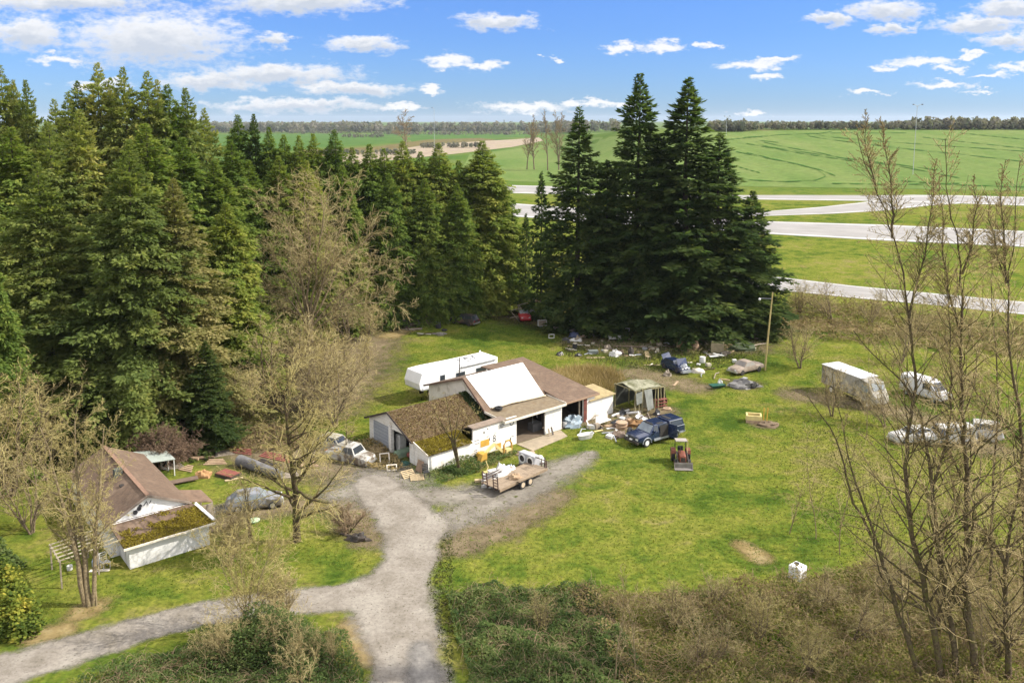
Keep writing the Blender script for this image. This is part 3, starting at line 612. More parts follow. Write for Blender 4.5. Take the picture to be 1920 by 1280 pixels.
def bare_mesh(name, seed, H, spec, maxlev=4, stems=None, tilt=0.05):
    """returns (limbs mesh, twigs mesh) coordinates relative to base"""
    rnd = random.Random(seed); out = [[] for _ in range(10)]
    if stems:
        for pts, rs, L in stems: out[0].append((pts, rs)); branch(rnd, pts, rs, L, 0, out, spec, maxlev)
    else:
        for k in range(spec.get('stems', 1)):
            d = Vector((rnd.gauss(0, tilt), rnd.gauss(0, tilt), 1)); grow(rnd, (rnd.uniform(-.2, .2)*(k > 0), rnd.uniform(-.2, .2)*(k > 0), -0.1), d, H*rnd.uniform(0.85, 1), spec['r'], 0, out, spec, maxlev)
    main = [p for l in out[:2] for p in l]; tw = [p for l in out[2:] for p in l]
    return main, tw
def twigmat(name, stops, orand=0.0):
    m, t, o = newmat(name); L = t.links.new
    at_ = N(t, 'ShaderNodeAttribute', attribute_name='var').outputs['Fac']; pos = N(t, 'ShaderNodeNewGeometry').outputs['Position']
    c = ramp(t, math_(t, 'ADD', math_(t, 'MULTIPLY', at_, 0.6), math_(t, 'MULTIPLY', noise(t, pos, 0.35, 3), 0.4)), stops)
    b = N(t, 'ShaderNodeBsdfDiffuse'); L(c, b.inputs[0]); L(b.outputs[0], o.inputs[0]); return m
TW_TAN = twigmat('tan_twigs', [(0.2, (0.201, 0.152, 0.068)), (0.5, (0.340, 0.268, 0.129)), (0.8, (0.477, 0.412, 0.202))])
TW_YEL = twigmat('yellow_twigs', [(0.2, (0.208, 0.163, 0.058)), (0.5, (0.352, 0.287, 0.117)), (0.8, (0.469, 0.405, 0.175))])
TW_BRN = twigmat('brown_twigs', [(0.2, (0.150, 0.105, 0.068)), (0.5, (0.270, 0.188, 0.120)), (0.8, (0.405, 0.300, 0.180))])
LIMB_GREY = pm('grey_limb_bark', (0.22, 0.17, 0.11), (0.10, 0.075, 0.048), 6, 0.95, 0.9, spec=0.05)
LIMB_DARK = pm('mossy_dark_bark', (0.12, 0.088, 0.052), (0.038, 0.029, 0.019), 7.0, 0.97, 1.0, dirt=(0.11, 0.105, 0.035), dscale=2.5, dlo=0.48, dhi=0.6, spec=0.03)
LIMB_ALD = pm('alder_bark', (0.15, 0.115, 0.07), (0.055, 0.042, 0.027), 7.0, 0.97, 1.0, dirt=(0.12, 0.11, 0.04), dscale=2.5, dlo=0.5, dhi=0.62, spec=0.03)
LIMB_LIGHT = pm('pale_limb_bark', (0.30, 0.235, 0.14), (0.14, 0.105, 0.06), 7, 0.95, 0.9, dirt=(0.16, 0.14, 0.06), dscale=2.5, spec=0.05)
def paths_obj(name, paths, mat, parent, sides=3, seed=0, smooth=True):
    V, F = tubes_np(paths, sides); rng = np.random.default_rng(seed)
    at_ = np.concatenate([np.full((len(p)-1)*(sides if r[0] < 0.06 else 6), v) for (p, r), v in zip(paths, rng.random(len(paths)))])
    return mesh_np(name, V, [F], mat, parent, attr=at_, smooth=smooth)
def bare_tree(name, label, loc, H, seed, spec, limb, twig, maxlev=4, group=None, stems=None, tilt=0.05, cat='tree'):
    t = thing(name, label, cat, loc, 0, group)
    main, tw = bare_mesh(name, seed, H, spec, maxlev, stems, tilt)
    paths_obj('trunk', main, limb, t, 5, seed); paths_obj('crown', tw, twig, t, 3, seed)
    return t
S_OAK = dict(seg=1.4, tip=0.016, r=0.42, n=[22, 9, 7, 5], f0=[0.22, 0.2, 0.15, 0.1], ang=[0.95, 0.8, 0.8, 0.8], ratio=[0.55, 0.5, 0.5, 0.55], wig=[0.05, 0.12, 0.2, 0.28], up=[0.02, 0.06, 0.03, 0.0], taper=0.55)
bt = G(583, 690)
stm = []
kb = at(581, 600, bt.y) - bt
for (tu, tv, f_, r_) in ((498, 470, 0, .15), (486, 545, .0, .13), (535, 400, .2, .17), (575, 355, .35, .19), (615, 362, .3, .17), (655, 395, .2, .16), (700, 440, .1, .15), (730, 510, 0, .14), (742, 575, 0, .12), (520, 590, -.2, .11), (690, 610, -.2, .11), (640, 480, .2, .13), (545, 480, .1, .13)):
    e = at(tu, tv, bt.y+random.uniform(-5, 5)) - bt; s0 = kb*(0.85+f_*.6); pts = [s0.lerp(e, k/7)+Vector((0, 0, 1.6*sin(pi*k/7)*(1 if tv > 420 else .3)))+Vector((random.gauss(0, .12), random.gauss(0, .12), random.gauss(0, .1)))*(k > 0) for k in range(8)]
    stm.append(([tuple(p) for p in pts], [r_*(1-.85*k/7) for k in range(8)], (e-s0).length))
stm.append(([(0, 0, -.2), tuple(kb*.5), tuple(kb), tuple(kb*1.35)], [.55, .42, .36, .2], 3.0))
big = bare_tree('bare_tree', 'big spreading bare maple with tan twigs in front of the cedar row', bt, hgt(590, 352, bt.y)*0.96, 11,
    dict(S_OAK, n=[15, 8, 6], f0=[0.2, .12, .12], ratio=[0.42, 0.55, 0.6], ang=[0.75, .75, .7], tip=0.015, taper=0.3, wig=[.06, .16, .28, .3]), LIMB_LIGHT, TW_TAN, 3, stems=stm)
S_SCRUB = dict(seg=1.0, tip=0.010, r=0.10, n=[15, 7, 4], f0=[0.12, 0.1, 0.1], ang=[0.6, 0.7, 0.8], ratio=[0.52, 0.55, 0.6], wig=[0.08, 0.16, 0.25], up=[0.03, 0.04, 0.02], taper=0.5, stems=5)
GS = 'twiggy bare scrub between the wood and the yard'
scr = [(520,760,600,1.0,'tall tan twiggy scrub in front of the big bare tree, left clump'),(600,770,615,1.0,'tall tan twiggy scrub in front of the big bare tree, middle clump'),
       (660,735,630,.9,'tan twiggy scrub between the bare tree and the camper'),(470,800,690,.9,'low tan scrub beside the dark firs above the log heap'),(690,640,570,.9,'tan twig thicket at the back left corner of the lawn'),
       (655,640,540,.9,'reddish tan twig thicket at the foot of the cedar row'),(730,605,535,.8,'small tan thicket left of the black wrecked wagon'),(560,700,600,.9,'brushy tan scrub around the big bare tree trunk'),(560,790,640,.9,'yellowish scrub right before the tall tan scrub, above the log heap'),(630,800,660,.8,'yellowish scrub left of the garage gable'),(690,700,630,.7,'low tan scrub at the left lawn edge by the camper')]
PS = []
for q in range(3):
    main, tw = bare_mesh('x', 40+q, 8.0, S_SCRUB, 3, None, 0.28); o = paths_obj('stems', main, LIMB_GREY, None, 4, q); p = paths_obj('twigs', tw, TW_TAN if q != 1 else TW_YEL, None, 3, q)
    PS.append((o.data, p.data)); bpy.data.objects.remove(o); bpy.data.objects.remove(p)
def scrub(u, vb, vt, wf, label, group, q=0, name='bare_shrub', cat='shrub'):
    b = G(u, vb); H = hgt(u, vt, b.y); t = thing(name, label, cat, b, random.uniform(0, 6), group, (H/8*wf, H/8*wf, H/8))
    for nm, d in zip(('trunk', 'crown'), PS[q]):
        o = bpy.data.objects.new(nm, d); COL.objects.link(o); o.parent = t
    return t
for i, (u, vb, vt, wf, lb) in enumerate(scr): scrub(u, vb, vt, wf*1.35, lb, GS, i % 3)
# near bare tree by the drive
bt = G(557, 1015)
S_MAPLE = dict(seg=0.7, tip=0.009, r=0.30, n=[30, 11, 6, 3], f0=[0.14, 0.2, 0.12, 0.1], ang=[1.0, 0.75, 0.8, 0.8], ratio=[0.60, 0.5, 0.55, 0.55], wig=[0.05, 0.13, 0.2, 0.25], up=[0.02, 0.05, 0.02, 0.0], taper=0.5)
bare_tree('bare_tree', 'dark-trunked bare tree on the grass between the drive and the small house', bt, hgt(540, 690, bt.y), 23, S_MAPLE, LIMB_DARK, TW_YEL, 4, tilt=0.02)
bt = G(472, 1010)
bare_tree('bare_sapling', 'slim leaning bare sapling left of the dark-trunked tree', bt, 5.2, 27, dict(S_SCRUB, r=0.09, stems=2), LIMB_DARK, TW_TAN, 3, tilt=0.1)
bt = G(650, 850)
bare_tree('bare_sapling', 'dark bare sapling standing beside the white wrecked car', bt, 4.2, 28, dict(S_SCRUB, r=0.06, stems=1, n=[10, 5, 4]), LIMB_DARK, TW_BRN, 3, tilt=0.06)
# twin-trunk yellowish tree by the pergola
bt = G(160, 1135)
stm = []
for du, top, r in ((0, (75, 800), 0.17), (8, (140, 790), 0.20), (14, (195, 800), 0.15), (-2, (110, 850), .1), (20, (182, 900), 0.06)):
    a = G(160+du, 1135); e = at(top[0], top[1], a.y + random.uniform(-.5, 1.0)); pts = []
    for k in range(9):
        f = k/8; p = Vector(a).lerp(e, f); p.x += (1-f)*f*(0.9 if du < 5 else -0.3); pts.append(tuple(p - bt + Vector((random.uniform(-.06, .06), random.uniform(-.06, .06), 0))))
    stm.append((pts, [r*(1-0.85*k/8) for k in range(9)], (e-a).length))
bare_tree('bare_tree', 'multi-stemmed bare tree with yellowish twigs beside the pergola', bt, 8, 31, dict(S_MAPLE, n=[17, 9, 5, 3], ratio=[0.34, 0.5, 0.55, 0.5], f0=[0.25, .15, .1, .1], ang=[0.7, .75, .8, .8], tip=0.008), LIMB_LIGHT, TW_YEL, 4, stems=stm)
GL = 'tan twiggy shrubs at the left edge'
for i, (u, vb, vt, wf, lb) in enumerate([(20,930,700,1.2,'tan twiggy shrub at the left edge under the cedars'),(85,900,720,1.1,'tan twiggy shrub behind the multi-stemmed tree'),(60,1000,850,1.1,'low yellowish twig thicket left of the multi-stemmed tree'),(-30,1000,760,1.2,'tan thicket cut by the left edge of the view')]):
    scrub(u, vb, vt, wf, lb, GL, (i+1) % 3)
# ---- tall bare trees on the right, stems traced upward from their bases
def traced(label, base, paths, r0, seed, spec, maxlev=3, group='tall bare alders on the right', dy=0.0):
    b = G(*base); rnd = random.Random(seed); stems = []
    for (pl, ra, rb, yo) in paths:
        q = resample(pl, max(6, int(len(pl)*2.2))); pts = []
        for i, (u, v) in enumerate(q):
            p = at(u, v, b.y + yo*i/(len(q)-1)) - b; pts.append((p.x + rnd.uniform(-.07, .07), p.y + rnd.uniform(-.1, .1), p.z))
        if yo == 0: pts[0] = (pts[0][0], pts[0][1], -0.2)
        L_ = sum((Vector(pts[i+1])-Vector(pts[i])).length for i in range(len(pts)-1)); n = len(pts)
        stems.append((pts, [0.82*(rb+(ra-rb)*(1-i/(n-1))**1.35) for i in range(n)], L_))
    return bare_tree('bare_alder', label, b, 10, seed, spec, LIMB_ALD, TW_R, maxlev, group, stems)
TW_R = twigmat('alder_twigs', [(0.2, (0.198, 0.151, 0.076)), (0.5, (0.365, 0.280, 0.141)), (0.8, (0.562, 0.454, 0.239))])
S_ALD = dict(seg=0.9, tip=0.008, r=0.2, n=[66, 9, 6], f0=[0.10, 0.15, 0.1], ang=[0.72, 0.65, 0.65], ratio=[0.29, 0.5, 0.55], wig=[0.06, 0.14, 0.22], up=[0.03, 0.04, 0.02], taper=0.86, rr=0.40)
traced('leaning bare alder, leftmost trunk of the right-hand grove', (1730,1272), [([(1730,1272),(1705,1210),(1683,1150),(1664,1085),(1653,1040),(1625,985),(1602,945),(1585,885),(1570,830),(1540,775),(1510,740)], .20, .03, 0),
        ([(1653,1040),(1640,1000),(1619,950),(1592,870),(1580,800),(1560,700)], .10, .02, .8)], .2, 51, dict(S_ALD, n=[22, 7, 5]))
traced('tall bare alder crossing the white box truck, with a crown in the sky', (1765,1270), [([(1765,1270),(1752,1200),(1740,1135),(1722,1050),(1706,985),(1697,880),(1705,790),(1718,725),(1711,660),(1704,598),(1696,514),(1676,447),(1662,400),(1640,350),(1618,300),(1607,250)], .22, .02, 0),
        ([(1676,447),(1672,380),(1668,320),(1660,270),(1650,222)], .08, .015, .8), ([(1704,598),(1725,520),(1740,450),(1748,380),(1755,300)], .08, .015, -.8), ([(1640,350),(1622,270),(1622,205)], .05, .012, .3)], .2, 52, S_ALD)
traced('bare alder forking above the white wrecked pickup', (1795,1270), [([(1795,1270),(1786,1200),(1777,1135),(1764,1065),(1757,1018),(1751,960),(1747,917),(1740,850),(1728,790),(1700,720),(1665,690),(1630,655),(1600,620)], .22, .03, 0),
        ([(1757,1018),(1785,960),(1800,930)], .08, .02, .5), ([(1747,917),(1768,860),(1780,810),(1783,760),(1786,700),(1780,600),(1770,500)], .10, .02, -.6)], .2, 53, S_ALD)
traced('thickest bare alder standing in the middle of the right-hand grove', (1829,1275), [([(1829,1275),(1822,1200),(1814,1135),(1811,1060),(1811,1018),(1813,960),(1814,917),(1811,850),(1806,790),(1803,700),(1804,631),(1803,514),(1795,450),(1783,400),(1775,330),(1772,260)], .25, .02, 0),
        ([(1804,631),(1780,560),(1770,480),(1767,403),(1760,330)], .09, .015, .7), ([(1803,514),(1822,450),(1832,390),(1826,330)], .08, .015, -.6), ([(1814,917),(1770,830),(1750,790)], .07, .02, .4)], .25, 54, S_ALD)
traced('bare alder with a big side limb near the right edge', (1896,1272), [([(1896,1272),(1888,1200),(1885,1135),(1884,1060),(1888,1030),(1912,1015),(1940,980),(1960,900)], .22, .05, 0),
        ([(1884,1060),(1868,1020),(1840,990),(1812,960),(1785,900)], .13, .03, .6), ([(1888,1030),(1900,960),(1915,900),(1918,830)], .10, .03, -.3)], .2, 55, S_ALD)
traced('tall bare alder beside the right edge with a bushy tan top', (1925,1180), [([(1925,1180),(1922,1000),(1918,830),(1908,760),(1900,715),(1893,640),(1889,531),(1901,447),(1907,380),(1912,300)], .20, .02, 0),
        ([(1889,531),(1880,450),(1876,380),(1882,300)], .09, .015, .5), ([(1889,531),(1868,470),(1856,420),(1850,360)], .07, .015, -.6), ([(1918,830),(1850,760),(1800,690),(1760,640),(1720,600)], .09, .02, .8)], .2, 56, S_ALD)
traced('slim bare alder between the thick trunk and the right edge', (1860,1130), [([(1860,1130),(1856,1000),(1862,880),(1872,760),(1868,650),(1860,560),(1862,470),(1868,380)], .12, .015, 0)], .2, 57, S_ALD)
# saplings at the bottom
GB = 'thin bare saplings in the bramble at the bottom'
S_SAP = dict(seg=0.5, tip=0.007, r=0.045, n=[14, 6, 4], f0=[0.15, .15, .1], ang=[0.6, .65, .7], ratio=[0.42, .45, .5], wig=[0.05, .1, .18], up=[0.03, .05, .02], taper=0.55)
for i, (u, v, vt, lb) in enumerate([(1152,1290,1095,'left of the two pale bare saplings in the bramble'),(1190,1285,1085,'right of the two pale bare saplings in the bramble'),
        (1530,1010,800,'pale bare sapling on the lawn edge left of the alder grove'),(1575,1040,830,'pale bare sapling just left of the leaning alder'),(1480,1000,880,'low bare sapling on the lawn left of the alder grove'),
        (1660,1200,985,'bare sapling in front of the leaning alder'),(1850,1285,1010,'bare sapling in front of the thickest alder'),(1625,820,620,'tan bare sapling in front of the white box truck')]):
    b = G(u, v); bare_tree('bare_sapling', lb, b, max(hgt(u, vt, b.y), 2.5), 70+i, S_SAP, LIMB_LIGHT, TW_R, 3, GB, tilt=0.06)
for i, (u, vb, vt, wf, lb) in enumerate([(1500,690,610,1.3,'dark bare shrub right of the yellow pole'),(1560,600,530,1.3,'brown thicket beside the ramp, left end'),(1500,590,525,1.2,'reddish thicket at the right foot of the fir clump'),(1630,610,550,1.3,'brown thicket beside the ramp, middle'),
        (1720,625,565,1.3,'brown thicket beside the ramp, right end'),(1820,640,585,1.3,'brown thicket below the ramp near the right edge'),(1560,780,690,1.0,'tan twiggy shrub in front of the box truck'),(1660,800,720,1.1,'twiggy scrub between the box truck and the white van'),(1800,760,690,1.0,'low scrub behind the white van'),
        (1690,680,600,1.1,'tan twig scrub behind the white van roof'),(1640,1120,1000,1.0,'tan scrub at the foot of the leaning alder'),(1760,1180,1050,1.2,'tan scrub among the alder trunks'),(1870,1230,1080,1.2,'tan scrub at the right bottom corner')]):
    scrub(u, vb, vt, wf, lb, 'brown thickets on the right', (0, 2, 1)[i % 3])
# ---- far trees
FARTW = twigmat('far_bare_crown', [(0.2, (0.16, 0.115, 0.06)), (0.5, (0.26, 0.19, 0.10)), (0.8, (0.34, 0.26, 0.14))])
bt = G(762, 288); bare_tree('bare_tree', 'rounded tan bare tree alone in the far fields left of the street lamp', bt, hgt(762, 216, bt.y), 81, dict(S_OAK, tip=0.10, r=0.9, seg=8, n=[18, 9, 7]), LIMB_GREY, FARTW, 3)
for i, (u, v, vt, lb) in enumerate([(988,318,232,'thin far tree, leftmost of the roadside row behind the fir tops'),(1002,318,218,'far bare tree, second of the roadside row behind the fir tops'),(1027,320,212,'far bare tree with a dark double trunk in the roadside row'),(1048,320,205,'pinkish bare tree right end of the roadside row')]):
    b = G(u, v); bare_tree('bare_tree', lb, b, hgt(u, vt, b.y), 82+i, dict(S_OAK, tip=0.06, r=0.45, seg=5, n=[16, 7, 6], ang=[0.55, .7, .8], ratio=[0.34, .5, .5], stems=1+i % 2), LIMB_GREY, FARTW, 3, 'bare trees along the far road')
# ---- far woods: one mass of many small crowns
def woods(name, rows, mat, seed, label):
    rng = np.random.default_rng(seed); Vs, As, k = [], [], 0
    for (u0, u1, v, vt, n) in rows:
        for _ in range(n):
            u = rng.uniform(u0, u1); g = GT(u, v+rng.uniform(-1.2, 1.0)); top = hgt(u, vt, g.y)-g.z; h = max(top*rng.uniform(0.55, 1.12), 5); r = h*rng.uniform(0.22, 0.42); a0 = rng.random()
            m = 34; q = rng.normal(0, 1, (m, 3)); q /= np.linalg.norm(q, axis=1)[:, None]; c = q*[r, r, h*0.46]*rng.uniform(0.55, 1, (m, 1))+[g.x, g.y, g.z+h*0.52]
            e1 = rng.normal(0, 1, (m, 3)); e1 /= np.linalg.norm(e1, axis=1)[:, None]; e2 = np.cross(e1, q); s = h*rng.uniform(0.10, 0.2, (m, 1))
            Vs.append(np.stack([c-e1*s, c+e2*s, c+e1*s, c-e2*s], 1)); As.append(np.clip(a0*0.7+rng.random(m)*0.3, 0, 1))
    V = np.concatenate(Vs); o = mesh_np(name, V.reshape(-1, 3), [np.arange(len(V)*4).reshape(-1, 4)], mat, attr=np.concatenate(As))
    return tag(o, label, 'woods', None, 'stuff')
FARW = leafmat('far_wood_crowns', [(0.15, (0.079, 0.104, 0.083)), (0.4, (0.132, 0.138, 0.103)), (0.65, (0.190, 0.170, 0.138)), (0.95, (0.146, 0.170, 0.110))], 0.4, 0.0, nscale=0.004)
woods('distant_woods', [(380,1100,249,229,420),(380,1100,246,228,260),(380,700,241,229,160),(1040,1160,247,224,60),(1330,2000,243,227,420),(1330,2000,242,226,200),(1330,1420,246,228,60),(1700,1850,243,220,70),(1860,1990,243,219,50),(1330,1400,247,222,20)], FARW, 90, 'far belt of mixed woods along the horizon beyond the fields')
woods('distant_hedge', [(540,640,251,244,50),(640,720,258,250,40),(700,1000,253,246,160),(600,780,290,278,40),(790,900,277,266,70)], FARW, 91, 'broken hedge and scrub along the far meadow edge')
# ================================================================ BUILDINGS
WHITE = pm('weathered_white_paint', (0.72, 0.70, 0.66), (0.62, 0.59, 0.53), 1.5, 0.75, 0.12, dirt=(0.45, 0.40, 0.30), dscale=1.1, dlo=0.52, dhi=0.76, stripe=(2, 0.28, (0.42, 0.40, 0.36), 0.07))
WHITE2 = pm('clean_white_paint', (0.80, 0.79, 0.77), (0.72, 0.71, 0.69), 1.2, 0.6, 0.05)
STUCCO = pm('white_wrinkled_sheeting', (0.66, 0.65, 0.63), (0.55, 0.54, 0.51), 1.3, 0.6, 0.5, dirt=(0.50, 0.47, 0.40), dscale=0.9, dlo=0.58, dhi=0.78)
SHINGLE = pm('brown_shingles', (0.150, 0.098, 0.064), (0.105, 0.070, 0.047), 3.5, 0.9, 0.5, dirt=(0.19, 0.132, 0.09), dscale=0.7, dlo=0.48, dhi=0.7)
SHINGLED = pm('mossy_shingles', (0.125, 0.080, 0.040), (0.080, 0.052, 0.028), 4.0, 0.95, 0.8, dirt=(0.16, 0.125, 0.05), dscale=3.0, dlo=0.5, dhi=0.62)
SHEETW = pm('white_metal_sheet', (0.72, 0.72, 0.71), (0.66, 0.66, 0.64), 0.8, 0.45, 0.04, dirt=(0.60, 0.57, 0.50), dscale=0.8, dlo=0.55, dhi=0.8, stripe=(0, 0.42, (0.46, 0.46, 0.45), 0.07))
MOSS = leafmat('roof_moss', [(0.15, (0.085, 0.065, 0.019)), (0.45, (0.163, 0.124, 0.025)), (0.7, (0.256, 0.209, 0.028)), (0.95, (0.372, 0.326, 0.046))], 0.1, 0.0, nscale=1.5)
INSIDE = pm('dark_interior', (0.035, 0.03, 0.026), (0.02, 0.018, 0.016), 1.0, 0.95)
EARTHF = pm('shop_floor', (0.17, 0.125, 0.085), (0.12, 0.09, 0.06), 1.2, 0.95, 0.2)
CONCR = pm('tan_concrete', (0.36, 0.29, 0.20), (0.27, 0.22, 0.155), 1.2, 0.9, 0.25, dirt=(0.18, 0.15, 0.09), dscale=0.8, dlo=0.55, dhi=0.75)
GREYP = pm('grey_panel', (0.34, 0.36, 0.39), (0.27, 0.29, 0.32), 2.0, 0.6, 0.1, stripe=(2, 0.32, (0.12, 0.12, 0.13)))
REDW = pm('red_brown_boards', (0.16, 0.045, 0.03), (0.09, 0.03, 0.022), 2.5, 0.85, 0.3)
FASC = pm('pale_fascia', (0.70, 0.64, 0.54), (0.55, 0.49, 0.39), 2.0, 0.8, 0.2)
WOODG = pm('grey_weathered_wood', (0.30, 0.25, 0.19), (0.19, 0.155, 0.115), 3.0, 0.9, 0.4)
WOODP = pm('pale_weathered_slats', (0.42, 0.37, 0.27), (0.30, 0.26, 0.19), 3.0, 0.9, 0.3)
WOODT = pm('tan_planks', (0.42, 0.30, 0.185), (0.30, 0.205, 0.125), 2.5, 0.9, 0.3, dirt=(0.2, 0.13, 0.08), dscale=1.5)
WOODY = pm('pale_pallet_wood', (0.46, 0.36, 0.21), (0.34, 0.26, 0.15), 3.0, 0.9, 0.3)
BLACK = pm('black_rubber', (0.018, 0.018, 0.019), (0.03, 0.029, 0.028), 4.0, 0.85, 0.2)
DKMET = pm('dark_metal', (0.05, 0.047, 0.045), (0.08, 0.06, 0.045), 3.0, 0.6, 0.2, 0.4)
YEL = pm('yellow_paint', (0.52, 0.31, 0.045), (0.42, 0.24, 0.04), 2.0, 0.7)
YELP = pm('pale_yellow_paint', (0.60, 0.49, 0.20), (0.50, 0.40, 0.17), 2.0, 0.75, 0.1)
INK = pm('black_lettering_paint', (0.03, 0.03, 0.035), (0.06, 0.06, 0.065), 3.0, 0.8)
PAPER = pm('white_paper', (0.80, 0.79, 0.76), (0.72, 0.71, 0.68), 2.0, 0.8)
GLASS = pm('dark_window_glass', (0.035, 0.042, 0.050), (0.022, 0.026, 0.030), 2.0, 0.08, spec=0.6)
GLASSL = pm('dusty_window_glass', (0.22, 0.25, 0.26), (0.15, 0.17, 0.18), 1.5, 0.25, spec=0.6)
def wallgrid(m, s0, s1, z0, z1, t, th, holes=()):
    """wall in the s-z plane at depth t..t+th with rectangular holes; butt-jointed pieces"""
    xs = sorted({s0, s1} | {h[0] for h in holes} | {h[1] for h in holes})
    for a, b in zip(xs[:-1], xs[1:]):
        hs = sorted([(h[2], h[3]) for h in holes if h[0] <= a+1e-6 and h[1] >= b-1e-6]); z = z0
        for (c, d) in hs:
            if c > z: m.box(a, b, t, t+th, z, c)
            z = d
        if z < z1: m.box(a, b, t, t+th, z, z1)
    return m
def mossclumps(name, quad, n, mat, parent, seed, s=0.16, edge=None):
    """moss tufts scattered on a roof plane (quad: 4 corners)"""
    rng = np.random.default_rng(seed); a, b, c, d = [np.array(p, float) for p in quad]
    k = rng.random((n, 2)); 
    from mathutils import noise as mn
    keep = np.array([0.5*mn.noise(Vector((p[0]*14+seed, p[1]*9, 3))) + rng.normal(0, .25) + mn.noise(Vector((p[0]*5+seed, p[1]*4, 0))) + (edge(p) if edge else 0) > -0.05 for p in k]); k = k[keep]; n = len(k)
    u, v = k[:, :1], k[:, 1:]; P = (a*(1-u)+b*u)*(1-v)+(d*(1-u)+c*u)*v
    e1 = rng.normal(0, 1, (n, 3)); e1 /= np.linalg.norm(e1, axis=1)[:, None]; e2 = np.cross(e1, rng.normal(0, 1, (n, 3))); e2 /= np.linalg.norm(e2, axis=1)[:, None]
    sz = s*rng.uniform(0.5, 1.3, (n, 1)); P = P+np.array([0, 0, 0.05])
    V = np.stack([P-e1*sz, P+e2*sz*0.8, P+e1*sz, P-e2*sz*0.8], 1).reshape(-1, 3)
    return mesh_np(name, V, [np.arange(n*4).reshape(-1, 4)], mat, parent, attr=np.clip(rng.random(n)*0.6+0.4*np.repeat(rng.random(n//6+1), 6)[:n], 0, 1))
A0 = G(803, 885); SH = radians(40.5)
shop = thing('workshop', 'rambling white workshop with brown roofs, a white sheet-metal roof patch and two open doorways', 'workshop', A0, SH)
m = MB(); wallgrid(m, 4.9, 23.25, 0, 2.05, 0, 0.15, [(10.05, 13.68, 0, 2.05), (15.9, 18.9, 0, 2.05)])
wallgrid(m, 4.9, 10.05, 2.05, 2.72, 0, 0.15); wallgrid(m, 10.05, 16.0, 2.43, 2.66, 0, 0.15); wallgrid(m, 13.68, 15.9, 2.05, 2.43, 0, 0.15)
wallgrid(m, 16.0, 20.5, 2.45, 2.66, 0, 0.15); wallgrid(m, 18.9, 20.5, 2.05, 2.45, 0, 0.15)
m.box(23.10, 23.25, 0.15, 3.0, 0, 2.05); m.box(20.35, 20.5, 0.15, 10.6, 0, 2.6)
m.box(8.75, 20.35, 10.45, 10.6, 0, 2.8)
m.build('front_wall', WHITE, shop)
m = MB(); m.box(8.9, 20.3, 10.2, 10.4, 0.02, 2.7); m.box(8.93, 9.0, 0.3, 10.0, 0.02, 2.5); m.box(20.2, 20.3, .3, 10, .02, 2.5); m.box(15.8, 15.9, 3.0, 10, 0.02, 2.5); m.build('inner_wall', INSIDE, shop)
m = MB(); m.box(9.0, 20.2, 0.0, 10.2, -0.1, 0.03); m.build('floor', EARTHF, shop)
# main gable and its roof
m = MB(); m.prism([(0.15, 0), (12.3, 0), (12.3, 2.95), (6.0, 5.15), (2.6, 2.75), (0.15, 2.62)], 'x', 8.72, 8.86); m.build('gable_wall', pm('cream_wall', (0.70, 0.66, 0.58), (0.62, 0.58, 0.5), 1.5, 0.8, dirt=(0.4, 0.36, 0.27)), shop)  # cream is the gable wall's own paint, with stains
m = MB(); m.slab([(8.35, 2.55, 2.80), (16.2, 2.55, 2.80), (16.2, 6.0, 5.30), (8.35, 6.0, 5.30)], 0.14); m.slab([(8.35, 6.0, 5.302), (16.2, 6.0, 5.302), (16.2, 12.7, 3.0), (8.35, 12.7, 3.0)], 0.14)
rf = m.build('roof', SHINGLE, shop)
m = MB(); m.slab([(9.15, 2.75, 2.99), (15.75, 2.35, 2.86), (16.1, 6.05, 5.385), (8.75, 6.05, 5.385)], 0.035); m.build('metal_sheet', SHEETW, rf)
m = MB(); m.tube([(9.2, 2.62, 2.98), (10.2, 2.45, 2.98), (11.5, 2.5, 3.0), (13, 2.35, 2.97), (14.5, 2.2, 2.97), (15.7, 2.15, 2.93)], [0.10, 0.07, 0.06, 0.08, 0.06, 0.09], 6); m.build('rolled_tarp', pm('dirty_tarp_roll', (0.5, 0.44, 0.32), (0.36, 0.3, 0.2), 3, 0.8), rf, True)
m = MB(); m.lathe([(0.38, -0.12), (0.38, 0.10), (0.22, 0.10), (0.22, -0.10)], (9.65, 2.15, 3.02), 'z', 18); m.build('tyre', BLACK, rf, True)
m = MB(); m.slab([(8.3, -0.35, 2.66), (16.15, -0.35, 2.66), (16.15, 2.6, 2.80), (8.3, 2.6, 2.80)], 0.12); m.build('porch_roof', pm('tan_mossy_roofing', (0.20, 0.155, 0.095), (0.14, 0.105, 0.065), 2.5, 0.9, 0.4, dirt=(0.15, 0.10, 0.05), dscale=2), shop)
m = MB(); m.box(8.3, 16.18, -0.40, -0.352, 2.46, 2.68); m.bar((8.27, -0.35, 2.64), (8.27, 2.55, 2.80), 0.05, 0.2); m.bar((16.2, -0.33, 2.66), (16.2, 2.55, 2.83), 0.05, 0.16); m.build('fascia', FASC, shop)
m = MB(); m.bar((8.32, 2.5, 2.72), (8.32, 6.0, 5.24), 0.05, 0.2); m.bar((8.32, 6.0, 5.24), (8.32, 12.7, 2.94), 0.05, 0.18); m.build('rake_board', pm('rake_brown', (0.16, 0.1, 0.07), (0.1, 0.065, 0.05), 3, 0.9), shop)
m = MB(); m.slab([(16.22, -0.25, 2.70), (20.9, -0.25, 2.70), (20.2, 10.7, 4.25), (16.22, 10.7, 4.25)], 0.13); m.slab([(14.3, 8.6, 4.36), (16.2, 8.6, 4.36), (16.2, 10.72, 4.28), (14.3, 10.72, 4.28)], 0.13); m.build('low_roof', SHINGLE, shop)
m = MB(); m.box(16.25, 20.92, -0.30, -0.252, 2.52, 2.71); m.build('fascia', pm('brown_fascia', (0.30, 0.2, 0.13), (0.22, 0.14, 0.09), 2, 0.8), shop)
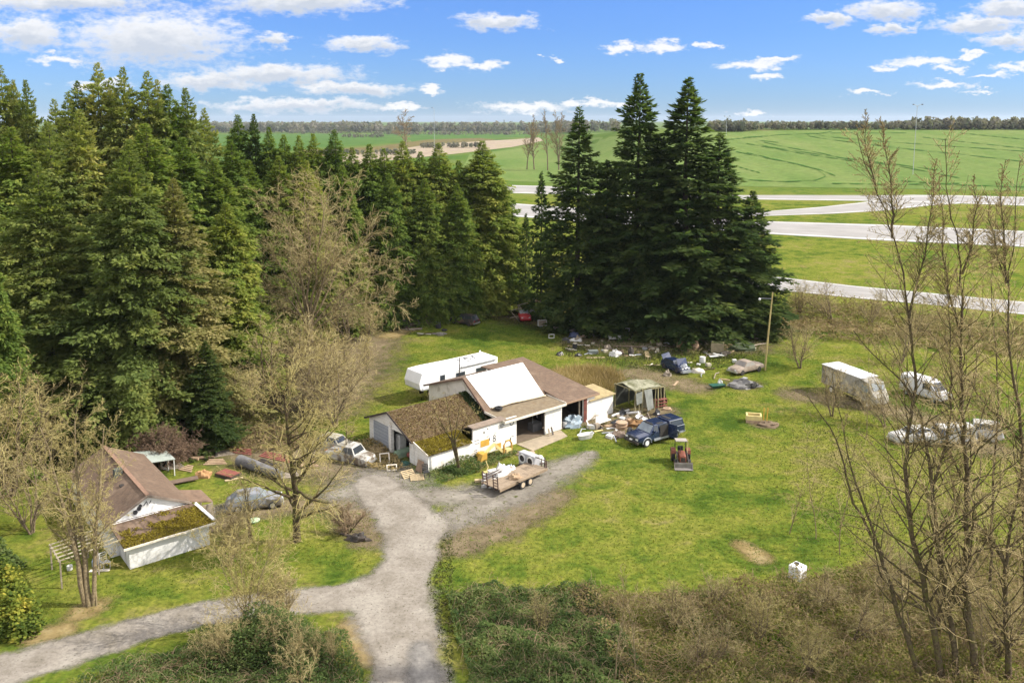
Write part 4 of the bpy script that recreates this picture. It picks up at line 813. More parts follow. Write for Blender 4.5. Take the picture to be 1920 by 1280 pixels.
m = MB(); m.prism([(0.2, 2.66), (10.5, 2.66), (10.5, 4.1)], 'x', 20.30, 20.44); m.build('side_wall', WHITE, shop)
m = MB(); m.slab([(19.6, -0.2, 2.10), (23.45, -0.2, 2.10), (23.45, 3.1, 2.35), (20.95, 3.1, 2.35)], 0.1); ar = m.build('annex_roof', pm('straw_moss_roofing', (0.38, 0.30, 0.15), (0.26, 0.2, 0.1), 3, 0.95, 0.6), shop)
m = MB(); m.box(18.92, 19.38, -0.045, -0.003, 0.0, 2.44); m.build('door_post', REDW, shop)
m = MB(); m.box(18.55, 18.70, 0.25, 0.40, 0.03, 2.4); m.build('inner_post', WOODG, shop)
m = MB(); m.slab([(4.8, -0.15, 2.76), (8.72, -0.15, 2.76), (8.72, 0.75, 2.82), (4.8, 0.75, 2.82)], 0.1); m.build('flat_roof', pm('pinkish_tar_paper', (0.25, 0.19, 0.14), (0.17, 0.13, 0.1), 2, 0.9, 0.2), shop)
# low garage with mossy roof
m = MB(); m.box(7.0, 8.7, 9.45, 9.55, 0, 2.2); m.box(0.14, 7.0, 9.45, 9.55, 0, 2.3)
m.prism([(2.15, 0), (2.86, 0), (2.86, 2.28), (6.05, 2.28), (6.05, 0), (6.3, 0), (6.3, 2.32), (8.95, 2.32), (8.95, 0), (9.6, 0), (9.6, 2.35), (5.95, 3.72), (2.15, 2.12)], 'x', 0.0, 0.14); m.build('garage_gable', WHITE, shop)
m = MB(); m.box(0.05, 0.10, 6.3, 8.95, 0, 2.32); m.build('garage_door', GREYP, shop)
m = MB(); m.box(-0.10, 0.22, 5.72, 6.08, 0, 2.5); m.box(-0.16, 0.28, 5.66, 6.14, 2.5, 2.6); m.build('gate_post', WHITE, shop)
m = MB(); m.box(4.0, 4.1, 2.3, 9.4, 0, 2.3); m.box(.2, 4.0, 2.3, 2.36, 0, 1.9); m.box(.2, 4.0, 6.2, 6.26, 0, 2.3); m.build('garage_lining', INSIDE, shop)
gq = [(-0.35, 2.0, 2.12), (8.7, 2.0, 2.12), (8.7, 5.95, 3.86), (-0.35, 5.95, 3.86)]; gq2 = [(-0.35, 5.95, 3.862), (8.7, 5.95, 3.862), (8.7, 9.9, 2.3), (-0.35, 9.9, 2.3)]
m = MB(); m.slab(gq, 0.12); m.slab(gq2, 0.12); gr = m.build('garage_roof', SHINGLED, shop)
mossclumps('moss', gq, 7000, leafmat('roof_needle_litter', [(0.2, (0.085, 0.055, 0.026)), (0.5, (0.14, 0.095, 0.042)), (0.8, (0.21, 0.165, 0.075))], 0.0, 0, nscale=2), gr, 3, 0.055, lambda p: 0.6)
mossclumps('moss', [gq[1], gq[2], (7.9, 5.95, 3.86), (7.7, 2.0, 2.12)], 900, leafmat('shadow_litter', [(0.2, (0.012, 0.022, 0.010)), (0.5, (0.03, 0.045, 0.018)), (0.85, (0.07, 0.085, 0.03))], 0.15, 0, nscale=2), gr, 5, 0.16, lambda p: 0.5)  # dark clumps: gable's cast shadow put into the colour, plus leaf litter
m = MB(); m.bar((-0.38, 2.0, 2.10), (-0.38, 5.95, 3.84), 0.05, 0.16); m.bar((-0.38, 5.95, 3.84), (-0.38, 9.9, 2.28), 0.05, 0.16); m.build('rake_board', pm('dark_rake', (0.06, 0.045, 0.04), (0.04, 0.03, 0.028), 3, 0.9), shop)
# lean-to with moss roof
m = MB(); m.prism([(0.0, 0), (2.1, 0), (2.1, 1.98), (0.0, 1.5)], 'x', 0.0, 0.10); m.box(0.10, 4.7, 0.0, 0.10, 0, 1.5); m.box(4.7, 4.88, 0.0, 0.1, 0, 1.62); m.build('lean_to_wall', WHITE, shop)
lq = [(-0.12, -0.18, 1.52), (4.7, -0.18, 1.52), (4.7, 2.0, 2.08), (-0.12, 2.0, 2.08)]
m = MB(); m.slab(lq, 0.07); lr = m.build('lean_to_roof', pm('mouldy_roofing', (0.16, 0.12, 0.05), (0.10, 0.075, 0.035), 3, 0.95, 0.5), shop)
mossclumps('moss', lq, 7000, MOSS, lr, 8, 0.07, lambda p: 0.45-0.5*(p[0] > 0.72))
m = MB(); m.bar((-0.15, -0.2, 1.55), (-0.15, 2.05, 2.13), 0.07, 0.12); m.build('edge_board', FASC, shop)
# papered front wall: notices, painted marks, yellow boards
def disc(mb, s, z, r, r2, n=20, y=-0.012):
    b = len(mb.v)
    for k in range(n):
        a = 2*pi*k/n; mb.v += [(s+r*cos(a), y, z+r*sin(a)), (s+r2*cos(a), y, z+r2*sin(a))]
    for k in range(n): j = (k+1) % n; mb.f.append((b+2*k, b+2*j, b+2*j+1, b+2*k+1))
    return mb
for q in ((9.45, 2.2, 0.26, 0.17), (7.35, 1.38, 0.16, 0.09), (7.35, 1.08, 0.19, 0.11)): disc(MB(), *q).build('painted_ring', INK, shop)
for (s, z, a, b) in [(8.0, 2.3, .5, .05), (8.05, 2.18, .55, .05), (7.98, 2.05, .45, .05), (6.1, 1.95, .12, .22), (6.55, 2.2, .1, .18), (6.45, 1.55, .25, .05), (5.05, 1.5, .55, .05), (5.1, 1.2, .5, .04), (5.0, 0.6, .35, .05), (5.0, 0.42, .35, .05), (5.0, 0.25, .3, .05), (9.25, .5, .12, .30), (9.4, .85, .3, .05), (6.75, 1.15, .10, .25)]: MB().box(s, s+a, -0.014, -0.003, z, z+b).build('painted_mark', INK, shop)
MB().box(5.75, 6.75, -0.02, -0.002, 0.75, 1.35).build('yellow_board', YEL, shop); MB().box(7.55, 8.15, -0.02, -0.002, 0.10, 0.62).build('yellow_board', YEL, shop)
for (a, b, c, d) in [(6.85, 7.15, .8, 1.6), (7.65, 8.55, 0.9, 1.75), (8.7, 9.2, .6, 1.2), (6.3, 6.9, 1.75, 2.2)]:
    m = MB(); m.box(a, b, -0.009, -0.003, c, d); m.build('notice', PAPER, shop)
m = MB(); m.box(15.2, 15.75, -0.14, -0.01, 2.32, 2.42); m.build('light_bracket', DKMET, shop)
m = MB(); m.prism([(9.95, -0.15), (15.6, -0.15), (15.0, -1.75), (10.0, -2.35)], 'z', -0.05, 0.06); m.build('door_apron', CONCR, shop)
# utility pole with wires on the gable
pl = G(863, 735); b = shop.matrix_basis if False else None
pol = thing('service_mast', 'thin dark service mast rising beside the workshop gable', 'mast', G(862, 760))
m = MB(); m.tube([(0, 0, 0), (0, 0, hgt(862, 670, G(862, 760).y))], 0.055, 8); m.build('pole', DKMET, pol)
MB().bar((-0.35, 0, 3.7), (0.3, 0, 3.85), 0.05).build('bracket', DKMET, pol); MB().bar((-0.2, 0, 4.4), (0.25, 0.1, 4.4), 0.04).build('bracket', DKMET, pol)
# ---------------- small house with lean-to
H0 = G(244, 1067); HA = radians(39.0)
hs = thing('small_house', 'low white house with brown roof, gable ornaments and a moss-roofed lean-to', 'house', H0, HA)
m = MB(); m.prism([(-0.6, 0), (4.6, 0), (4.6, 2.45), (2.0, 3.70), (-0.6, 2.45)], 'y', 2.45, 2.6); m.build('gable_wall', WHITE2, hs)
m = MB(); m.box(-0.6, -0.46, 2.6, 13.6, 0, 2.4); m.box(4.46, 4.6, 2.6, 13.6, 0, 2.4); m.prism([(-0.46, 0), (4.46, 0), (4.46, 2.4), (2.0, 3.6), (-0.46, 2.4)], 'y', 13.45, 13.6); m.build('wall', WHITE, hs)
m = MB(); m.slab([(-0.85, 2.25, 2.42), (-0.85, 13.9, 2.42), (2.0, 13.9, 3.92), (2.0, 2.25, 3.92)], 0.13); m.slab([(2.0, 2.25, 3.922), (2.0, 13.9, 3.922), (4.95, 13.9, 2.52), (4.95, 2.25, 2.52)], 0.13); rf = m.build('roof', SHINGLE, hs)
m = MB(); m.bar((1.98, 2.2, 3.95), (1.98, 13.9, 3.95), 0.28, 0.06); m.build('ridge_cap', pm('ridge_shingle', (0.25, 0.15, 0.10), (0.2, 0.12, 0.08), 3, 0.9), rf)
m = MB(); m.box(1.2, 1.75, 7.6, 8.15, 3.3, 4.15); m.build('chimney', pm('sooty_vent', (0.09, 0.10, 0.085), (0.05, 0.055, 0.05), 3, 0.9), rf); m = MB(); m.box(1.1, 1.4, 5.8, 6.15, 3.3, 3.6); m.build('roof_vent', DKMET, rf)
m = MB(); m.bar((-0.88, 2.22, 2.36), (2.0, 2.22, 3.86), 0.05, 0.16); m.bar((2.0, 2.22, 3.86), (4.98, 2.22, 2.46), 0.05, 0.16); m.build('rake_board', pm('grey_rake', (0.25, 0.2, 0.16), (0.18, 0.14, 0.11), 3, 0.9), hs)
m = MB(); m.box(-0.65, 4.75, 2.30, 2.42, 2.28, 2.44); m.build('ledge_board', WHITE2, hs)
for (s, z, r) in [(1.15, 2.82, 0.16), (1.42, 3.02, 0.14), (1.52, 3.2, 0.11)]:
    m = MB(); m.lathe([(r, 2.36), (r, 2.44), (r*0.5, 2.44), (r*0.5, 2.36)], (s, 0, z), 'y', 16); m.build('ornament', INK, hs)
m = MB(); m.bar((1.75, 2.42, 3.15), (1.95, 2.42, 3.4), 0.04); m.bar((1.95, 2.42, 3.4), (2.05, 2.42, 3.1), 0.04); m.bar((2.15, 2.42, 3.2), (2.25, 2.42, 3.4), 0.04); m.build('ornament', INK, hs)
m = MB(); m.box(0, 5.4, 0, 0.12, 0, 1.62); m.prism([(0.12, 0), (2.4, 0), (2.4, 2.35), (0.12, 1.62)], 'x', 5.26, 5.4); m.box(0.0, 0.12, 0.12, 0.85, 0, 1.7); m.box(0.0, 0.12, 1.0, 2.4, 0, 2.0); lw = m.build('lean_to_wall', STUCCO, hs)
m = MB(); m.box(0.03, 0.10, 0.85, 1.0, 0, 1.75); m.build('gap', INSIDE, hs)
q = [(-0.35, -0.3, 1.68), (5.75, -0.3, 1.68), (5.05, 2.44, 2.46), (-0.6, 2.44, 2.46)]
m = MB(); m.slab(q, 0.1); lr = m.build('lean_to_roof', SHINGLE, hs)
mossclumps('moss', q, 12000, MOSS, lr, 12, 0.06, lambda p: (0.32+0.5*p[0]-p[1])*3)
m = MB(); m.bar((-0.4, -0.36, 1.64), (1.7, -0.36, 1.64), 0.10, 0.13); m.bar((1.7, -0.37, 1.66), (3.5, -0.37, 1.66), 0.10, 0.12); m.bar((3.5, -0.36, 1.63), (5.8, -0.36, 1.66), 0.10, 0.13); m.build('gutter', FASC, hs)
m = MB(); m.slab([(5.62, -0.1, 1.88), (5.88, -0.1, 1.85), (5.35, 2.0, 2.4), (5.1, 2.0, 2.43)], 0.07); m.build('edge_board', WHITE2, hs)
m = MB(); m.slab([(4.9, 3.2, 2.25), (7.0, 3.6, 1.5), (7.0, 6.2, 1.5), (4.9, 5.6, 2.3)], 0.08); m.build('porch_roof', pm('porch_brown', (0.2, 0.13, 0.085), (0.14, 0.09, 0.06), 3, 0.9), hs)
m = MB(); m.box(4.9, 6.9, 3.3, 3.4, 0, 1.5); m.bar((6.9, 3.6, 0), (6.9, 3.6, 1.5), .1); m.bar((6.9, 6.1, 0), (6.9, 6.1, 1.5), .1); m.build('porch_wall', WOODG, hs)
# pergola slats left of the house
pg = thing('pergola', 'pale slatted pergola against the left side of the small house', 'pergola', H0, HA)
for k in range(6): m = MB(); m.bar((-0.15, 0.7+k*0.55, 1.95), (-4.2, 0.4+k*0.55, 1.85), 0.05, 0.07); m.build('slat', WOODP, pg)
m = MB(); m.bar((-4.1, .2, 1.78), (-4.1, 3.4, 1.78), .08); m.bar((-1.8, .5, 1.82), (-1.8, 3.6, 1.82), .08); m.build('beam', WOODG, pg)
for (s, t_) in [(-4.1, .3), (-4.1, 3.3), (-1.8, .6), (-1.8, 3.5)]: m = MB(); m.bar((s, t_, 0), (s, t_, 1.78), .09); m.build('post', WOODG, pg)
# ================================================================ VEHICLES
def hexmat(n, c, **k): return pm(n, c, tuple(x*0.8 for x in c), 1.2, k.pop('rough', 0.35), **k)
CHROME = pm('dull_chrome', (0.55, 0.55, 0.56), (0.4, 0.4, 0.41), 2, 0.3, metal=0.7)
WHEELW = pm('white_wheel', (0.72, 0.71, 0.70), (0.55, 0.54, 0.52), 2, 0.45)
TAIL = pm('red_lamp', (0.32, 0.02, 0.02), (0.25, 0.015, 0.015), 2, 0.3)
LAMP = pm('clear_lamp', (0.62, 0.62, 0.6), (0.5, 0.5, 0.48), 2, 0.2)
def wheel(parent, x, y, r=0.36, w=0.24, rim=WHEELW, name='wheel', sideways=1):
    m = MB(); m.lathe([(r*0.62, -w/2), (r*0.93, -w/2), (r, -w/2+0.04), (r, w/2-0.04), (r*0.93, w/2), (r*0.62, w/2)], (x, y, r), 'y', 22); o = m.build(name, BLACK, parent, True)
    m = MB(); s = 1 if y > 0 else -1
    m.lathe([(r*0.62, -0.012), (r*0.60, 0.012), (r*0.25, 0.02), (r*0.1, 0.02)], (x, y+s*w/2, r), 'y', 18) if s > 0 else m.lathe([(r*0.1, -0.02), (r*0.25, -0.02), (r*0.60, -0.012), (r*0.62, 0.012)], (x, y+s*w/2, r), 'y', 18)
    m.build('rim', rim, o, True); return o
def ring(x, wl, wu, z0, z1, rb=0.10, crown=0.04):
    """8-point body cross-section, lower half-width wl, upper wu"""
    return [(x, -wl*0.93, z0), (x, -wl, z0+rb), (x, -(wl+wu)/2-0.01, (z0+z1)/2), (x, -wu, z1-rb*0.6), (x, -wu*0.86, z1), (x, 0, z1+crown), (x, wu*0.86, z1), (x, wu, z1-rb*0.6), (x, (wl+wu)/2+0.01, (z0+z1)/2), (x, wl, z0+rb), (x, wl*0.93, z0)]
def car(label, loc, rz, paint, L=4.4, W=1.75, hood=0.95, belt=0.98, top=1.42, cab=(0.28, 0.42, 0.80, 0.93), deck=None, clear=0.26, wr=0.32, rim=CHROME, wheels=True, name='car', cat='car', group=None, tilt=0, glass=GLASS, stripe=None, wb=(0.19, 0.80)):
    """sedan / wagon / pickup: x forward is the front at +L/2; cab fractions measured from the front"""
    t = thing(name, label, cat, loc, rz, group); t.rotation_euler = (tilt, 0, rz); h = L/2; hw = W/2; X = lambda f: h-f*L
    rings = [ring(X(0.0), hw*0.86, hw*0.80, clear+0.12, hood-0.20), ring(X(0.03), hw*0.96, hw*0.90, clear, hood-0.06), ring(X(0.14), hw, hw*0.95, clear, hood), ring(X(cab[0]), hw, hw*0.96, clear, belt),
             ring(X(0.5), hw, hw*0.97, clear, belt+0.01), ring(X(cab[3]), hw, hw*0.96, clear, belt if deck is None else deck), ring(X(0.97), hw*0.97, hw*0.93, clear+0.05, (belt-0.04) if deck is None else deck), ring(X(1.0), hw*0.88, hw*0.86, clear+0.14, (belt-0.16) if deck is None else deck-0.08)]
    m = MB(); m.loft(rings); m.build('body', paint, t, True)
    a, b, c, d = [X(f) for f in cab]; wl = hw*0.95; wu = hw*0.76
    def cr(x, w_, z): return [(x, -w_, z), (x, w_, z)]
    m = MB(); lo = belt-0.02
    vs = [(a, -wl, lo), (a, wl, lo), (d, wl, lo), (d, -wl, lo), (b, -wu, top), (b, wu, top), (c, wu, top), (c, -wu, top), ((b+c)/2, 0, top+0.045)]
    m.add(vs, [(0, 1, 5, 4), (2, 3, 7, 6), (1, 2, 6, 5), (3, 0, 4, 7), (4, 5, 8), (5, 6, 8), (6, 7, 8), (7, 4, 8)]); m.build('cabin', paint, t)
    def lerp(p, q, k): return tuple(p[i]+(q[i]-p[i])*k for i in range(3))
    def pane(nm, p0, p1, p2, p3, i0=0.08, i1=0.92, j0=0.12, j1=0.88, off=(0, 0, 0)):
        P = [lerp(lerp(p0, p1, i), lerp(p3, p2, i), j) for i, j in ((i0, j0), (i1, j0), (i1, j1), (i0, j1))]
        mm = MB(); P = [tuple(p[k]+off[k] for k in range(3)) for p in P]; back = [tuple(p[k]-off[k]*0.6 for k in range(3)) for p in P]
        mm.add(P+back, [(0, 1, 2, 3), (7, 6, 5, 4)] + [(i, i+4, (i+1) % 4+4, (i+1) % 4) for i in range(4)]); return mm.build(nm, glass, t)
    pane('windscreen', vs[0], vs[1], vs[5], vs[4], off=(0.02, 0, 0.012)); pane('rear_window', vs[3], vs[2], vs[6], vs[7], off=(-0.02, 0, 0.012))
    for s in (1, -1):
        p = (vs[1], vs[2], vs[6], vs[5]) if s > 0 else (vs[0], vs[3], vs[7], vs[4])
        pane('side_window', *p, i0=0.05, i1=0.48, off=(0, 0.014*s, 0.006)); pane('side_window', *p, i0=0.53, i1=0.95, off=(0, 0.014*s, 0.006))
        m = MB(); m.box(h-0.06, h+0.005, s*hw*0.55-0.14, s*hw*0.55+0.14, hood-0.27, hood-0.12); m.build('headlight', LAMP, t)
        m = MB(); m.box(-h-0.005, -h+0.06, s*hw*0.62-0.12, s*hw*0.62+0.12, belt-0.32, belt-0.15); m.build('tail_light', TAIL, t)
    m = MB(); m.box(h-0.03, h+0.09, -hw*0.92, hw*0.92, clear+0.05, clear+0.24); m.build('bumper', stripe or CHROME, t); m = MB(); m.box(-h-0.09, -h+0.03, -hw*0.92, hw*0.92, clear+0.07, clear+0.26); m.build('bumper', stripe or CHROME, t)
    if wheels:
        for f in wb:
            for s in (1, -1): wheel(t, X(f), s*(hw-0.10), wr, 0.22, rim)
    if stripe:
        for s in (1, -1): m = MB(); m.box(X(0.74), X(0.26), min(s*(hw+0.002), s*(hw+0.025)), max(s*(hw+0.002), s*(hw+0.025)), clear+0.02, clear+0.22); m.build('side_moulding', stripe, t)
    return t
def head(u1, v1, u2, v2):
    a, b = G(u1, v1), G(u2, v2); return math.atan2(b.y-a.y, b.x-a.x)
# ---- dark blue pickup with canopy, open rear door
NAVY = pm('dark_blue_paint', (0.012, 0.022, 0.060), (0.009, 0.016, 0.045), 1.2, 0.25, spec=0.6, coat=0.6)
SILV = pm('silver_trim', (0.36, 0.38, 0.40), (0.28, 0.29, 0.31), 1.5, 0.4, metal=0.3)
pk = G(1228, 824); pr = head(1258, 824, 1205, 842); pr = radians(214)
pt = thing('pickup_truck', 'dark blue pickup with grey trim, canopy and an open rear door on the grass', 'pickup', pk, pr)
Lp, Wp = 5.9, 1.98; h = Lp/2; hw = Wp/2
m = MB(); m.loft([ring(h, hw*.9, hw*.86, 0.5, 0.95), ring(h-.1, hw*.97, hw*.93, 0.45, 1.07), ring(h-1.2, hw, hw*.96, 0.42, 1.15), ring(h-1.45, hw, hw*.97, 0.42, 1.18), ring(-0.3, hw, hw*.98, 0.42, 1.20), ring(-h+.1, hw, hw*.98, 0.45, 1.20), ring(-h, hw*.98, hw*.95, 0.5, 1.16)]); m.build('body', NAVY, pt, True)
m = MB(); a, b_, c, d = h-1.35, h-2.1, -0.75, -0.85; wl, wu = hw*.95, hw*.78; lo, tp = 1.17, 1.86
cv = [(a, -wl, lo), (a, wl, lo), (d, wl, lo), (d, -wl, lo), (b_, -wu, tp), (b_, wu, tp), (c, wu, tp), (c, -wu, tp)]
m.add(cv, [(0, 1, 5, 4), (2, 3, 7, 6), (1, 2, 6, 5), (3, 0, 4, 7), (4, 5, 6, 7)]); cb = m.build('cab', NAVY, pt, bevel=0.04)
m = MB(); wl2, wu2 = hw*.96, hw*.82; d0, d1 = -0.92, -h+.06
m.add([(d0, -wl2, 1.19), (d0, wl2, 1.19), (d1, wl2, 1.19), (d1, -wl2, 1.19), (d0-.05, -wu2, 1.92), (d0-.05, wu2, 1.92), (d1+.15, wu2, 1.88), (d1+.15, -wu2, 1.88)], [(3, 2, 1, 0), (0, 1, 5, 4), (2, 3, 7, 6), (1, 2, 6, 5), (3, 0, 4, 7), (4, 5, 6, 7)]); cn = m.build('canopy', NAVY, pt, bevel=0.03)
def quadpane(nm, P, mat, par, n, th=0.015):
    n = Vector(n).normalized()*th; m = MB(); m.add([tuple(Vector(p)+n) for p in P]+[tuple(Vector(p)-n*.3) for p in P], [(0, 1, 2, 3), (7, 6, 5, 4)]+[(i, i+4, (i+1) % 4+4, (i+1) % 4) for i in range(4)]); return m.build(nm, mat, par)
quadpane('windscreen', [(a-.06, -wl*.9, lo+.07), (a-.06, wl*.9, lo+.07), (b_+.08, wu*.9, tp-.06), (b_+.08, -wu*.9, tp-.06)], GLASSL, pt, (.7, 0, .7))
for s in (1, -1):
    quadpane('side_window', [(a-.4, s*wl*.985, lo+.06), (0.52, s*wl*.985, lo+.06), (0.45, s*wu*1.02, tp-.1), (b_+.02, s*wu*1.02, tp-.1)], GLASS, pt, (0, s, .25), .02)
    quadpane('side_window', [(0.35, s*wl*.985, lo+.04), (d+.1, s*wl*.985, lo+.04), (c-.02, s*wu*1.02, tp-.1), (0.32, s*wu*1.02, tp-.1)], GLASS, pt, (0, s, .25), .02)
    quadpane('side_window', [(d0-.2, s*wl2, 1.36), (d1+.25, s*wl2, 1.36), (d1+.35, s*(wu2+.035), 1.76), (d0-.22, s*(wu2+.035), 1.76)], GLASS, cn, (0, s, .2), .02)
    m = MB(); m.box(d1, d0, min(s*hw*.97, s*(hw*.97+.02)), max(s*hw*.97, s*(hw*.97+.02)), 1.2, 1.27); m.bar((d0-.12, s*(hw*.965), 1.3), (d0-.14, s*(wu2+.045), 1.84), 0.06, .03); m.bar((d0-.1, s*(wu2+.04), 1.84), (d1+.2, s*(wu2+.04), 1.81), .06, .03); m.build('trim', SILV, cn)
    m = MB(); m.box(-1.5, h-1.9, min(s*(hw+.001), s*(hw+.045)), max(s*(hw+.001), s*(hw+.045)), 0.42, 0.62); m.box(-h+.2, -2.3, min(s*(hw+.001), s*(hw+.03)), max(s*(hw+.001), s*(hw+.03)), 0.5, 0.66); m.build('side_moulding', SILV, pt)
    for wx in (h-1.02, -h+1.25):
        m = MB(); pts = [(wx+.52*cos(k*pi/10), s*(hw+.015), .40+.50*sin(k*pi/10)) for k in range(11)]; m.tube(pts, 0.045, 6); m.build('wheel_arch', SILV, pt, True)
        wheel(pt, wx, s*(hw-.11), 0.39, 0.25)
    m = MB(); m.box(h-.07, h+.012, s*.68-.16, s*.68+.16, .74, .92); m.build('headlight', LAMP, pt)
    m = MB(); m.bar((b_+.2, s*(wl+.02), 1.3), (b_+.2, s*(wl+.22), 1.34), .14, .2); m.build('mirror', NAVY, pt)
m = MB(); m.box(h-.03, h+.02, -.5, .5, .70, .93); m.build('grille', pm('black_grille', (.02, .02, .02), (.03, .03, .03), 4, .5), pt)
m = MB(); m.box(h-.04, h+.14, -hw*.93, hw*.93, .44, .64); m.build('bumper', DKMET, pt); m = MB(); m.box(-h-.14, -h+.02, -hw*.9, hw*.9, .46, .64); m.build('bumper', SILV, pt)
m = MB(); m.box(h-.02, h+.155, -.18, .12, .66, .76); m.build('licence_plate', PAPER, pt)
m = MB(); m.box(-.30, .42, .5*hw, .8*hw, 1.86, 1.90); m.box(0.8, 1.0, -.55, .55, tp, tp+.05); m.box(-1.6, -1.2, -.5, .5, 1.9, 1.96); m.build('roof_rack', BLACK, pt)
m = MB(); m.box(0, .05, 0, 1.0, 0, 1.3); dr = m.build('door', NAVY, pt); dr.location = (-0.80, hw-.03, .45); dr.rotation_euler = (0, 0, radians(10))
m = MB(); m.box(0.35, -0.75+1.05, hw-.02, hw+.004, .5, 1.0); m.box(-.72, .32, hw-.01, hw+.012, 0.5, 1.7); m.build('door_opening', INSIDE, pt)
# ---- orange-red tractor with front bucket and grey canopy, facing the camera
TRED = pm('faded_red_paint', (0.20, 0.055, 0.028), (0.13, 0.04, 0.022), 2.0, 0.6, 0.1, dirt=(0.09, 0.05, 0.03))
tk = G(1277, 868); tr = thing('tractor', 'small red tractor with front loader bucket and grey canopy on the lawn', 'tractor', tk, radians(-93), None, (0.74, 0.92, 0.86))
m = MB(); m.loft([ring(1.55, .26, .24, .62, 1.18, .06), ring(1.5, .3, .28, .55, 1.25, .06), ring(.5, .32, .3, .55, 1.35, .06), ring(.1, .34, .3, .55, 1.38, .06)]); m.build('hood', TRED, tr, True)
m = MB(); m.box(1.54, 1.57, -.2, .2, .68, 1.12); m.build('grille', DKMET, tr); m = MB(); m.box(1.1, 1.52, -.015, .015, 1.22, 1.31); m.build('hood_stripe', BLACK, tr)
m = MB(); m.box(-1.3, 1.5, -.2, .2, .45, .62); m.box(-1.3, .1, -.38, .38, .62, .80); m.build('frame', DKMET, tr)
for s in (1, -1):
    wheel(tr, -0.75, s*.72, .66, .36, TRED); wheel(tr, 1.05, s*.66, .40, .22, TRED)
    m = MB(); m.prism([(-1.35, .95), (-1.25, 1.3), (-.75, 1.42), (-.25, 1.28), (-.12, .95), (-.25, .95), (-.35, 1.2), (-.75, 1.33), (-1.15, 1.2), (-1.25, .95)], 'y', s*.5 if s > 0 else -.92, .92 if s > 0 else -.5); m.build('fender', TRED, tr)
    m = MB(); m.bar((-.1, s*.48, 1.25), (.9, s*.5, 1.0), .10, .14); m.bar((.9, s*.5, 1.0), (1.9, s*.5, .45), .10, .14); m.bar((.1, s*.46, .6), (.1, s*.46, 1.3), .1); m.build('loader_arm', DKMET, tr)
m = MB(); m.prism([(1.85, .62), (1.85, .12), (2.35, .06), (2.35, .1), (1.93, .18), (1.93, .62)], 'y', -.85, .85); m.prism([(1.85, .62), (1.85, .12), (2.3, .08)], 'y', -.86, -.82); m.prism([(1.85, .62), (1.85, .12), (2.3, .08)], 'y', .82, .86)
m.box(1.80, 1.86, -.86, .86, .60, .70); m.build('bucket', pm('worn_grey_steel', (.24, .22, .2), (.16, .14, .12), 2, .6, .1, .3), tr)
m = MB(); m.box(-.95, -.45, -.26, .26, .95, 1.1); m.box(-1.05, -.93, -.26, .26, 1.05, 1.55); m.build('seat', BLACK, tr, bevel=.04)
m = MB(); m.lathe([(.20, 0), (.20, .03), (.16, .03), (.16, 0)], (0, 0, 0), 'z', 16, R3(0, -.6, 0, (-.15, 0, 1.5))); m.tube([(0, 0, 1.2), (-.15, 0, 1.5)], .03); m.build('steering_wheel', BLACK, tr)
m = MB(); m.slab([(-1.25, -.55, 2.28), (.1, -.55, 2.40), (.1, .55, 2.40), (-1.25, .55, 2.28)], .07); m.build('canopy_roof', pm('grey_canvas', (.33, .29, .25), (.26, .23, .2), 2, .85), tr)
for s in (1, -1): m = MB(); m.bar((-1.1, s*.5, .9), (-1.1, s*.5, 2.24), .07); m.build('canopy_post', DKMET, tr)
m = MB(); m.tube([(.75, -.22, 1.3), (.75, -.22, 2.0)], .04, 8); m.build('exhaust_pipe', DKMET, tr); m = MB(); m.tube([(-.2, .6, 1.0), (-.2, .6, 2.55)], .035, 8); m.build('marker_pole', YELP, tr)
# ---- fifth-wheel camper
RVW = pm('white_camper_skin', (0.82, 0.81, 0.79), (0.76, 0.75, 0.73), 0.9, 0.45, 0.03, dirt=(0.68, 0.65, 0.58), dscale=0.6, dlo=0.6, dhi=0.85)
rp = Vector(((G(763.7,692,3.4)+G(929.2,667.8,3.4))/2)[:2]+(0,)) if False else (G(763.7,692,3.4)+G(929.2,667.8,3.4))/2
rp.z = 0; rv = thing('camper_trailer', 'long white fifth-wheel camper parked behind the workshop', 'camper', rp, head(763,692,897,657) if False else radians(41))
L2, W2 = 5.35, 1.42; prof = [(-L2+.15, 1.55), (-L2-.05, 1.75), (-L2-.15, 2.35), (-L2+.25, 3.45), (-L2+1.6, 3.5), (-0.5, 3.42), (0.5, 3.4), (L2, 3.38), (L2, .75), (-L2+2.6, .75), (-L2+2.5, 1.5)]
m = MB(); m.prism([(p[0], p[1]) for p in prof], 'y', -W2, W2); m.build('body', RVW, rv, bevel=0.07)
m = MB(); m.box(-L2-.12, -L2+.02, -W2*.9, W2*.9, 1.72, 1.78); m.box(-L2+.3, -L2+2.4, -W2-.012, -W2+.01, 1.62, 1.74); m.build('trim_strip', pm('grey_trim', (.45, .45, .44), (.38, .38, .37), 2, .5), rv)
for (x0, x1, z0, z1) in [(-2.75, -2.15, 2.15, 2.75), (-.6, .6, 1.9, 2.6), (2.2, 3.6, 1.9, 2.6)]:
    m = MB(); m.box(x0-.06, x1+.06, -W2-.02, -W2+.01, z0-.06, z1+.06); wf = m.build('window', SILV, rv); m = MB(); m.box(x0, x1, -W2-.03, -W2-.021, z0, z1); m.build('pane', GLASS, wf)
m = MB(); m.add([(-L2-.10, -1.15, 2.45), (-L2-.10, 1.15, 2.45), (-L2+.215, 1.15, 3.3), (-L2+.215, -1.15, 3.3), (-L2-.02, -1.15, 2.45), (-L2-.02, 1.15, 2.45), (-L2+.28, 1.15, 3.3), (-L2+.28, -1.15, 3.3)], [(0, 3, 2, 1), (4, 5, 6, 7), (0, 1, 5, 4), (1, 2, 6, 5), (2, 3, 7, 6), (3, 0, 4, 7)]); m.build('front_panel', pm('grey_front_panel', (.58, .58, .56), (.5, .5, .48), 1.5, .5), rv)
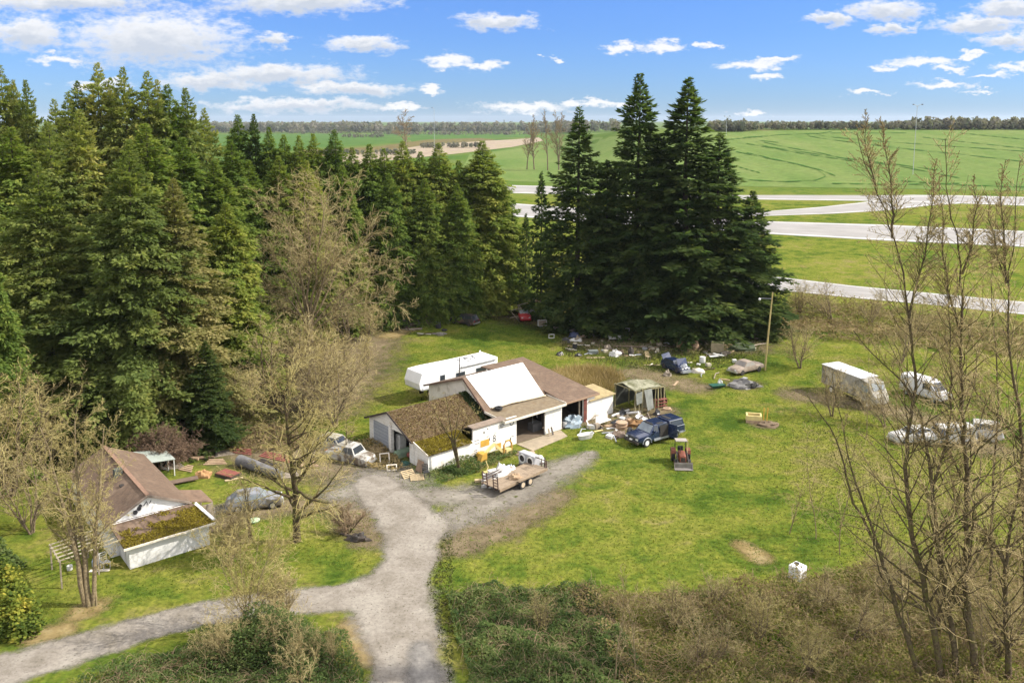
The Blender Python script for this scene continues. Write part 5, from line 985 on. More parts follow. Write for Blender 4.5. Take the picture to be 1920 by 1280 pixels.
m = MB(); m.tube([(.1, -W2-.1, 3.2), (5.0, -W2-.1, 3.2)], .09, 8); m.build('awning', pm('grey_awning', (.42, .42, .42), (.3, .3, .3), 2, .6), rv, True)
m = MB(); m.box(1.0, 1.5, -.3, .3, 3.40, 3.52); m.box(4.6, 4.75, .9, 1.0, 3.38, 3.75); m.build('roof_vent', RVW, rv)
m = MB()   # dark painted strokes on the roof, reading A T
for p, q in [((1.6, -.2), (2.1, .75)), ((2.1, .75), (2.45, -.3)), ((1.85, .15), (2.35, .15)), ((2.7, .65), (3.5, .6)), ((3.1, .65), (3.0, -.3)), ((1.0, .5), (1.3, -.3)), ((-1.6, .3), (-.4, -.35)), ((-.4, -.35), (-.1, -.1)), ((1.1, -.6), (2.0, -.75))]: m.bar((p[0], p[1], 3.425), (q[0], q[1], 3.425), .07, .06)
m.build('roof_lettering', INK, rv)
for x in (1.1, 2.0):
    for s in (1, -1): wheel(rv, x, s*(W2-.2), .36, .24, WHEELW)
m = MB(); m.box(-L2+2.8, L2-.1, -W2+.15, W2-.15, .45, .74); m.box(-L2+.9, -L2+1.3, -.12, .12, .8, 1.5); m.bar((-L2+2.7, -1, .0), (-L2+2.7, -1, .75), .09); m.bar((-L2+2.7, 1, 0), (-L2+2.7, 1, .75), .09); m.build('chassis', DKMET, rv)
# ---- flatbed utility trailer
fl = G(966, 905); ft = thing('flatbed_trailer', 'weathered plank flatbed trailer with twin axles and upright ramps on the gravel', 'trailer', fl, head(915, 930, 1020, 882))
m = MB()
for k in range(9): m.box(-2.9, 2.9, -1.0+k*.222, -1.0+k*.222+.205, .62, .67)
m.build('deck', pm('deck_planks', (.29, .22, .15), (.20, .15, .10), 2.2, .9, .3, dirt=(.11, .08, .055), dscale=1.2), ft)  # brown planks with darker stains
RUST = pm('rusty_steel', (.10, .06, .045), (.06, .04, .032), 3, .8, .2, .2)
m = MB(); m.box(-2.95, 2.95, -1.06, -1.0, .48, .70); m.box(-2.95, 2.95, 1.0, 1.06, .48, .70); m.build('side_rail', pm('tan_rail', (.27, .20, .13), (.19, .14, .09), 3, .85), ft)
m = MB(); m.box(-2.9, 2.9, -.5, -.4, .42, .61); m.box(-2.9, 2.9, .4, .5, .42, .61); m.bar((2.9, -.8, .52), (4.0, 0, .5), .09); m.bar((2.9, .8, .52), (4.0, 0, .5), .09); m.bar((3.8, 0, 0.02), (3.8, 0, 1.1), .08); m.build('frame', RUST, ft)
for x in (-.45, .45):
    for s in (1, -1): wheel(ft, x, s*1.2, .36, .22, pm('sandy_wheel', (.5, .4, .28), (.36, .28, .18), 3, .7))
for s in (1, -1):
    m = MB(); m.prism([(-.95, .78), (-.8, .86), (.8, .86), (.95, .78), (.95, .73), (-.95, .73)], 'y', min(s*1.07, s*1.35), max(s*1.07, s*1.35)); m.build('fender', pm('tan_rail', (.36, .26, .16)), ft)
for y0 in (-.85, .35):
    m = MB()
    for dy in (0, .5): m.bar((-2.95, y0+dy, .66), (-3.05, y0+dy, 1.75), .07)
    for z in (.9, 1.15, 1.4, 1.65): m.bar((-2.97-.08*(z-.66), y0, z), (-2.97-.08*(z-.66), y0+.5, z), .05)
    m.build('ramp', RUST, ft)
m = MB()
for y in (-.95, -.4, .3, .95): m.bar((2.9, y, .66), (2.92, y, 1.35), .06)
m.bar((2.92, -.95, 1.3), (2.92, .95, 1.3), .06); m.build('front_rack', RUST, ft)
m = MB(); m.bar((-2.9, .9, .95), (-.2, .95, 1.0), .06); m.bar((-2.9, .9, 1.2), (-.9, .95, 1.2), .05); m.bar((-.5, .95, .68), (-.5, .95, 1.0), .05); m.build('side_rack', RUST, ft)
fm = Matrix.Translation(fl) @ Matrix.Rotation(ft.rotation_euler.z, 4, 'Z')
def onf(x, y, z): return fm @ Vector((x, y, z))
m = MB(); m.lump((0, 0, 0), .55, .35, .45, 4, 14, .25); tag(m.build('firewood_log', WOODT, None, True), 'tan round log lying on the flatbed deck beside the wheels', 'log').location = onf(-.5, -.45, .67)
# ---- box truck, van, wrecked pickups on the right
BOXW = pm('streaked_white_box', (.36, .34, .29), (.27, .25, .21), 1.2, .7, .08, dirt=(.13, .115, .08), dscale=1.3, dlo=.45, dhi=.62)
ROOFW = pm('bright_white_roof', (.62, .61, .60), (.50, .49, .48), 1.2, .5, .05, dirt=(.36, .34, .29), dscale=1.5, dlo=.6, dhi=.75)
bp = (G(1545, 733)+G(1650, 772))/2; bx = thing('box_truck', 'old white box truck with streaked panels behind bare twigs', 'truck', bp+Vector((.6, 1.0, 0)), head(1545, 733, 1640, 772), None, 0.93)
m = MB(); m.box(-3.9, 2.3, -1.25, 1.25, .95, 3.15); m.build('cargo_box', BOXW, bx); m = MB(); m.box(-3.95, 2.35, -1.3, 1.3, 3.152, 3.24); m.build('roof', ROOFW, bx)
for k in range(7): m = MB(); m.box(-3.75+k*.88, -3.68+k*.88, -1.29, -1.252, 1.0, 3.1); m.build('rib', BOXW, bx)
m = MB(); m.loft([ring(2.32, 1.2, 1.18, .6, 3.12, .1), ring(3.3, 1.2, 1.12, .6, 2.95, .1), ring(3.9, 1.18, 1.05, .6, 2.0, .1), ring(4.3, 1.1, 1.0, .6, 1.5, .1), ring(4.4, 1.0, .9, .7, 1.3, .1)]); m.build('cab', BOXW, bx, True)
quadpane('windscreen', [(3.86, -.85, 2.1), (3.86, .85, 2.1), (3.42, .85, 2.8), (3.42, -.85, 2.8)], GLASSL, bx, (.8, 0, .5), .06)
for s in (1, -1): quadpane('side_window', [(2.5, s*1.2, 1.75), (3.4, s*1.17, 1.75), (3.2, s*1.16, 2.5), (2.5, s*1.17, 2.5)], GLASSL, bx, (0, s, .1), .06)
for x in (-2.4, 3.4):
    for s in (1, -1): wheel(bx, x, s*.98, .44, .26, WHEELW)
m = MB(); m.box(-3.8, 3.4, -.45, .45, .55, .94); m.build('frame', RUST, bx)
vp = G(1748, 752); vn = thing('van', 'white van with curved roof behind the bare alder trunks', 'van', vp+Vector((-.3, 1.2, 0)), radians(-62))
m = MB(); m.loft([ring(-2.5, .9, .78, .5, 2.1, .12), ring(-2.4, .97, .86, .45, 2.25, .12), ring(.6, .98, .86, .45, 2.28, .12), ring(1.25, .98, .82, .45, 2.1, .12), ring(1.95, .98, .92, .45, 1.25, .1), ring(2.6, .94, .86, .45, 1.05, .1), ring(2.7, .86, .78, .5, .9, .1)]); m.build('body', ROOFW, vn, True)
quadpane('windscreen', [(1.93, -.78, 1.32), (1.93, .78, 1.32), (1.30, .72, 2.02), (1.30, -.72, 2.02)], GLASS, vn, (.75, 0, .65), .05)
for s in (1, -1):
    quadpane('side_window', [(.4, s*.95, 1.35), (1.5, s*.95, 1.35), (1.1, s*.88, 1.95), (.4, s*.88, 1.95)], GLASS, vn, (0, s, .15), .05)
    for x in (-1.6, 1.7): wheel(vn, x, s*.85, .34, .22, CHROME)
    m = MB(); m.box(2.66, 2.73, s*.6-.15, s*.6+.15, .7, .88); m.build('headlight', LAMP, vn)
m = MB(); m.box(2.62, 2.82, -.85, .85, .45, .62); m.build('bumper', DKMET, vn)
CWHITE = pm('chalky_white_paint', (.47, .46, .43), (.36, .35, .32), 1.3, .5, .05, dirt=(.17, .145, .10), dscale=1.2, dlo=.48, dhi=.66)
car('white pickup with a tall grey-windowed canopy behind the thick alder trunk', G(1772, 832), radians(172), CWHITE, 5.0, 1.8, 1.0, 1.1, 1.75, (.26, .36, .52, .60), 1.05, .4, .36, CHROME, name='pickup_truck', cat='pickup')
cp = MB(); cp.add([(-.2, -.85, 1.05), (-.2, .85, 1.05), (-2.45, .85, 1.05), (-2.45, -.85, 1.05), (-.25, -.75, 1.95), (-.25, .75, 1.95), (-2.3, .75, 1.95), (-2.3, -.75, 1.95)], [(0, 1, 5, 4), (2, 3, 7, 6), (1, 2, 6, 5), (3, 0, 4, 7), (4, 5, 6, 7), (3, 2, 1, 0)])
wp = [o for o in COL.objects if o.name.startswith('pickup_truck') and o is not pt][-1]; cn2 = cp.build('canopy', CWHITE, wp)
for s in (1, -1): quadpane('side_window', [(-.45, s*.84, 1.3), (-2.2, s*.84, 1.3), (-2.1, s*.78, 1.75), (-.45, s*.78, 1.75)], GLASSL, cn2, (0, s, .1), .03)
car('white boxy off-roader right of the canopied white pickup', G(1835, 822), radians(155), CWHITE, 3.9, 1.7, 1.1, 1.15, 1.75, (.30, .36, .92, .97), None, .4, .36, CHROME, name='off_roader', cat='car')
car('white wrecked car nose-down in the twigs left of the canopied pickup', G(1712, 826), radians(190), CWHITE, 4.4, 1.75, .85, .9, 1.32, (.3, .45, .75, .9), None, .15, .30, DKMET, name='wrecked_car', cat='car', tilt=0.06)
GRIME = pm('grimy_white_paint', (.44, .43, .39), (.32, .31, .28), 1.3, .6, .08, dirt=(.13, .10, .07), dscale=1.1, dlo=.44, dhi=.6)
# ---- wrecks round the yard
DARKC = pm('charred_dark_paint', (.022, .024, .028), (.035, .03, .026), 1.5, .35, .1, dirt=(.12, .075, .05), dscale=.9, dlo=.5, dhi=.65, spec=.5)
car('black burnt-out station wagon at the edge of the cedar row', G(871, 607), radians(146), DARKC, 4.5, 1.75, .95, 1.0, 1.5, (.28, .40, .88, .96), None, .25, .33, DKMET, name='station_wagon', cat='car')
CRED = pm('bright_red_paint', (.36, .02, .025), (.27, .015, .02), 1.5, .35, spec=.5)
rc = thing('red_car', 'bright red front half of a car with frames piled on it under the cedars', 'car', G(984, 601), radians(-80))
m = MB(); m.loft([ring(.9, .8, .74, .25, .75), ring(.8, .86, .82, .2, .9), ring(-.3, .88, .84, .2, 1.0), ring(-.9, .88, .84, .2, 1.02)]); m.build('body', CRED, rc, True)
m = MB(); m.add([(-.35, -.7, 1.0), (-.35, .7, 1.0), (-.95, .7, 1.03), (-.95, -.7, 1.03), (-.9, -.6, 1.45), (-.9, .6, 1.45)], [(0, 1, 5, 4), (3, 2, 1, 0), (2, 3, 4, 5), (0, 4, 3), (1, 2, 5)]); m.build('windscreen', GLASSL, rc)
m = MB(); m.box(.85, .98, -.75, .75, .25, .42); m.build('bumper', CRED, rc)
for s in (1, -1): wheel(rc, .2, s*.8, .3, .2, DKMET); m = MB(); m.box(.84, .905, s*.55-.13, s*.55+.13, .58, .72); m.build('headlight', LAMP, rc)
TANC = pm('dusty_tan_paint', (.30, .245, .19), (.23, .18, .14), 1.5, .6, .1, dirt=(.14, .10, .07), dscale=1.1, dlo=.52, dhi=.7)
car('dusty tan old pickup with a rounded cab beside the yellow pole', G(1398, 697), radians(213), TANC, 4.7, 1.75, .85, .92, 1.45, (.26, .38, .58, .70), .86, .32, .33, DKMET, name='pickup_truck', cat='pickup', glass=pm('dusty_glass', (.24, .22, .19), (.18, .16, .14), 2, .5))
cbc = car('crumpled dark blue car with raised panels behind the greenhouse', G(1266, 694), radians(-62), NAVY, 3.9, 1.7, .9, .95, 1.35, (.3, .42, .8, .93), None, .2, .32, DKMET, name='wrecked_car', cat='car', tilt=-.05)
m = MB(); m.slab([(1.3, -.7, .95), (1.3, .7, .95), (.95, .72, 1.75), (.9, -.68, 1.7)], .04); m.build('raised_bonnet', NAVY, cbc); m = MB(); m.slab([(-1.5, -.7, 1.0), (-1.45, .6, 1.05), (-2.2, .65, 1.7), (-2.1, -.6, 1.5)], .04); m.build('raised_boot_lid', NAVY, cbc); m = MB(); m.slab([(.3, .86, .4), (-.6, .86, .4), (-.5, 1.6, 1.0), (.4, 1.5, 1.05)], .05); m.build('sprung_door', NAVY, cbc); m = MB(); m.box(2.0, 2.25, -.7, .6, .25, .55); m.lump((1.6, 0, .8), .35, .55, .35, 3, 12, .4); m.build('exposed_engine', SILV, cbc)
hd = MB(); hd.box(-.6, .6, -.03, .03, 0, 1.1); tag(hd.build('car_hood_panel', NAVY, None, bevel=.02), 'upright dark blue bonnet panel leaning on the crumpled blue car', 'car panel'); o = COL.objects['car_hood_panel']; o.location = G(1252, 690)+Vector((0, .3, 0)); o.rotation_euler = (-.35, 0, .6)
SILC = pm('tarnished_silver_paint', (.24, .25, .275), (.16, .165, .18), 1.2, .4, dirt=(.10, .085, .06), dscale=.9, dlo=.45, dhi=.6, spec=.5)
car('silver wrecked car half hidden by the slim leaning sapling', G(478, 950), radians(18), SILC, 4.2, 1.7, .85, .92, 1.36, (.28, .42, .80, .93), None, .2, .31, CHROME, name='wrecked_car', cat='car', glass=GLASSL)
car('white wrecked pickup with a boxy cab beside the garage debris', G(657, 862), radians(-28), GRIME, 4.6, 1.7, .82, .9, 1.5, (.26, .34, .52, .60), .75, .12, .30, DKMET, name='wrecked_pickup', tilt=.03, wheels=False, cat='pickup')
car('pale boxy old car behind the white wrecked pickup', G(628, 843), radians(-25), pm('faded_cream_paint', (.36, .34, .28), (.26, .24, .19), 1.4, .6, dirt=(.12, .10, .07)), 4.0, 1.65, .85, .9, 1.35, (.28, .4, .8, .93), None, .08, .28, DKMET, name='wrecked_car', cat='car', tilt=-.05, wheels=False)
# ================================================================ SHRUBS AND GROUND COVER
LEAF_BR = leafmat('bramble_leaves', [(0.15, (0.030, 0.055, 0.020)), (0.45, (0.069, 0.103, 0.031)), (0.7, (0.119, 0.151, 0.048)), (0.95, (0.208, 0.211, 0.090))], 0.3, 0.0, nscale=0.5)
LEAF_DRY = leafmat('dry_bramble_leaves', [(0.15, (0.083, 0.066, 0.029)), (0.4, (0.179, 0.127, 0.063)), (0.6, (0.159, 0.159, 0.046)), (0.8, (0.287, 0.207, 0.110)), (0.95, (0.412, 0.294, 0.169))], 0.25, 0.0, nscale=0.45)
LEAF_MIX = leafmat('mixed_bramble_leaves', [(0.15, (0.038, 0.051, 0.018)), (0.4, (0.077, 0.093, 0.031)), (0.6, (0.115, 0.115, 0.042)), (0.8, (0.161, 0.145, 0.065)), (0.95, (0.230, 0.212, 0.099))], 0.3, 0.0, nscale=0.6)
LEAF_LAU = leafmat('laurel_leaves', [(0.2, (0.051, 0.083, 0.021)), (0.5, (0.151, 0.188, 0.033)), (0.75, (0.344, 0.315, 0.053)), (0.95, (0.547, 0.435, 0.090))], 0.35, 0.0, nscale=0.6)
GRASSB = leafmat('grass_tufts', [(0.15, (0.070, 0.110, 0.017)), (0.4, (0.117, 0.151, 0.023)), (0.65, (0.181, 0.187, 0.034)), (0.95, (0.279, 0.214, 0.078))], 0.3, 0.0, nscale=0.30)
DRYG = leafmat('dry_grass', [(0.2, (0.175, 0.126, 0.055)), (0.5, (0.295, 0.218, 0.098)), (0.85, (0.415, 0.328, 0.164))], 0.25, 0.0, nscale=0.5)
def inpoly(P, poly):
    x, y = P[:, 0], P[:, 1]; r = np.zeros(len(P), bool); n = len(poly)
    for i in range(n):
        x0, y0 = poly[i]; x1, y1 = poly[(i+1) % n]
        c = ((y0 > y) != (y1 > y)) & (x < (x1-x0)*(y-y0)/(y1-y0+1e-12)+x0); r ^= c
    return r
def leafquads(P, size, rng, flat=0.5):
    n = len(P); a = rng.uniform(0, 6.28, n); tz = rng.normal(0, 0.5, n)
    d = np.stack([np.cos(a), np.sin(a), tz*0.8], -1); d /= np.linalg.norm(d, axis=1)[:, None]
    w_ = np.cross(d, np.stack([rng.normal(0, flat, n), rng.normal(0, flat, n), np.ones(n)], -1)); w_ /= np.linalg.norm(w_, axis=1)[:, None]
    s = (size*rng.uniform(0.6, 1.5, n))[:, None]
    return np.stack([P-d*s, P+w_*s*0.6, P+d*s, P-w_*s*0.6], 1).reshape(-1, 3)
from mathutils import noise as mno
def vnoise(x, y, s, o=0.0): return np.array([mno.noise(Vector((a*s+o, b*s-o, o))) for a, b in zip(x, y)])
def thicket(name, label, px, n, hmax, mat, seed, size=0.10, cane=None, ncane=0, edge=1.8, kind='stuff', cat='brambles', hmin=0.25):
    """mass of arching stems and leaves over a px polygon on the ground"""
    poly = [tuple(G(*p)[:2]) for p in px]; rng = np.random.default_rng(seed); xs = [p[0] for p in poly]; ys = [p[1] for p in poly]
    P = np.stack([rng.uniform(min(xs), max(xs), n*3), rng.uniform(min(ys), max(ys), n*3)], -1)
    P = P + rng.normal(0, edge*0.5, P.shape); P = P[inpoly(P, poly)][:n]; n = len(P)
    h = hmax*np.clip(0.5+1.3*vnoise(P[:, 0], P[:, 1], 0.30, seed)+0.7*vnoise(P[:, 0], P[:, 1], 0.9, seed+5), 0.08, 1.6)+hmin*0.3
    Z = h*(1-rng.random(n)**2.2*0.75)
    V = leafquads(np.concatenate([P, Z[:, None]], 1), size, rng); A = np.clip(0.5+0.5*vnoise(P[:, 0], P[:, 1], 0.8, seed+9)+rng.normal(0, 0.2, n), 0, 1)
    F = [np.arange(n*4).reshape(-1, 4)]; mi = np.zeros(n, int); mats = [mat]
    if cane:
        paths = []
        for k in range(ncane):
            i = rng.integers(n); p = P[i]; hh = h[i]*rng.uniform(0.8, 1.5); a = rng.uniform(0, 6.28); l = rng.uniform(0.6, 1.8)
            pts = [(p[0]+cos(a)*l*f, p[1]+sin(a)*l*f, hh*(4*f*(1-f)*0.8+0.25*f)+rng.normal(0, .03)) for f in np.linspace(0, 0.9, 5)]; paths.append((pts, [0.009, .008, .007, .006, .005]))
        V2, F2 = tubes_np(paths, 3); F.append(F2+len(V)); V = np.concatenate([V, V2]); A = np.concatenate([A, np.repeat(rng.random(len(paths)), 12)]); mi = np.concatenate([mi, np.ones(len(F2), int)]); mats.append(cane)
    return tag(mesh_np(name, V, F, mats, attr=A, mi=mi), label, cat, None, kind)
thicket('green_brambles', 'low dark green bramble bank along the bottom edge right of the drive', [(835,1115),(900,1108),(1000,1105),(1110,1100),(1150,1130),(1160,1200),(1260,1330),(870,1330),(880,1270),(850,1190)], 44000, 0.9, LEAF_BR, 1, 0.07, TW_BRN, 1500, edge=3.6)
thicket('dry_brambles', 'wide tangle of brown dry brambles along the bottom right of the view', [(1060,1115),(1250,1112),(1400,1105),(1520,1080),(1640,1060),(1760,1050),(2350,990),(2350,1340),(1180,1340),(1130,1220)], 100000, 0.95, LEAF_DRY, 2, 0.068, TW_BRN, 5200, edge=4.6)
thicket('bramble_verge', 'low mixed brambles on the drive verge at the bottom left', [(170,1275),(240,1245),(340,1215),(400,1195),(560,1170),(640,1200),(680,1262),(690,1340),(60,1340)], 28000, 0.8, LEAF_BR, 3, 0.062, TW_BRN, 1200)
thicket('dry_weeds', 'brown weeds and dead grass along the ramp embankment', [(1450,600),(1480,560),(1600,570),(1760,590),(1960,625),(1960,680),(1700,650),(1540,640)], 16000, 1.5, LEAF_DRY, 5, 0.17, TW_BRN, 1800, cat='weeds')
thicket('dry_weeds', 'dead weeds round the garage doors and white wrecked pickup', [(600,840),(700,820),(745,860),(760,885),(700,880),(620,862)], 3500, 0.7, DRYG, 6, 0.09, TW_TAN, 500, cat='weeds')
thicket('undergrowth', 'dark tangled undergrowth beneath the firs and cedars', [(700,600),(830,575),(960,566),(1080,590),(1420,600),(1440,622),(1280,640),(1100,625),(960,578),(840,592),(740,615)], 9000, 0.9, LEAF_DRY, 7, 0.14, TW_BRN, 1500, cat='undergrowth')
thicket('undergrowth', 'leafy and twiggy undergrowth between the small house and the log heap', [(200,840),(300,815),(420,818),(480,800),(560,815),(620,835),(500,850),(380,850),(330,845)], 7000, 0.8, LEAF_DRY, 8, 0.11, TW_BRN, 1500, cat='undergrowth')
thicket('weeds', 'green weeds at the foot of the lean-to and garage walls', [(800,888),(850,868),(885,856),(960,842),(975,850),(900,885),(830,905)], 3200, 0.45, LEAF_BR, 9, 0.08, TW_TAN, 200, cat='weeds')
# mounded shrub in the foreground with bare twigs rising from it
mb_ = G(500, 1225)
def mound(name, label, base, ells, n, mat, size, seed, twig=None, spec=None, ntw=0, Ht=4, cat='shrub'):
    t = thing(name, label, cat, base); rng = np.random.default_rng(seed); Ps = []
    tot = sum(e[3]*e[4]*e[5] for e in ells)
    for (x, y, z, rx, ry, rz) in ells:
        k = int(n*rx*ry*rz/tot); q = rng.normal(0, 1, (k, 3)); q /= np.linalg.norm(q, axis=1)[:, None]; q[:, 2] = np.abs(q[:, 2])
        r = rng.random((k, 1))**0.35*(1+0.22*np.sin(q[:, :1]*5+x*3)*np.sin(q[:, 1:2]*6+seed)); Ps.append(q*r*[rx, ry, rz]+[x, y, z])
    P = np.concatenate(Ps); V = leafquads(P, size, rng); A = np.clip(0.45+0.5*np.array([mno.noise(Vector(p)*0.9) for p in P])+rng.normal(0, .2, len(P)), 0, 1)
    mesh_np('foliage', V, [np.arange(len(P)*4).reshape(-1, 4)], mat, t, attr=A)
    if twig:
        main, tw = [], []
        for i in range(ntw):
            a, b = bare_mesh('x', seed*10+i, Ht*rng.uniform(.7, 1.1), spec, 3, None, 0.3); e = ells[i % len(ells)]; o = (e[0]+rng.normal(0, e[3]*.4), e[1]+rng.normal(0, e[4]*.4), e[2]); 
            for src, dst in ((a, main), (b, tw)): dst += [([(p[0]+o[0], p[1]+o[1], p[2]+o[2]) for p in pts], rs) for pts, rs in src]
        paths_obj('stems', main+tw, twig, t, 3, seed)
    return t
mound('bramble_mound', 'rounded bramble mound with tan twigs beside the fork of the drive', mb_, [(0, 0, -.2, 2.7, 2.2, 2.7), (1.9, -.6, -.2, 2.1, 1.8, 2.0), (-1.7, -.5, -.3, 1.8, 1.8, 1.8), (0.2, 1.0, -.2, 1.8, 1.3, 2.4), (2.7, -2.2, -.3, 1.8, 1.6, 1.5)], 34000, LEAF_BR, 0.065, 21, TW_TAN, dict(S_SCRUB, stems=3, r=0.03, tip=0.006, n=[12, 6, 4]), 16, 3.2)
S_SPR = dict(S_SCRUB, stems=6, r=0.045, tip=0.007, n=[16, 8, 6])
bare_tree('bare_shrub', 'tall tan twiggy shrub growing out of the bramble mound', G(470, 1190), hgt(455, 985, G(470, 1190).y)*1.05, 91, S_SPR, LIMB_LIGHT, TW_YEL, 3, tilt=0.22, cat='shrub')
bare_tree('bare_shrub', 'tan twiggy shrub right behind the bramble mound by the drive', G(535, 1165), 3.0, 92, S_SPR, LIMB_LIGHT, TW_TAN, 3, tilt=0.25, cat='shrub')
bare_tree('bare_shrub', 'thin tan shrub between the bramble mound and the small house', G(430, 1060), 4.2, 93, S_SPR, LIMB_LIGHT, TW_TAN, 3, tilt=0.2, cat='shrub')
bare_tree('bare_shrub', 'low bare shrub beside the drive right of the dark-trunked tree', G(655, 1000), 2.2, 94, S_SPR, LIMB_DARK, TW_BRN, 3, tilt=0.35, cat='shrub')
mound('laurel_bush', 'leafy yellow-green evergreen bush at the left edge near the drive', G(15, 1180), [(0, 0, 0, 1.7, 1.6, 2.6), (0.9, -.3, 0, 1.3, 1.3, 1.7), (-1.2, .4, 0, 1.6, 1.5, 3.9), (-.5, .8, 2.0, 1.1, 1.1, 1.9)], 17000, LEAF_LAU, 0.11, 22)
mound('laurel_bush', 'dark leafy evergreen at the left edge behind the yellow-green bush', G(-30, 1080), [(0, 0, 0, 1.7, 1.6, 2.4), (1.1, .4, 0, 1.2, 1.2, 1.5)], 9000, LEAF_BR, 0.12, 23)
mound('brush_pile', 'brown tangle of dead vines behind the small house ridge', G(292, 868), [(0, 0, 0, 1.6, 1.2, 2.0), (1.5, .2, 0, 1.2, 1.0, 1.5)], 1800, LEAF_DRY, 0.09, 24, twigmat('red_brown_vines', [(0.2, (.10, .065, .045)), (.5, (.18, .12, .08)), (.8, (.26, .185, .125))]), dict(S_SCRUB, r=0.03, tip=0.012, stems=6, wig=[.25, .3, .35], up=[0, -.05, -.08], n=[9, 6, 4]), 18, 3.2, 'brush pile')
mound('small_shrub', 'ivy-covered stump shrub against the white lean-to wall', G(850, 884), [(0, 0, 0, 1.0, .8, .55), (.6, -.3, 0, .8, .6, .4)], 2600, LEAF_BR, 0.07, 25)
bt = G(862, 884); stm = []
for tp in ((800, 745), (835, 735), (865, 745), (890, 765), (820, 790)):
    e = at(tp[0], tp[1], bt.y+random.uniform(-.3, .3)); k5 = at(850+ (tp[0]-850)*.08, 825, bt.y); pts = [Vector((0, 0, 0)), (k5-bt)*.55, k5-bt] + [(k5.lerp(e, f)-bt) for f in (.35, .7, 1)]
    stm.append(([tuple(p) for p in pts], [.11, .09, .07, .04, .022, .01], (e-bt).length))
bare_tree('bare_tree', 'small mossy bare tree growing against the lean-to of the workshop', bt, 6, 95, dict(S_MAPLE, n=[8, 5, 3], ratio=[.26, .5, .5], f0=[.5, .15, .1]), LIMB_DARK, TW_YEL, 3, stems=stm)
# ---- scattered grass tufts over the yard: one uncountable mass
def tufts(name, label, px, n, seed, mat, s=0.11, avoid=(), wk=(.35, .8), soft=0.0):
    poly = [tuple(G(*p)[:2]) for p in px]; rng = np.random.default_rng(seed); xs = [p[0] for p in poly]; ys = [p[1] for p in poly]
    P = np.stack([rng.uniform(min(xs), max(xs), n*2), rng.uniform(min(ys), max(ys), n*2)], -1); P = P[inpoly(P, poly)][:n]; n = len(P); P = P + rng.normal(0, soft, P.shape)
    D = np.full(n, 9.0)
    for st in avoid: D = np.minimum(D, segdist(P[:, 0], P[:, 1], [G(*p) for p in st[0]], st[1]))
    P = P[D > 1.0]; n = len(P); h = s*rng.uniform(.5, 1.7, n); a = rng.uniform(0, 6.28, n); w_ = h*rng.uniform(wk[0], wk[1], n)
    B = np.concatenate([P, np.full((n, 1), -.02)], 1); d = np.stack([np.cos(a), np.sin(a), np.zeros(n)], -1)*w_[:, None]; up = np.stack([rng.normal(0, .5, n)*h, rng.normal(0, .5, n)*h, h], -1)
    V = np.stack([B-d, B+d, B+up+d*.15], 1).reshape(-1, 3); A = np.clip(.45+.6*vnoise(P[:, 0], P[:, 1], .22, seed)+rng.normal(0, .17, n), 0, 1)
    return tag(mesh_np(name, V, [np.arange(n*3).reshape(-1, 3)], mat, attr=A), label, 'grass', None, 'stuff')
DRV = [([(700,905),(745,950),(775,1000),(770,1050),(745,1090),(735,1140),(755,1200),(775,1290)], [1.7,2.2,2.1,1.8,1.9,2.6,2.1,1.85]), ([(720,1100),(640,1120),(560,1128),(470,1135),(380,1150),(270,1178),(150,1215),(0,1258),(-120,1290)], [1.7,1.5,1.45,1.35,1.3,1.35,1.5,1.6,1.7]),
       ([(745,930),(850,930),(960,925),(1020,895),(1080,870)], [1.4,2.0,2.2,2.1,1.5]), ([(803,880),(1150,770)], [.5,.5]), ([(850,860),(1080,735)], [4.5,5.5]), ([(240,1060),(390,1018)], [.3,.3]), ([(215,1040),(270,880)], [3,3])]
tufts('lawn_grass', 'short lawn grass round the workshop and vehicles', [(640,700),(800,600),(960,575),(1450,640),(1960,680),(1960,1060),(1500,1095),(830,1120),(600,1060),(300,1120),(0,1190),(-60,1300),(-60,1080),(400,950)], 200000, 31, GRASSB, 0.066, DRV)
tufts('verge_grass', 'longer yellowish grass on the drive verges', [(790,1000),(850,1000),(850,1300),(800,1300),(815,1180),(800,1100)], 2200, 32, LEAF_MIX, 0.10, DRV)
tufts('dry_grass', 'tall dry grass behind the workshop roof', [(1030,722),(1050,696),(1110,690),(1155,698),(1158,730),(1110,742)], 7000, 34, DRYG, 0.7, (), (.025, .06), 0.5)
tufts('dry_grass', 'dead grass and weeds among the scrap in front of the fir clump', [(1050,640),(1420,640),(1440,680),(1260,700),(1180,690),(1060,668)], 7000, 35, LEAF_MIX, 0.22, (), (.1, .3))
tufts('rough_grass', 'rough olive grass under the alders on the right', [(1500,780),(1960,800),(1960,1060),(1560,1060),(1480,920)], 20000, 36, LEAF_MIX, 0.11, (), (.15, .4), 2.6)
if 0: tufts('rough_grass', 'rough browning grass between the drive and the yard gravel', [(825,1010),(1000,930),(1120,880),(1060,960),(900,1050),(830,1060)], 7000, 37, LEAF_MIX, 0.08, (), (.25, .6), 1.0)
GBR = 'bare shrubs scattered through the bottom brambles'
for i, (u, vb, vt, wf, lb) in enumerate([(1015,1180,1120,1.6,'low bare shrub in the green bramble bank'),(1260,1165,1085,1.5,'low bare shrub right of the pale saplings'),(1340,1130,1080,1.6,'low bare shrub in the brambles below the straw patch'),(1420,1200,1120,1.6,'low bare shrub in the dry brambles below the tote tank'),(1550,1130,1060,1.6,'low bare shrub right of the tote tank'),(1320,1255,1165,1.5,'low bare shrub near the bottom edge, middle right'),(1520,1265,1170,1.5,'low bare shrub near the bottom edge below the tote tank'),(1600,1200,1110,1.5,'low bare shrub left of the leaning alder foot')]):
    scrub(u, vb, vt, wf, lb, GBR, (1, 2, 0)[i % 3])
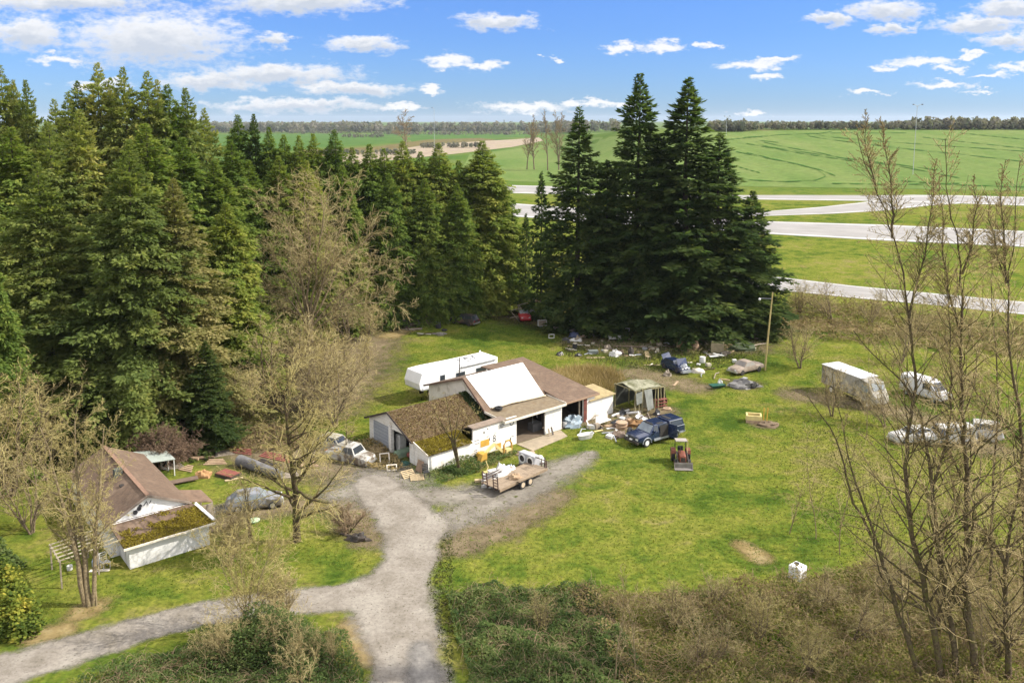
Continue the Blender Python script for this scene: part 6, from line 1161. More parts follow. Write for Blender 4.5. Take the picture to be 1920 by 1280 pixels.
# ================================================================ OBJECTS ROUND THE YARD
def put(o, u, v, rz=0.0, z=0.0, dx=0, dy=0, rx=0.0, ry=0.0):
    p = G(u, v); o.location = (p.x+dx, p.y+dy, z); o.rotation_euler = (rx, ry, rz); return o
def one(mb, name, mat, label, cat, u, v, rz=0.0, z=0.0, group=None, smooth=False, rx=0, ry=0, bevel=0.0):
    return put(tag(mb.build(name, mat, None, smooth, bevel), label, cat, group), u, v, rz, z, 0, 0, rx, ry)
GJ = 'scrap strewn around the yard'
TARPW = pm('white_tarp', (.60, .59, .56), (.46, .45, .42), 2.5, .6, .3, dirt=(.28, .25, .20), dscale=2, dlo=.55, dhi=.75)
BLUEW = pm('blue_white_wrap', (.45, .52, .66), (.68, .70, .74), 6, .5)
TARPB = pm('blue_grey_tarp', (.16, .22, .27), (.30, .34, .36), 3, .5, .3)
BROWNT = pm('tan_fabric', (.40, .28, .18), (.30, .20, .13), 2, .9, .2)
STONE = pm('pale_stone', (.42, .38, .28), (.30, .27, .2), 2, .95, .4)
GREENP = pm('dark_green_plastic', (.02, .09, .06), (.015, .06, .045), 2, .5)
REDB = pm('red_brown_tin', (.24, .075, .055), (.16, .055, .04), 2, .7, .2)
def lump(label, cat, name, u, v, r, mat, seed, rough=.22, rz=0, group=GJ):
    m = MB(); m.lump((0, 0, 0), r[0], r[1], r[2], seed, 16, rough); return one(m, name, mat, label, cat, u, v, rz, 0, group, True)
def board(label, u, v, L, W, T, mat, rz, z=.03, rx=0, ry=0, name='board', cat='board', group=GJ):
    m = MB(); m.box(-L/2, L/2, -W/2, W/2, 0, T); return one(m, name, mat, label, cat, u, v, rz, z, group, False, rx, ry, .008)
def tyre_(label, u, v, r=.33, flat=True, rz=0, z=0, w_=.2, group=GJ):
    t = thing('tyre', label, 'tyre', G(u, v)+Vector((0, 0, z)), rz, group); m = MB(); M = Matrix.Identity(4) if flat else R3(pi/2-.15, 0, 0, (0, 0, r))
    m.lathe([(r*.58, 0), (r*.9, 0), (r, w_*.25), (r, w_*.75), (r*.9, w_), (r*.58, w_), (r*.5, w_*.5)], (0, 0, 0 if flat else -w_/2), 'z', 22, M); m.build('tread', BLACK, t, True)
    m = MB(); m.lathe([(r*.5, w_*.45), (r*.5, w_*.6), (r*.15, w_*.65), (r*.15, w_*.4)], (0, 0, 0 if flat else -w_/2), 'z', 18, M); m.build('rim', DKMET, t, True); return t
def barrel(label, u, v, r, h, mat, lid, name='barrel', cat='barrel'):
    t = thing(name, label, cat, G(u, v), 0, GJ); m = MB(); m.lathe([(r*.86, 0), (r*.97, h*.12), (r, h*.33), (r*.97, h*.5), (r, h*.67), (r*.97, h*.88), (r*.92, h)], (0, 0, 0), 'z', 20); m.build('body', mat, t, True)
    m = MB(); m.lathe([(r*.96, h-.01), (r*.96, h+.03), (r*.8, h+.035)], (0, 0, 0), 'z', 20); m.build('lid', lid, t, True); return t
def pallet(label, u, v, rz, mat, rx=0, z=0.02, L=1.15, W=1.0, n=6):
    t = thing('pallet', label, 'pallet', G(u, v)+Vector((0, 0, z)), rz, 'pallets by the garage'); t.rotation_euler = (rx, 0, rz)
    for k in range(n): m = MB(); y = -W/2+k*(W-.1)/(n-1); m.box(-L/2, L/2, y, y+.1, .102, .125); m.build('slat', mat, t)
    for k in range(3): m = MB(); x = -L/2+k*(L-.08)/2; m.box(x, x+.08, -W/2, W/2, 0, .10); m.build('bearer', mat, t)
    return t
def frame(label, cat, name, u, v, W, H, b, mat, rz, rx=0, fill=None, z=0, group=GJ):
    t = thing(name, label, cat, G(u, v)+Vector((0, 0, z)), rz, group); t.rotation_euler = (rx, 0, rz)
    m = MB(); wallgrid(m, -W/2, W/2, 0, H, -.03, .06, [(-W/2+b, W/2-b, b*1.2, H-b)]); m.build('frame', mat, t)
    if fill: m = MB(); m.box(-W/2+b, W/2-b, -.01, .01, b*1.2, H-b); m.build('panel', fill, t)
    return t
def chair_(label, u, v, rz, mat, lean=0):
    t = thing('garden_chair', label, 'chair', G(u, v), rz, GJ); t.rotation_euler = (lean, 0, rz); m = MB(); m.box(-.25, .25, -.25, .25, .40, .45); m.build('seat', mat, t)
    m = MB(); m.bar((-.24, .25, .45), (-.24, .33, .95), .045); m.bar((.24, .25, .45), (.24, .33, .95), .045); [m.bar((-.24, .27+.05*k, .55+.13*k), (.24, .27+.05*k, .55+.13*k), .06, .04) for k in range(4)]; m.build('backrest', mat, t)
    for x in (-.22, .22):
        for y in (-.22, .22): m = MB(); m.bar((x, y, 0), (x, y, .4), .045); m.build('leg', mat, t)
    return t
def crate(label, u, v, s, mat, rz, name='crate', cat='crate', top=None):
    t = thing(name, label, cat, G(u, v), rz, GJ); m = MB(); a, b, c = s; m.box(-a/2, a/2, -b/2, b/2, 0, c); m.build('body', mat, t, bevel=.03)
    m = MB(); m.box(-a/2+.05, a/2-.05, -b/2+.05, b/2-.05, c+.003, c+.03); m.build('top', top or mat, t); return t
# --- poles and lamps
yp = G(1434, 694); t = thing('lamp_pole', 'yellowish wooden pole with a small lamp arm beside the tan pickup', 'pole', yp); hh = hgt(1442, 548, yp.y)
m = MB(); m.tube([(0, 0, -.2), (.25, 0, hh*.5), (.55, 0, hh)], [.13, .11, .08], 8); m.build('pole', pm('yellowed_pole', (.38, .31, .12), (.28, .22, .09), 2, .85, .2), t)
m = MB(); m.bar((.45, 0, hh*.92), (-.95, 0, hh*.92+.05), .05); m.build('arm', SILV, t); m = MB(); m.lathe([(.05, .1), (.16, 0), (.16, -.08), (.1, -.2)], (-.98, 0, hh*.92), 'z', 12); m.build('lamp_head', LAMP, t, True)
GP = pm('galvanised_pole', (.42, .43, .43), (.34, .35, .35), 2, .5, metal=.4)
def street(label, u, vb, vt, arms, Y=None):
    b = G(u, vb) if Y is None else Vector((at(u, vb, Y).x, Y, float(terr(at(u, vb, Y).x, Y)))); H = hgt(u, vt, b.y)-b.z; t = thing('street_lamp', label, 'street lamp', b, 0, 'tall street lamps along the highway')
    m = MB(); m.tube([(0, 0, 0), (0, 0, H-1.5)]+([(arms[0]*.3, 0, H-.4)] if len(arms) == 1 else [(0, 0, H-.6)]), [.15, .11, .08], 8); m.build('pole', GP, t)
    for a in arms:
        m = MB(); m.tube([(0, 0, H-1.2), (a*.35, 0, H-.3), (a, 0, H)], .11, 6); o = m.build('arm', GP, t); m = MB(); m.lathe([(.05, -.5*abs(a)/a if a < 0 else -.3), (.32, 0), (.05, .8)], (a, 0, H-.02), 'x', 8); m.build('lamp_head', DKMET, o, True)
street('single-arm street lamp rising behind the cedar row tops', 815, 300, 202, [-1.8]); street('double-arm street lamp above the right-hand field', 1710, 352, 196, [-2.2, 2.2], 420); street('small far street lamp just right of the twin-peak firs', 1360, 300, 218, [-2.0, 2.0], 640)
# --- tote
tt = thing('water_tank', 'white plastic tote tank with black lid on the grass by the brambles', 'tank', G(1495, 1082), radians(38), None, 0.86); m = MB(); m.box(-.5, .5, -.5, .5, .06, 1.02); m.build('tank', pm('white_plastic', (.78, .78, .79), (.72, .72, .74), 1, .4), tt, bevel=.07)
m = MB(); m.lathe([(.2, 1.02), (.2, 1.07), (.15, 1.09)], (.12, .18, 0), 'z', 14); m.build('lid', BLACK, tt); m = MB(); m.box(-.52, .52, -.52, .52, 0, .06); m.build('base', SILV, tt)
# --- yellow box, mound, posts
yb = thing('planter_box', 'pale yellow hollow box on the lawn beside two yellow posts', 'box', G(1413, 790), radians(-12)); m = MB()
for q in ((-.75, .75, -.55, -.40), (-.75, .75, .40, .55), (-.75, -.6, -.40, .40), (.6, .75, -.40, .40)): m.box(*q, 0, .75)
m.build('walls', YELP, yb); m = MB(); m.box(-.6, .6, -.4, .4, .0, .35); m.build('soil', EARTHF, yb); m = MB(); m.box(-.78, .78, -.58, -.553, .0, .3); m.build('plinth', WOODT, yb)
lump('low mound of brown soil behind the pale yellow box', 'mound', 'soil_mound', 1441, 797, (1.0, .8, .35), pm('dug_soil', (.17, .12, .075), (.12, .085, .05), 4, .95, .6), 3)
for i, (u, tilt) in enumerate(((1431, .04), (1437, .1))):
    m = MB(); m.tube([(0, 0, -.1), (tilt, 0, 1.6)], .05, 8); one(m, 'marker_post', YEL, f'{"left" if i == 0 else "right"} of the two yellow posts beside the pale yellow box', 'post', u, 793, 0, 0, 'yellow posts by the box')
# --- greenhouse frame
gh = thing('greenhouse', 'collapsed timber greenhouse frame draped in grey plastic beside the white wall', 'greenhouse', G(1192, 765), radians(38)); GW = 3.6; GD = 3.2
for (x, y, h) in [(-1.6, -1.4, 2.5), (-.6, -1.5, 2.6), (.6, -1.5, 2.4), (1.9, -1.4, 2.1), (2.9, -1.3, 2.0), (-1.6, 1.5, 2.4), (.6, 1.6, 2.5), (2.9, 1.6, 2.1)]: m = MB(); m.bar((x, y, 0), (x+random.uniform(-.1, .1), y, h), .13); m.build('post', pm('mossy_timber', (.26, .23, .12), (.17, .15, .08), 3, .9, .4), gh)
m = MB(); [m.bar((-1.7, y, 2.5), (3.0, y, 2.15), .1) for y in (-1.4, .1, 1.5)]; [m.bar((x, -1.5, 2.46-.07*x), (x, 1.6, 2.5-.07*x), .09) for x in (-1.6, -.4, .8, 2.0, 2.9)]; m.build('rafters', pm('mossy_timber', (.26, .23, .12)), gh)
m = MB(); m.slab([(-1.75, -1.5, 2.62), (.5, -1.55, 2.56), (.6, .4, 2.95), (-1.5, .5, 2.9)], .02); m.slab([(.62, -1.5, 2.5), (2.4, -1.4, 2.3), (3.1, .8, 2.35), (.7, .6, 2.8)], .02); m.slab([(-1.5, .52, 2.9), (.6, .42, 2.95), (.8, 1.7, 2.55), (-1.6, 1.7, 2.5)], .02); m.build('cover', pm('mouldy_plastic', (.30, .29, .20), (.19, .18, .12), 2, .6, .2, dirt=(.10, .10, .045), dscale=1.5, dlo=.45, dhi=.6), gh)
m = MB(); m.slab([(-.5, -1.62, 2.5), (.65, -1.62, 2.4), (.7, -1.9, .4), (-.3, -2.0, .3)], .02); m.slab([(-1.7, -1.6, 2.3), (-.75, -1.6, 2.4), (-.8, -1.66, 1.2), (-1.6, -1.66, 1.1)], .02); m.build('plastic_sheet', pm('grey_plastic', (.22, .225, .20), (.14, .145, .13), 2, .45, .3), gh)
m = MB(); m.slab([(.8, 1.5, 2.4), (2.9, 1.5, 2.1), (3.1, 1.75, .1), (.7, 1.8, .1)], .02); m.slab([(-1.6, 1.5, 2.4), (.6, 1.55, 2.5), (.6, 1.7, .2), (-1.7, 1.7, .1)], .02); m.build('backdrop_sheet', pm('dark_backdrop', (.07, .075, .06), (.04, .04, .035), 2, .6), gh)  # dark backdrop added so the greenhouse interior looks shaded
m = MB(); m.slab([(2.95, -1.3, 1.95), (2.95, 1.5, 2.05), (3.5, 1.6, .05), (3.6, -1.2, .05)], .02); m.build('side_sheet', pm('black_sheeting', (.035, .035, .035), (.06, .06, .055), 2, .5), gh)
for x, y in ((-1.1, -1.5), (.1, -1.55), (1.3, -1.45), (2.4, -1.4)): m = MB(); m.bar((x, y, 0), (x+random.uniform(-.3, .3), y, 2.3), .07); m.build('stud', pm('mossy_timber', (.26, .23, .12)), gh)
m = MB(); m.box(.9, 1.7, -.6, .1, .0, 1.5); m.box(1.9, 2.7, .2, .9, 0, 1.2); m.build('staging', pm('pale_staging', (.4, .36, .25), (.2, .18, .12), 2, .9), gh)
# --- workshop front
lump('crumpled blue-grey tarp heap inside the second workshop doorway', 'tarp', 'tarp_heap', 1074, 797, (1.1, .9, .9), TARPB, 5, .3, .6); barrel('small white tub at the left side of the second doorway', 1059, 800, .28, .5, TARPW, TARPW, 'tub', 'tub')
ww = thing('workbench_clutter', 'dark machine with pipes standing inside the first doorway', 'machine', G(1003, 806), SH); m = MB(); m.box(-.6, .6, -.4, .4, 0, .8); m.build('body', pm('dark_steel', (.12, .12, .12), (.08, .08, .08), 2, .6), ww); m = MB(); m.tube([(-.3, 0, .8), (-.3, 0, 1.8), (.1, 0, 2.0), (.3, 0, 1.2)], .05); m.build('pipe', SILV, ww)  # machine body in plain dark grey steel
board('grey plank leaning on the white wall between the doorways, left one', 1031, 818, 1.5, .18, .04, WOODG, SH+pi/2, .02, 0, -1.25); board('grey plank leaning on the white wall between the doorways, right one', 1037, 816, 1.6, .2, .04, DKMET, SH+pi/2, .02, 0, -1.2)
bth = thing('bathtub', 'white bathtub lying on the grass in front of the second doorway', 'bathtub', G(1098, 822), radians(28), GJ); m = MB(); rr = []
for z, kx, ky in ((0, .70, .24), (.2, .82, .32), (.45, .90, .38), (.47, .96, .43), (.45, .86, .33), (.12, .7, .22)): rr.append([(kx*cos(a)*(1 if abs(cos(a)) < .9 else .97), ky*sin(a), z) for a in np.linspace(0, 2*pi, 20, endpoint=False)])
m.loft(rr); m.build('basin', TARPW, bth, True); m = MB(); m.tube([(.75, 0, .45), (.75, 0, .6), (.6, 0, .62)], .03); m.build('tap', SILV, bth)
bn = thing('bench', 'whitewashed bench with backrest against the right-hand white wall', 'bench', G(1131, 797), SH, GJ); m = MB(); m.box(-.9, .9, -.25, .25, .42, .47); m.build('seat', WHITE, bn); m = MB(); m.box(-.9, .9, .22, .26, .5, 1.0); m.build('backrest', WHITE, bn)
for x in (-.85, .85): m = MB(); m.bar((x, -.2, 0), (x, -.2, .42), .06); m.bar((x, .24, 0), (x, .24, 1.05), .06); m.build('leg', WOODG, bn)
board('white plank leaning on the red door post', 1106, 802, 1.6, .14, .05, WHITE, SH+pi/2+.3, .02, 0, -1.0); crate('grey box at the foot of the right-hand white wall', 1119, 803, (.6, .5, .5), WOODG, .5)
m = MB(); m.tube([(-1.3, 0, .14), (1.3, 0, .2)], .13, 10); one(m, 'pipe', TARPW, 'long white pipe lying at the end of the right-hand white wall', 'pipe', 1163, 777, SH, 0, GJ, True)
m = MB(); m.tube([(-.7, 0, .12), (.7, 0, .5)], .12, 10); one(m, 'pipe', TARPW, 'short white pipe propped up near the greenhouse', 'pipe', 1186, 779, -.6, 0, GJ, True)
for i, (u, v, r, lb) in enumerate([(1199, 784, .42, 'larger white basin on the grass left of the greenhouse rack'), (1209, 787, .3, 'smaller cream basin on the grass left of the greenhouse rack')]): m = MB(); m.lathe([(r*.6, 0), (r, r*.5), (r*.94, r*.52), (r*.5, r*.15)], (0, 0, 0), 'z', 18); one(m, 'basin', TARPW, lb, 'basin', u, v, 0, 0, GJ, True, .3)
rt = thing('round_tub', 'stacked tan round tubs in the scrap before the pickup', 'tub', G(1165, 803), 0, GJ); m = MB(); m.lathe([(.48, 0), (.58, .3), (.6, .34), (.5, .36)], (0, 0, 0), 'z', 22); m.build('tub', BROWNT, rt, True); m = MB(); m.lathe([(.45, .37), (.57, .6), (.57, .66), (.3, .70)], (0.04, 0, 0), 'z', 22); m.build('tub', BROWNT, rt, True)
lump('dark brown covered heap in front of the stacked round tubs', 'heap', 'covered_heap', 1158, 817, (.8, .5, .5), pm('dark_brown_cover', (.13, .09, .065), (.2, .15, .11), 2, .8, .2), 8); lump('rusty orange brush heap behind the stacked round tubs', 'heap', 'brush_heap', 1190, 797, (1.0, .7, .5), pm('rusty_brush', (.24, .13, .05), (.16, .09, .04), 5, .95, .7), 9, .3)
lump('tan sack beside the short white pipe', 'sack', 'sack', 1178, 790, (.4, .35, .4), BROWNT, 10); board('white board flat on the grass near the round tubs', 1146, 803, 1.0, .3, .03, TARPW, .3); board('pale yellow board flat on the grass by the bathtub', 1122, 808, 1.0, .25, .03, YELP, .5)
tyre_('large black tyre standing upright at the pickup front', 1181, 822, .55, False, radians(60), w_=.25)
rk = thing('rack', 'red-brown metal rack at the right side of the greenhouse', 'rack', G(1238, 763), radians(20), GJ)
for z in (.15, .5, .85): m = MB(); m.box(-.7, .7, -.25, .25, z, z+.03); m.build('shelf', REDB, rk)
for x in (-.68, .68):
    for y in (-.23, .23): m = MB(); m.bar((x, y, 0), (x, y, .95), .04); m.build('leg', REDB, rk)
lump('tan cloth bundle right of the red-brown rack', 'bundle', 'cloth_bundle', 1250, 768, (.5, .3, .3), BROWNT, 11)
# yellow machine parts by the papered wall
ymc = thing('loader_arm', 'yellow machine arm lying along the papered workshop wall', 'machine part', G(925, 858), SH, GJ); m = MB(); m.bar((-1.3, 0, .5), (.2, .1, 1.2), .16, .26); m.bar((.2, .1, 1.2), (1.1, 0, .3), .16, .24); m.build('arm', YELP, ymc); m = MB(); m.prism([(-1.7, 0), (-.9, 0), (-.9, .8), (-1.4, .7)], 'y', -.25, .25); m.build('bracket', YEL, ymc)
crate('orange-yellow engine block at the left end of the papered wall', 902, 860, (.7, .5, .6), YEL, SH, 'engine_block', 'engine'); ya = thing('hoist', 'yellow arched hoist standing before the right end of the papered wall', 'hoist', G(952, 850), SH, GJ)
m = MB(); m.tube([(-.45, 0, 0), (-.45, 0, .9), (-.2, 0, 1.25), (.2, 0, 1.25), (.45, 0, .9), (.45, 0, 0)], .09, 8); m.build('arch', pm('orange_yellow', (.5, .27, .05), (.36, .2, .05), 2, .7), ya); m = MB(); m.box(-.3, .3, -.2, .2, 0, .5); m.build('base', YELP, ya)
lump('heap of pale rubble by the corner of the door apron', 'rubble', 'rubble_heap', 985, 852, (.8, .5, .3), pm('pinkish_rubble', (.45, .33, .25), (.3, .22, .16), 5, .95, .5), 12, .3)
dm = thing('twin_drum_machine', 'grey machine with two round dark openings behind the flatbed trailer', 'machine', G(992, 877), radians(225), GJ); m = MB(); m.box(-.35, .35, -.95, .95, .25, 1.35); m.build('housing', pm('grey_machine', (.42, .41, .42), (.3, .3, .3), 2, .5), dm, bevel=.06)
for y in (-.48, .48): m = MB(); m.lathe([(.40, .34), (.40, .44), (.30, .44), (.26, .36)], (0, y, .85), 'x', 20); o = m.build('drum_ring', TARPW, dm, True); m = MB(); m.lathe([(.29, .355), (.29, .40)], (0, y, .85), 'x', 18); m.build('opening', INSIDE, o)
m = MB(); m.box(-.4, .5, -.9, .9, 0, .24); m.build('skid', DKMET, dm); lump('round white tank lump behind the twin drum machine', 'tank', 'white_tank', 1012, 868, (.45, .45, .75), TARPW, 13, .08)
lump('white tarp thrown over a load beside the flatbed trailer', 'tarp', 'tarp_heap', 936, 903, (1.7, .7, 1.25), TARPW, 14, .28, radians(40)); lump('blue and white wrapped bundle at the end of the white tarp', 'bundle', 'wrapped_bundle', 958, 890, (.55, .45, .85), BLUEW, 15, .2)
board('short pale timber by the left end of the white tarp', 900, 903, .9, .3, .2, WOODY, .1, .02); m = MB(); m.tube([(0, 0, .05), (.3, .1, .5), (.2, .3, 1.0)], .05); m.lump((0, 0, 0), .35, .25, .25, 3); one(m, 'yellow_hook', YELP, 'yellow crane hook lying in the weeds left of the flatbed trailer', 'hook', 911, 888, .6, 0, GJ)
# garage front
pallet('pale pallet tilted on the grass before the garage', 766, 893, .6, WOODY, .5, .1); pallet('pale pallet flat on the grass right of the tilted one', 782, 897, .2, WOODY, .1); frame('white metal bed frame standing before the garage door', 'frame', 'bed_frame', 722, 868, .9, .9, .09, FASC, .3, -.5); frame('curled white chair frame lying before the garage door', 'frame', 'chair_frame', 735, 882, .9, .6, .08, FASC, .2, -.9)
for k, (u, v, lb) in enumerate([(716, 836, 'first grey slatted panel leaning on the garage door from the left'), (724, 841, 'second grey slatted panel leaning on the garage door from the left'), (731, 846, 'third grey slatted panel leaning on the garage door, beside the post')]): board(lb, u, v, 2.1, .5, .05, pm('grey_slats', (.26, .22, .17), (.18, .15, .12), 3, .9, stripe=(1, .12, (.07, .06, .05), .3)), SH, .02, 0, -1.2, 'slatted_panel', 'panel')
crate('white refrigerator inside the open garage bay', 752, 843, (.7, .7, 1.5), TARPW, SH, 'refrigerator', 'refrigerator'); crate('flat green table at the mouth of the garage bay', 757, 853, (1.6, .9, .45), pm('faded_green', (.22, .3, .2), (.16, .22, .15), 2, .7), SH, 'table', 'table'); m = MB(); m.lathe([(.02, 0), (.22, .12), (.28, .28), (.22, .44), (.02, .56)], (0, 0, 0), 'z', 16); one(m, 'red_ball', REDB, 'red ball by the right jamb of the garage bay', 'ball', 768, 858, 0, 0, GJ, True)
board('brown plywood sheet leaning on the shaded side wall of the lean-to', 785, 884, 1.9, .9, .04, pm('brown_ply', (.3, .21, .14), (.22, .15, .1), 2, .9), SH, .02, 0, -1.25, 'plywood_sheet', 'board'); chair_('black chair at the corner of the lean-to', 799, 893, .4, BLACK); lump('green plastic basin heap in the shade of the garage bay', 'basin', 'plastic_basin', 758, 870, (.5, .4, .25), GREENP, 16); board('white board on the ground right of the white wrecked pickup', 686, 866, 1.6, .35, .04, TARPW, .5); lump('dry weed clump between the garage door and the white pickup', 'weeds', 'weed_clump', 705, 850, (.9, .7, .6), pm('dead_weed', (.27, .2, .1), (.18, .13, .06), 6, .95, .8), 17, .35)
for i, (u, v) in enumerate([(770, 752), (783, 748), (800, 744), (812, 741), (824, 736), (838, 733)]): lump(f'{["first","second","third","fourth","fifth","sixth"][i]} pale boulder from the left in the row behind the garage ridge', 'boulder', 'boulder', u-6, v+24, (.5, .4, 2.9-.25*i if i < 0 else .5), STONE, 30+i, .2, group='boulders behind the garage')
# left yard
rb = thing('tin_box', 'red-brown tin lid box with a pale board on the grass', 'box', G(428, 892), radians(-28), GJ); m = MB(); m.box(-.95, .95, -.6, .6, 0, .25); m.build('body', DKMET, rb); m = MB(); [m.box(-.9+k*.36, -.9+k*.36+.32, -.56, .56, .252, .30) for k in range(5)]; m.build('lid', REDB, rb); board('pale board along the edge of the red-brown tin box', 439, 899, 1.5, .3, .06, WOODY, .45)
lg = MB(); lg.tube([(-2.6, 0, .5), (-.8, .05, .45), (1.0, -.05, .42), (2.6, .1, .35)], [.50, .46, .42, .34], 12); one(lg, 'big_log', pm('grey_log_bark', (.17, .165, .165), (.09, .085, .08), 1.5, .9, .6), 'huge grey log lying left of the dark-trunked tree', 'log', 487, 885, radians(-33), 0, None, True)
for i, (u, v, l, rz, mt, lb) in enumerate([(520, 858, 3.4, -.45, REDB, 'reddish board heap behind the huge grey log'), (545, 892, 1.6, .2, WOODG, 'pale grey boards right of the huge grey log'), (505, 872, 3.0, -.6, DKMET, 'dark beam lying on the ground behind the huge grey log'), (580, 872, 1.5, .3, WOODT, 'tan boards between the log and the white wrecked pickup')]): m = MB(); [m.box(-l/2, l/2-.1*k, -.5+.25*k, -.28+.25*k, .02+.03*k, .08+.03*k) for k in range(4)]; one(m, 'board_stack', mt, lb, 'boards', u, v, rz, 0, GJ)
lump('orange-brown stump on the grass right of the small house', 'stump', 'tree_stump', 381, 893, (.7, .55, .5), pm('orange_wood', (.42, .24, .10), (.3, .17, .08), 2, .9, .3), 18); aw = thing('canopy_shelter', 'grey-green canvas shelter on white legs behind the small house', 'shelter', G(286, 892), HA, GJ)
m = MB(); m.slab([(-1.5, -1.4, 1.9), (1.6, -1.2, 1.5), (1.6, 1.4, 1.5), (-1.5, 1.6, 2.0)], .05); m.build('canvas', pm('grey_green_canvas', (.34, .37, .33), (.27, .3, .26), 1.5, .7), aw)
for x, y in ((1.5, -1.1), (1.5, 1.3), (-1.4, -1.3), (-1.4, 1.5)): m = MB(); m.bar((x, y, 0), (x, y, 1.5 if x > 0 else 1.88), .07); m.build('leg', TARPW, aw)
frame('white framed window standing upright behind the canvas shelter', 'window', 'window_frame', 309, 880, 1.0, 1.5, .2, TARPW, -.5, -.05, GLASS); board('tan boards leaning behind the canvas shelter', 290, 872, 2.0, .5, .1, WOODT, .5, .1, 0, -.5); board('dark brown ramp board beside the small house porch', 343, 905, 2.4, .6, .08, pm('dark_ramp', (.16, .11, .08)), .5, .2, .1)
GPW = 'cut logs stacked beneath the firs'
for k, (u, v, l, rz) in enumerate([(345, 850, 2.2, .2), (368, 852, 2.6, .1), (392, 848, 2.0, .3), (355, 862, 1.8, -.2), (380, 861, 2.0, .15)]): m = MB(); m.tube([(-l/2, 0, .16), (l/2, 0, .18)], [.16, .13], 8); one(m, 'cut_log', WOODT if k % 2 else pm('brown_log', (.22, .15, .09), (.15, .1, .06), 2, .9, .4), f'{["first","second","third","fourth","fifth"][k]} brown cut log in the heap between the small house and the huge grey log', 'log', u, v, rz, 0, GPW, True)
m = MB(); m.lathe([(.35, 0), (.42, .12), (.1, .2)], (0, 0, 0), 'z', 18); one(m, 'bin_lid', pm('pale_green_plastic', (.42, .55, .33), (.33, .45, .26), 2, .6), 'pale green lid on the ground before the silver wrecked car', 'lid', 477, 977, .3, 0, GJ, True); lump('black crumpled metal scrap at the drive edge', 'scrap', 'metal_scrap', 672, 1012, (.8, .35, .4), DKMET, 19, .4); board('dark plank by the crumpled metal scrap', 655, 1005, 1.6, .25, .05, DKMET, -.5)
crate('blue plastic box under the pergola', 184, 1058, (.7, .5, .4), pm('grey_blue_plastic', (.3, .37, .48), (.2, .25, .33), 2, .5), .3, 'storage_box', 'box'); chair_('white garden chair beside the blue plastic box', 198, 1064, .9, TARPW); board('pale plank before the blue plastic box', 187, 1070, 1.3, .3, .04, FASC, .1); barrel('red jug at the foot of the yellow-green bush', 44, 1160, .25, .5, REDB, REDB, 'jug', 'jug'); barrel('small white pail at the foot of the multi-stemmed tree', 131, 1068, .18, .3, TARPW, TARPW, 'pail', 'pail')
for k, (u, v, l, rz, mt, lb) in enumerate([(330, 876, 1.6, .3, WOODG, 'grey boards behind the white framed window'), (352, 880, 1.4, -.4, WOODT, 'tan boards right of the white framed window'), (405, 868, 2.0, .1, WOODT, 'tan boards behind the orange-brown stump'), (420, 852, 1.8, .4, WOODG, 'grey boards at the left end of the huge grey log'), (455, 848, 2.2, -.3, REDB, 'red-brown boards behind the left end of the huge grey log'), (600, 850, 1.8, .2, WOODG, 'grey boards left of the pale boxy old car')]): m = MB(); [m.box(-l/2+.1*j, l/2-.15*j, -.4+.22*j, -.22+.22*j, .02+.05*j, .08+.05*j) for j in range(4)]; one(m, 'board_stack', mt, lb, 'boards', u, v, rz, 0, GJ)
# under the firs at the back
frame('white door frame standing under the open-crowned fir', 'frame', 'door_frame', 1073, 613, .8, 1.9, .2, TARPW, .3, -.08, INSIDE); frame('white wire bench frame at the edge of the fir shade', 'frame', 'wire_bench', 1017, 612, 1.4, 1.0, .14, pm('dull_white', (.5, .5, .47), (.4, .4, .38), 2, .7), .1, -.2, WOODG); frame('small white sign frame on the shaded lawn', 'frame', 'sign_frame', 1034, 634, .8, .6, .08, TARPW, .1)
barrel('black barrel with pale lid at the edge of the fir shade', 1078, 654, .32, .75, BLACK, STONE); lump('dark blue bundle under the open-crowned fir', 'bundle', 'blue_bundle', 1077, 631, (.8, .6, .6), pm('navy_cloth', (.06, .075, .14), (.1, .12, .2), 3, .8), 20, .25); lump('white sheet heap before the dark blue bundle', 'heap', 'sheet_heap', 1081, 639, (.9, .5, .35), TARPW, 21, .25)
for i, (u, v, l, rz, c, mt, lb) in enumerate([(1095, 634, 2.2, .4, .2, WOODT, 'tan pole beside the white sheet heap'), (1125, 612, 3.0, .5, .8, WOODG, 'curved grey branch under the firs'), (1150, 616, 3.4, .1, .3, WOODG, 'long grey branch lying under the firs'), (1205, 630, 3.8, .45, .4, WOODG, 'long pale branch sloping up from the scrap'), (1225, 615, 2.8, -.5, .9, pm('dark_branch', (.13, .08, .06), (.08, .05, .04), 3, .9), 'bent dark branch under the twin-peak firs'), (1180, 652, 4.0, -.15, .1, pm('brown_pole', (.2, .14, .1), (.14, .1, .07), 3, .9), 'long brown pole at the shade edge'), (1360, 652, 3.0, .2, .3, WOODT, 'bent tan branch before the tan armchair'), (1422, 650, 3.0, .5, .2, WOODG, 'grey pole beside the green heap')]):
    m = MB(); m.tube([(-l/2, 0, .1), (-l/6, .15, .1+c*.7), (l/6, .1, .1+c), (l/2, -.1, .15+c*.8)], [.10, .09, .08, .05], 7); one(m, 'branch', mt, lb, 'branch', u, v, rz, 0, 'branches and poles under the firs', True)
board('white panel with a dark hollow lying under the firs', 1153, 637, 1.8, .9, .25, TARPW, .1, .25, .05); frame('upright white scrap piece behind the white panel', 'frame', 'upright_scrap', 1142, 626, .5, 1.0, .1, TARPW, .4, .1, WOODG); frame('upright white bracket right of the white panel', 'frame', 'upright_scrap', 1177, 628, .6, 1.1, .12, TARPW, -.4, .2); board('pale board at the sunlit edge of the lawn', 1117, 671, 2.4, .3, .05, WOODY, .03); crate('dark grey scrap box behind the pale board', 1112, 663, (1.3, .7, .45), pm('scrap_grey', (.16, .18, .17), (.1, .11, .1), 3, .7), .1)
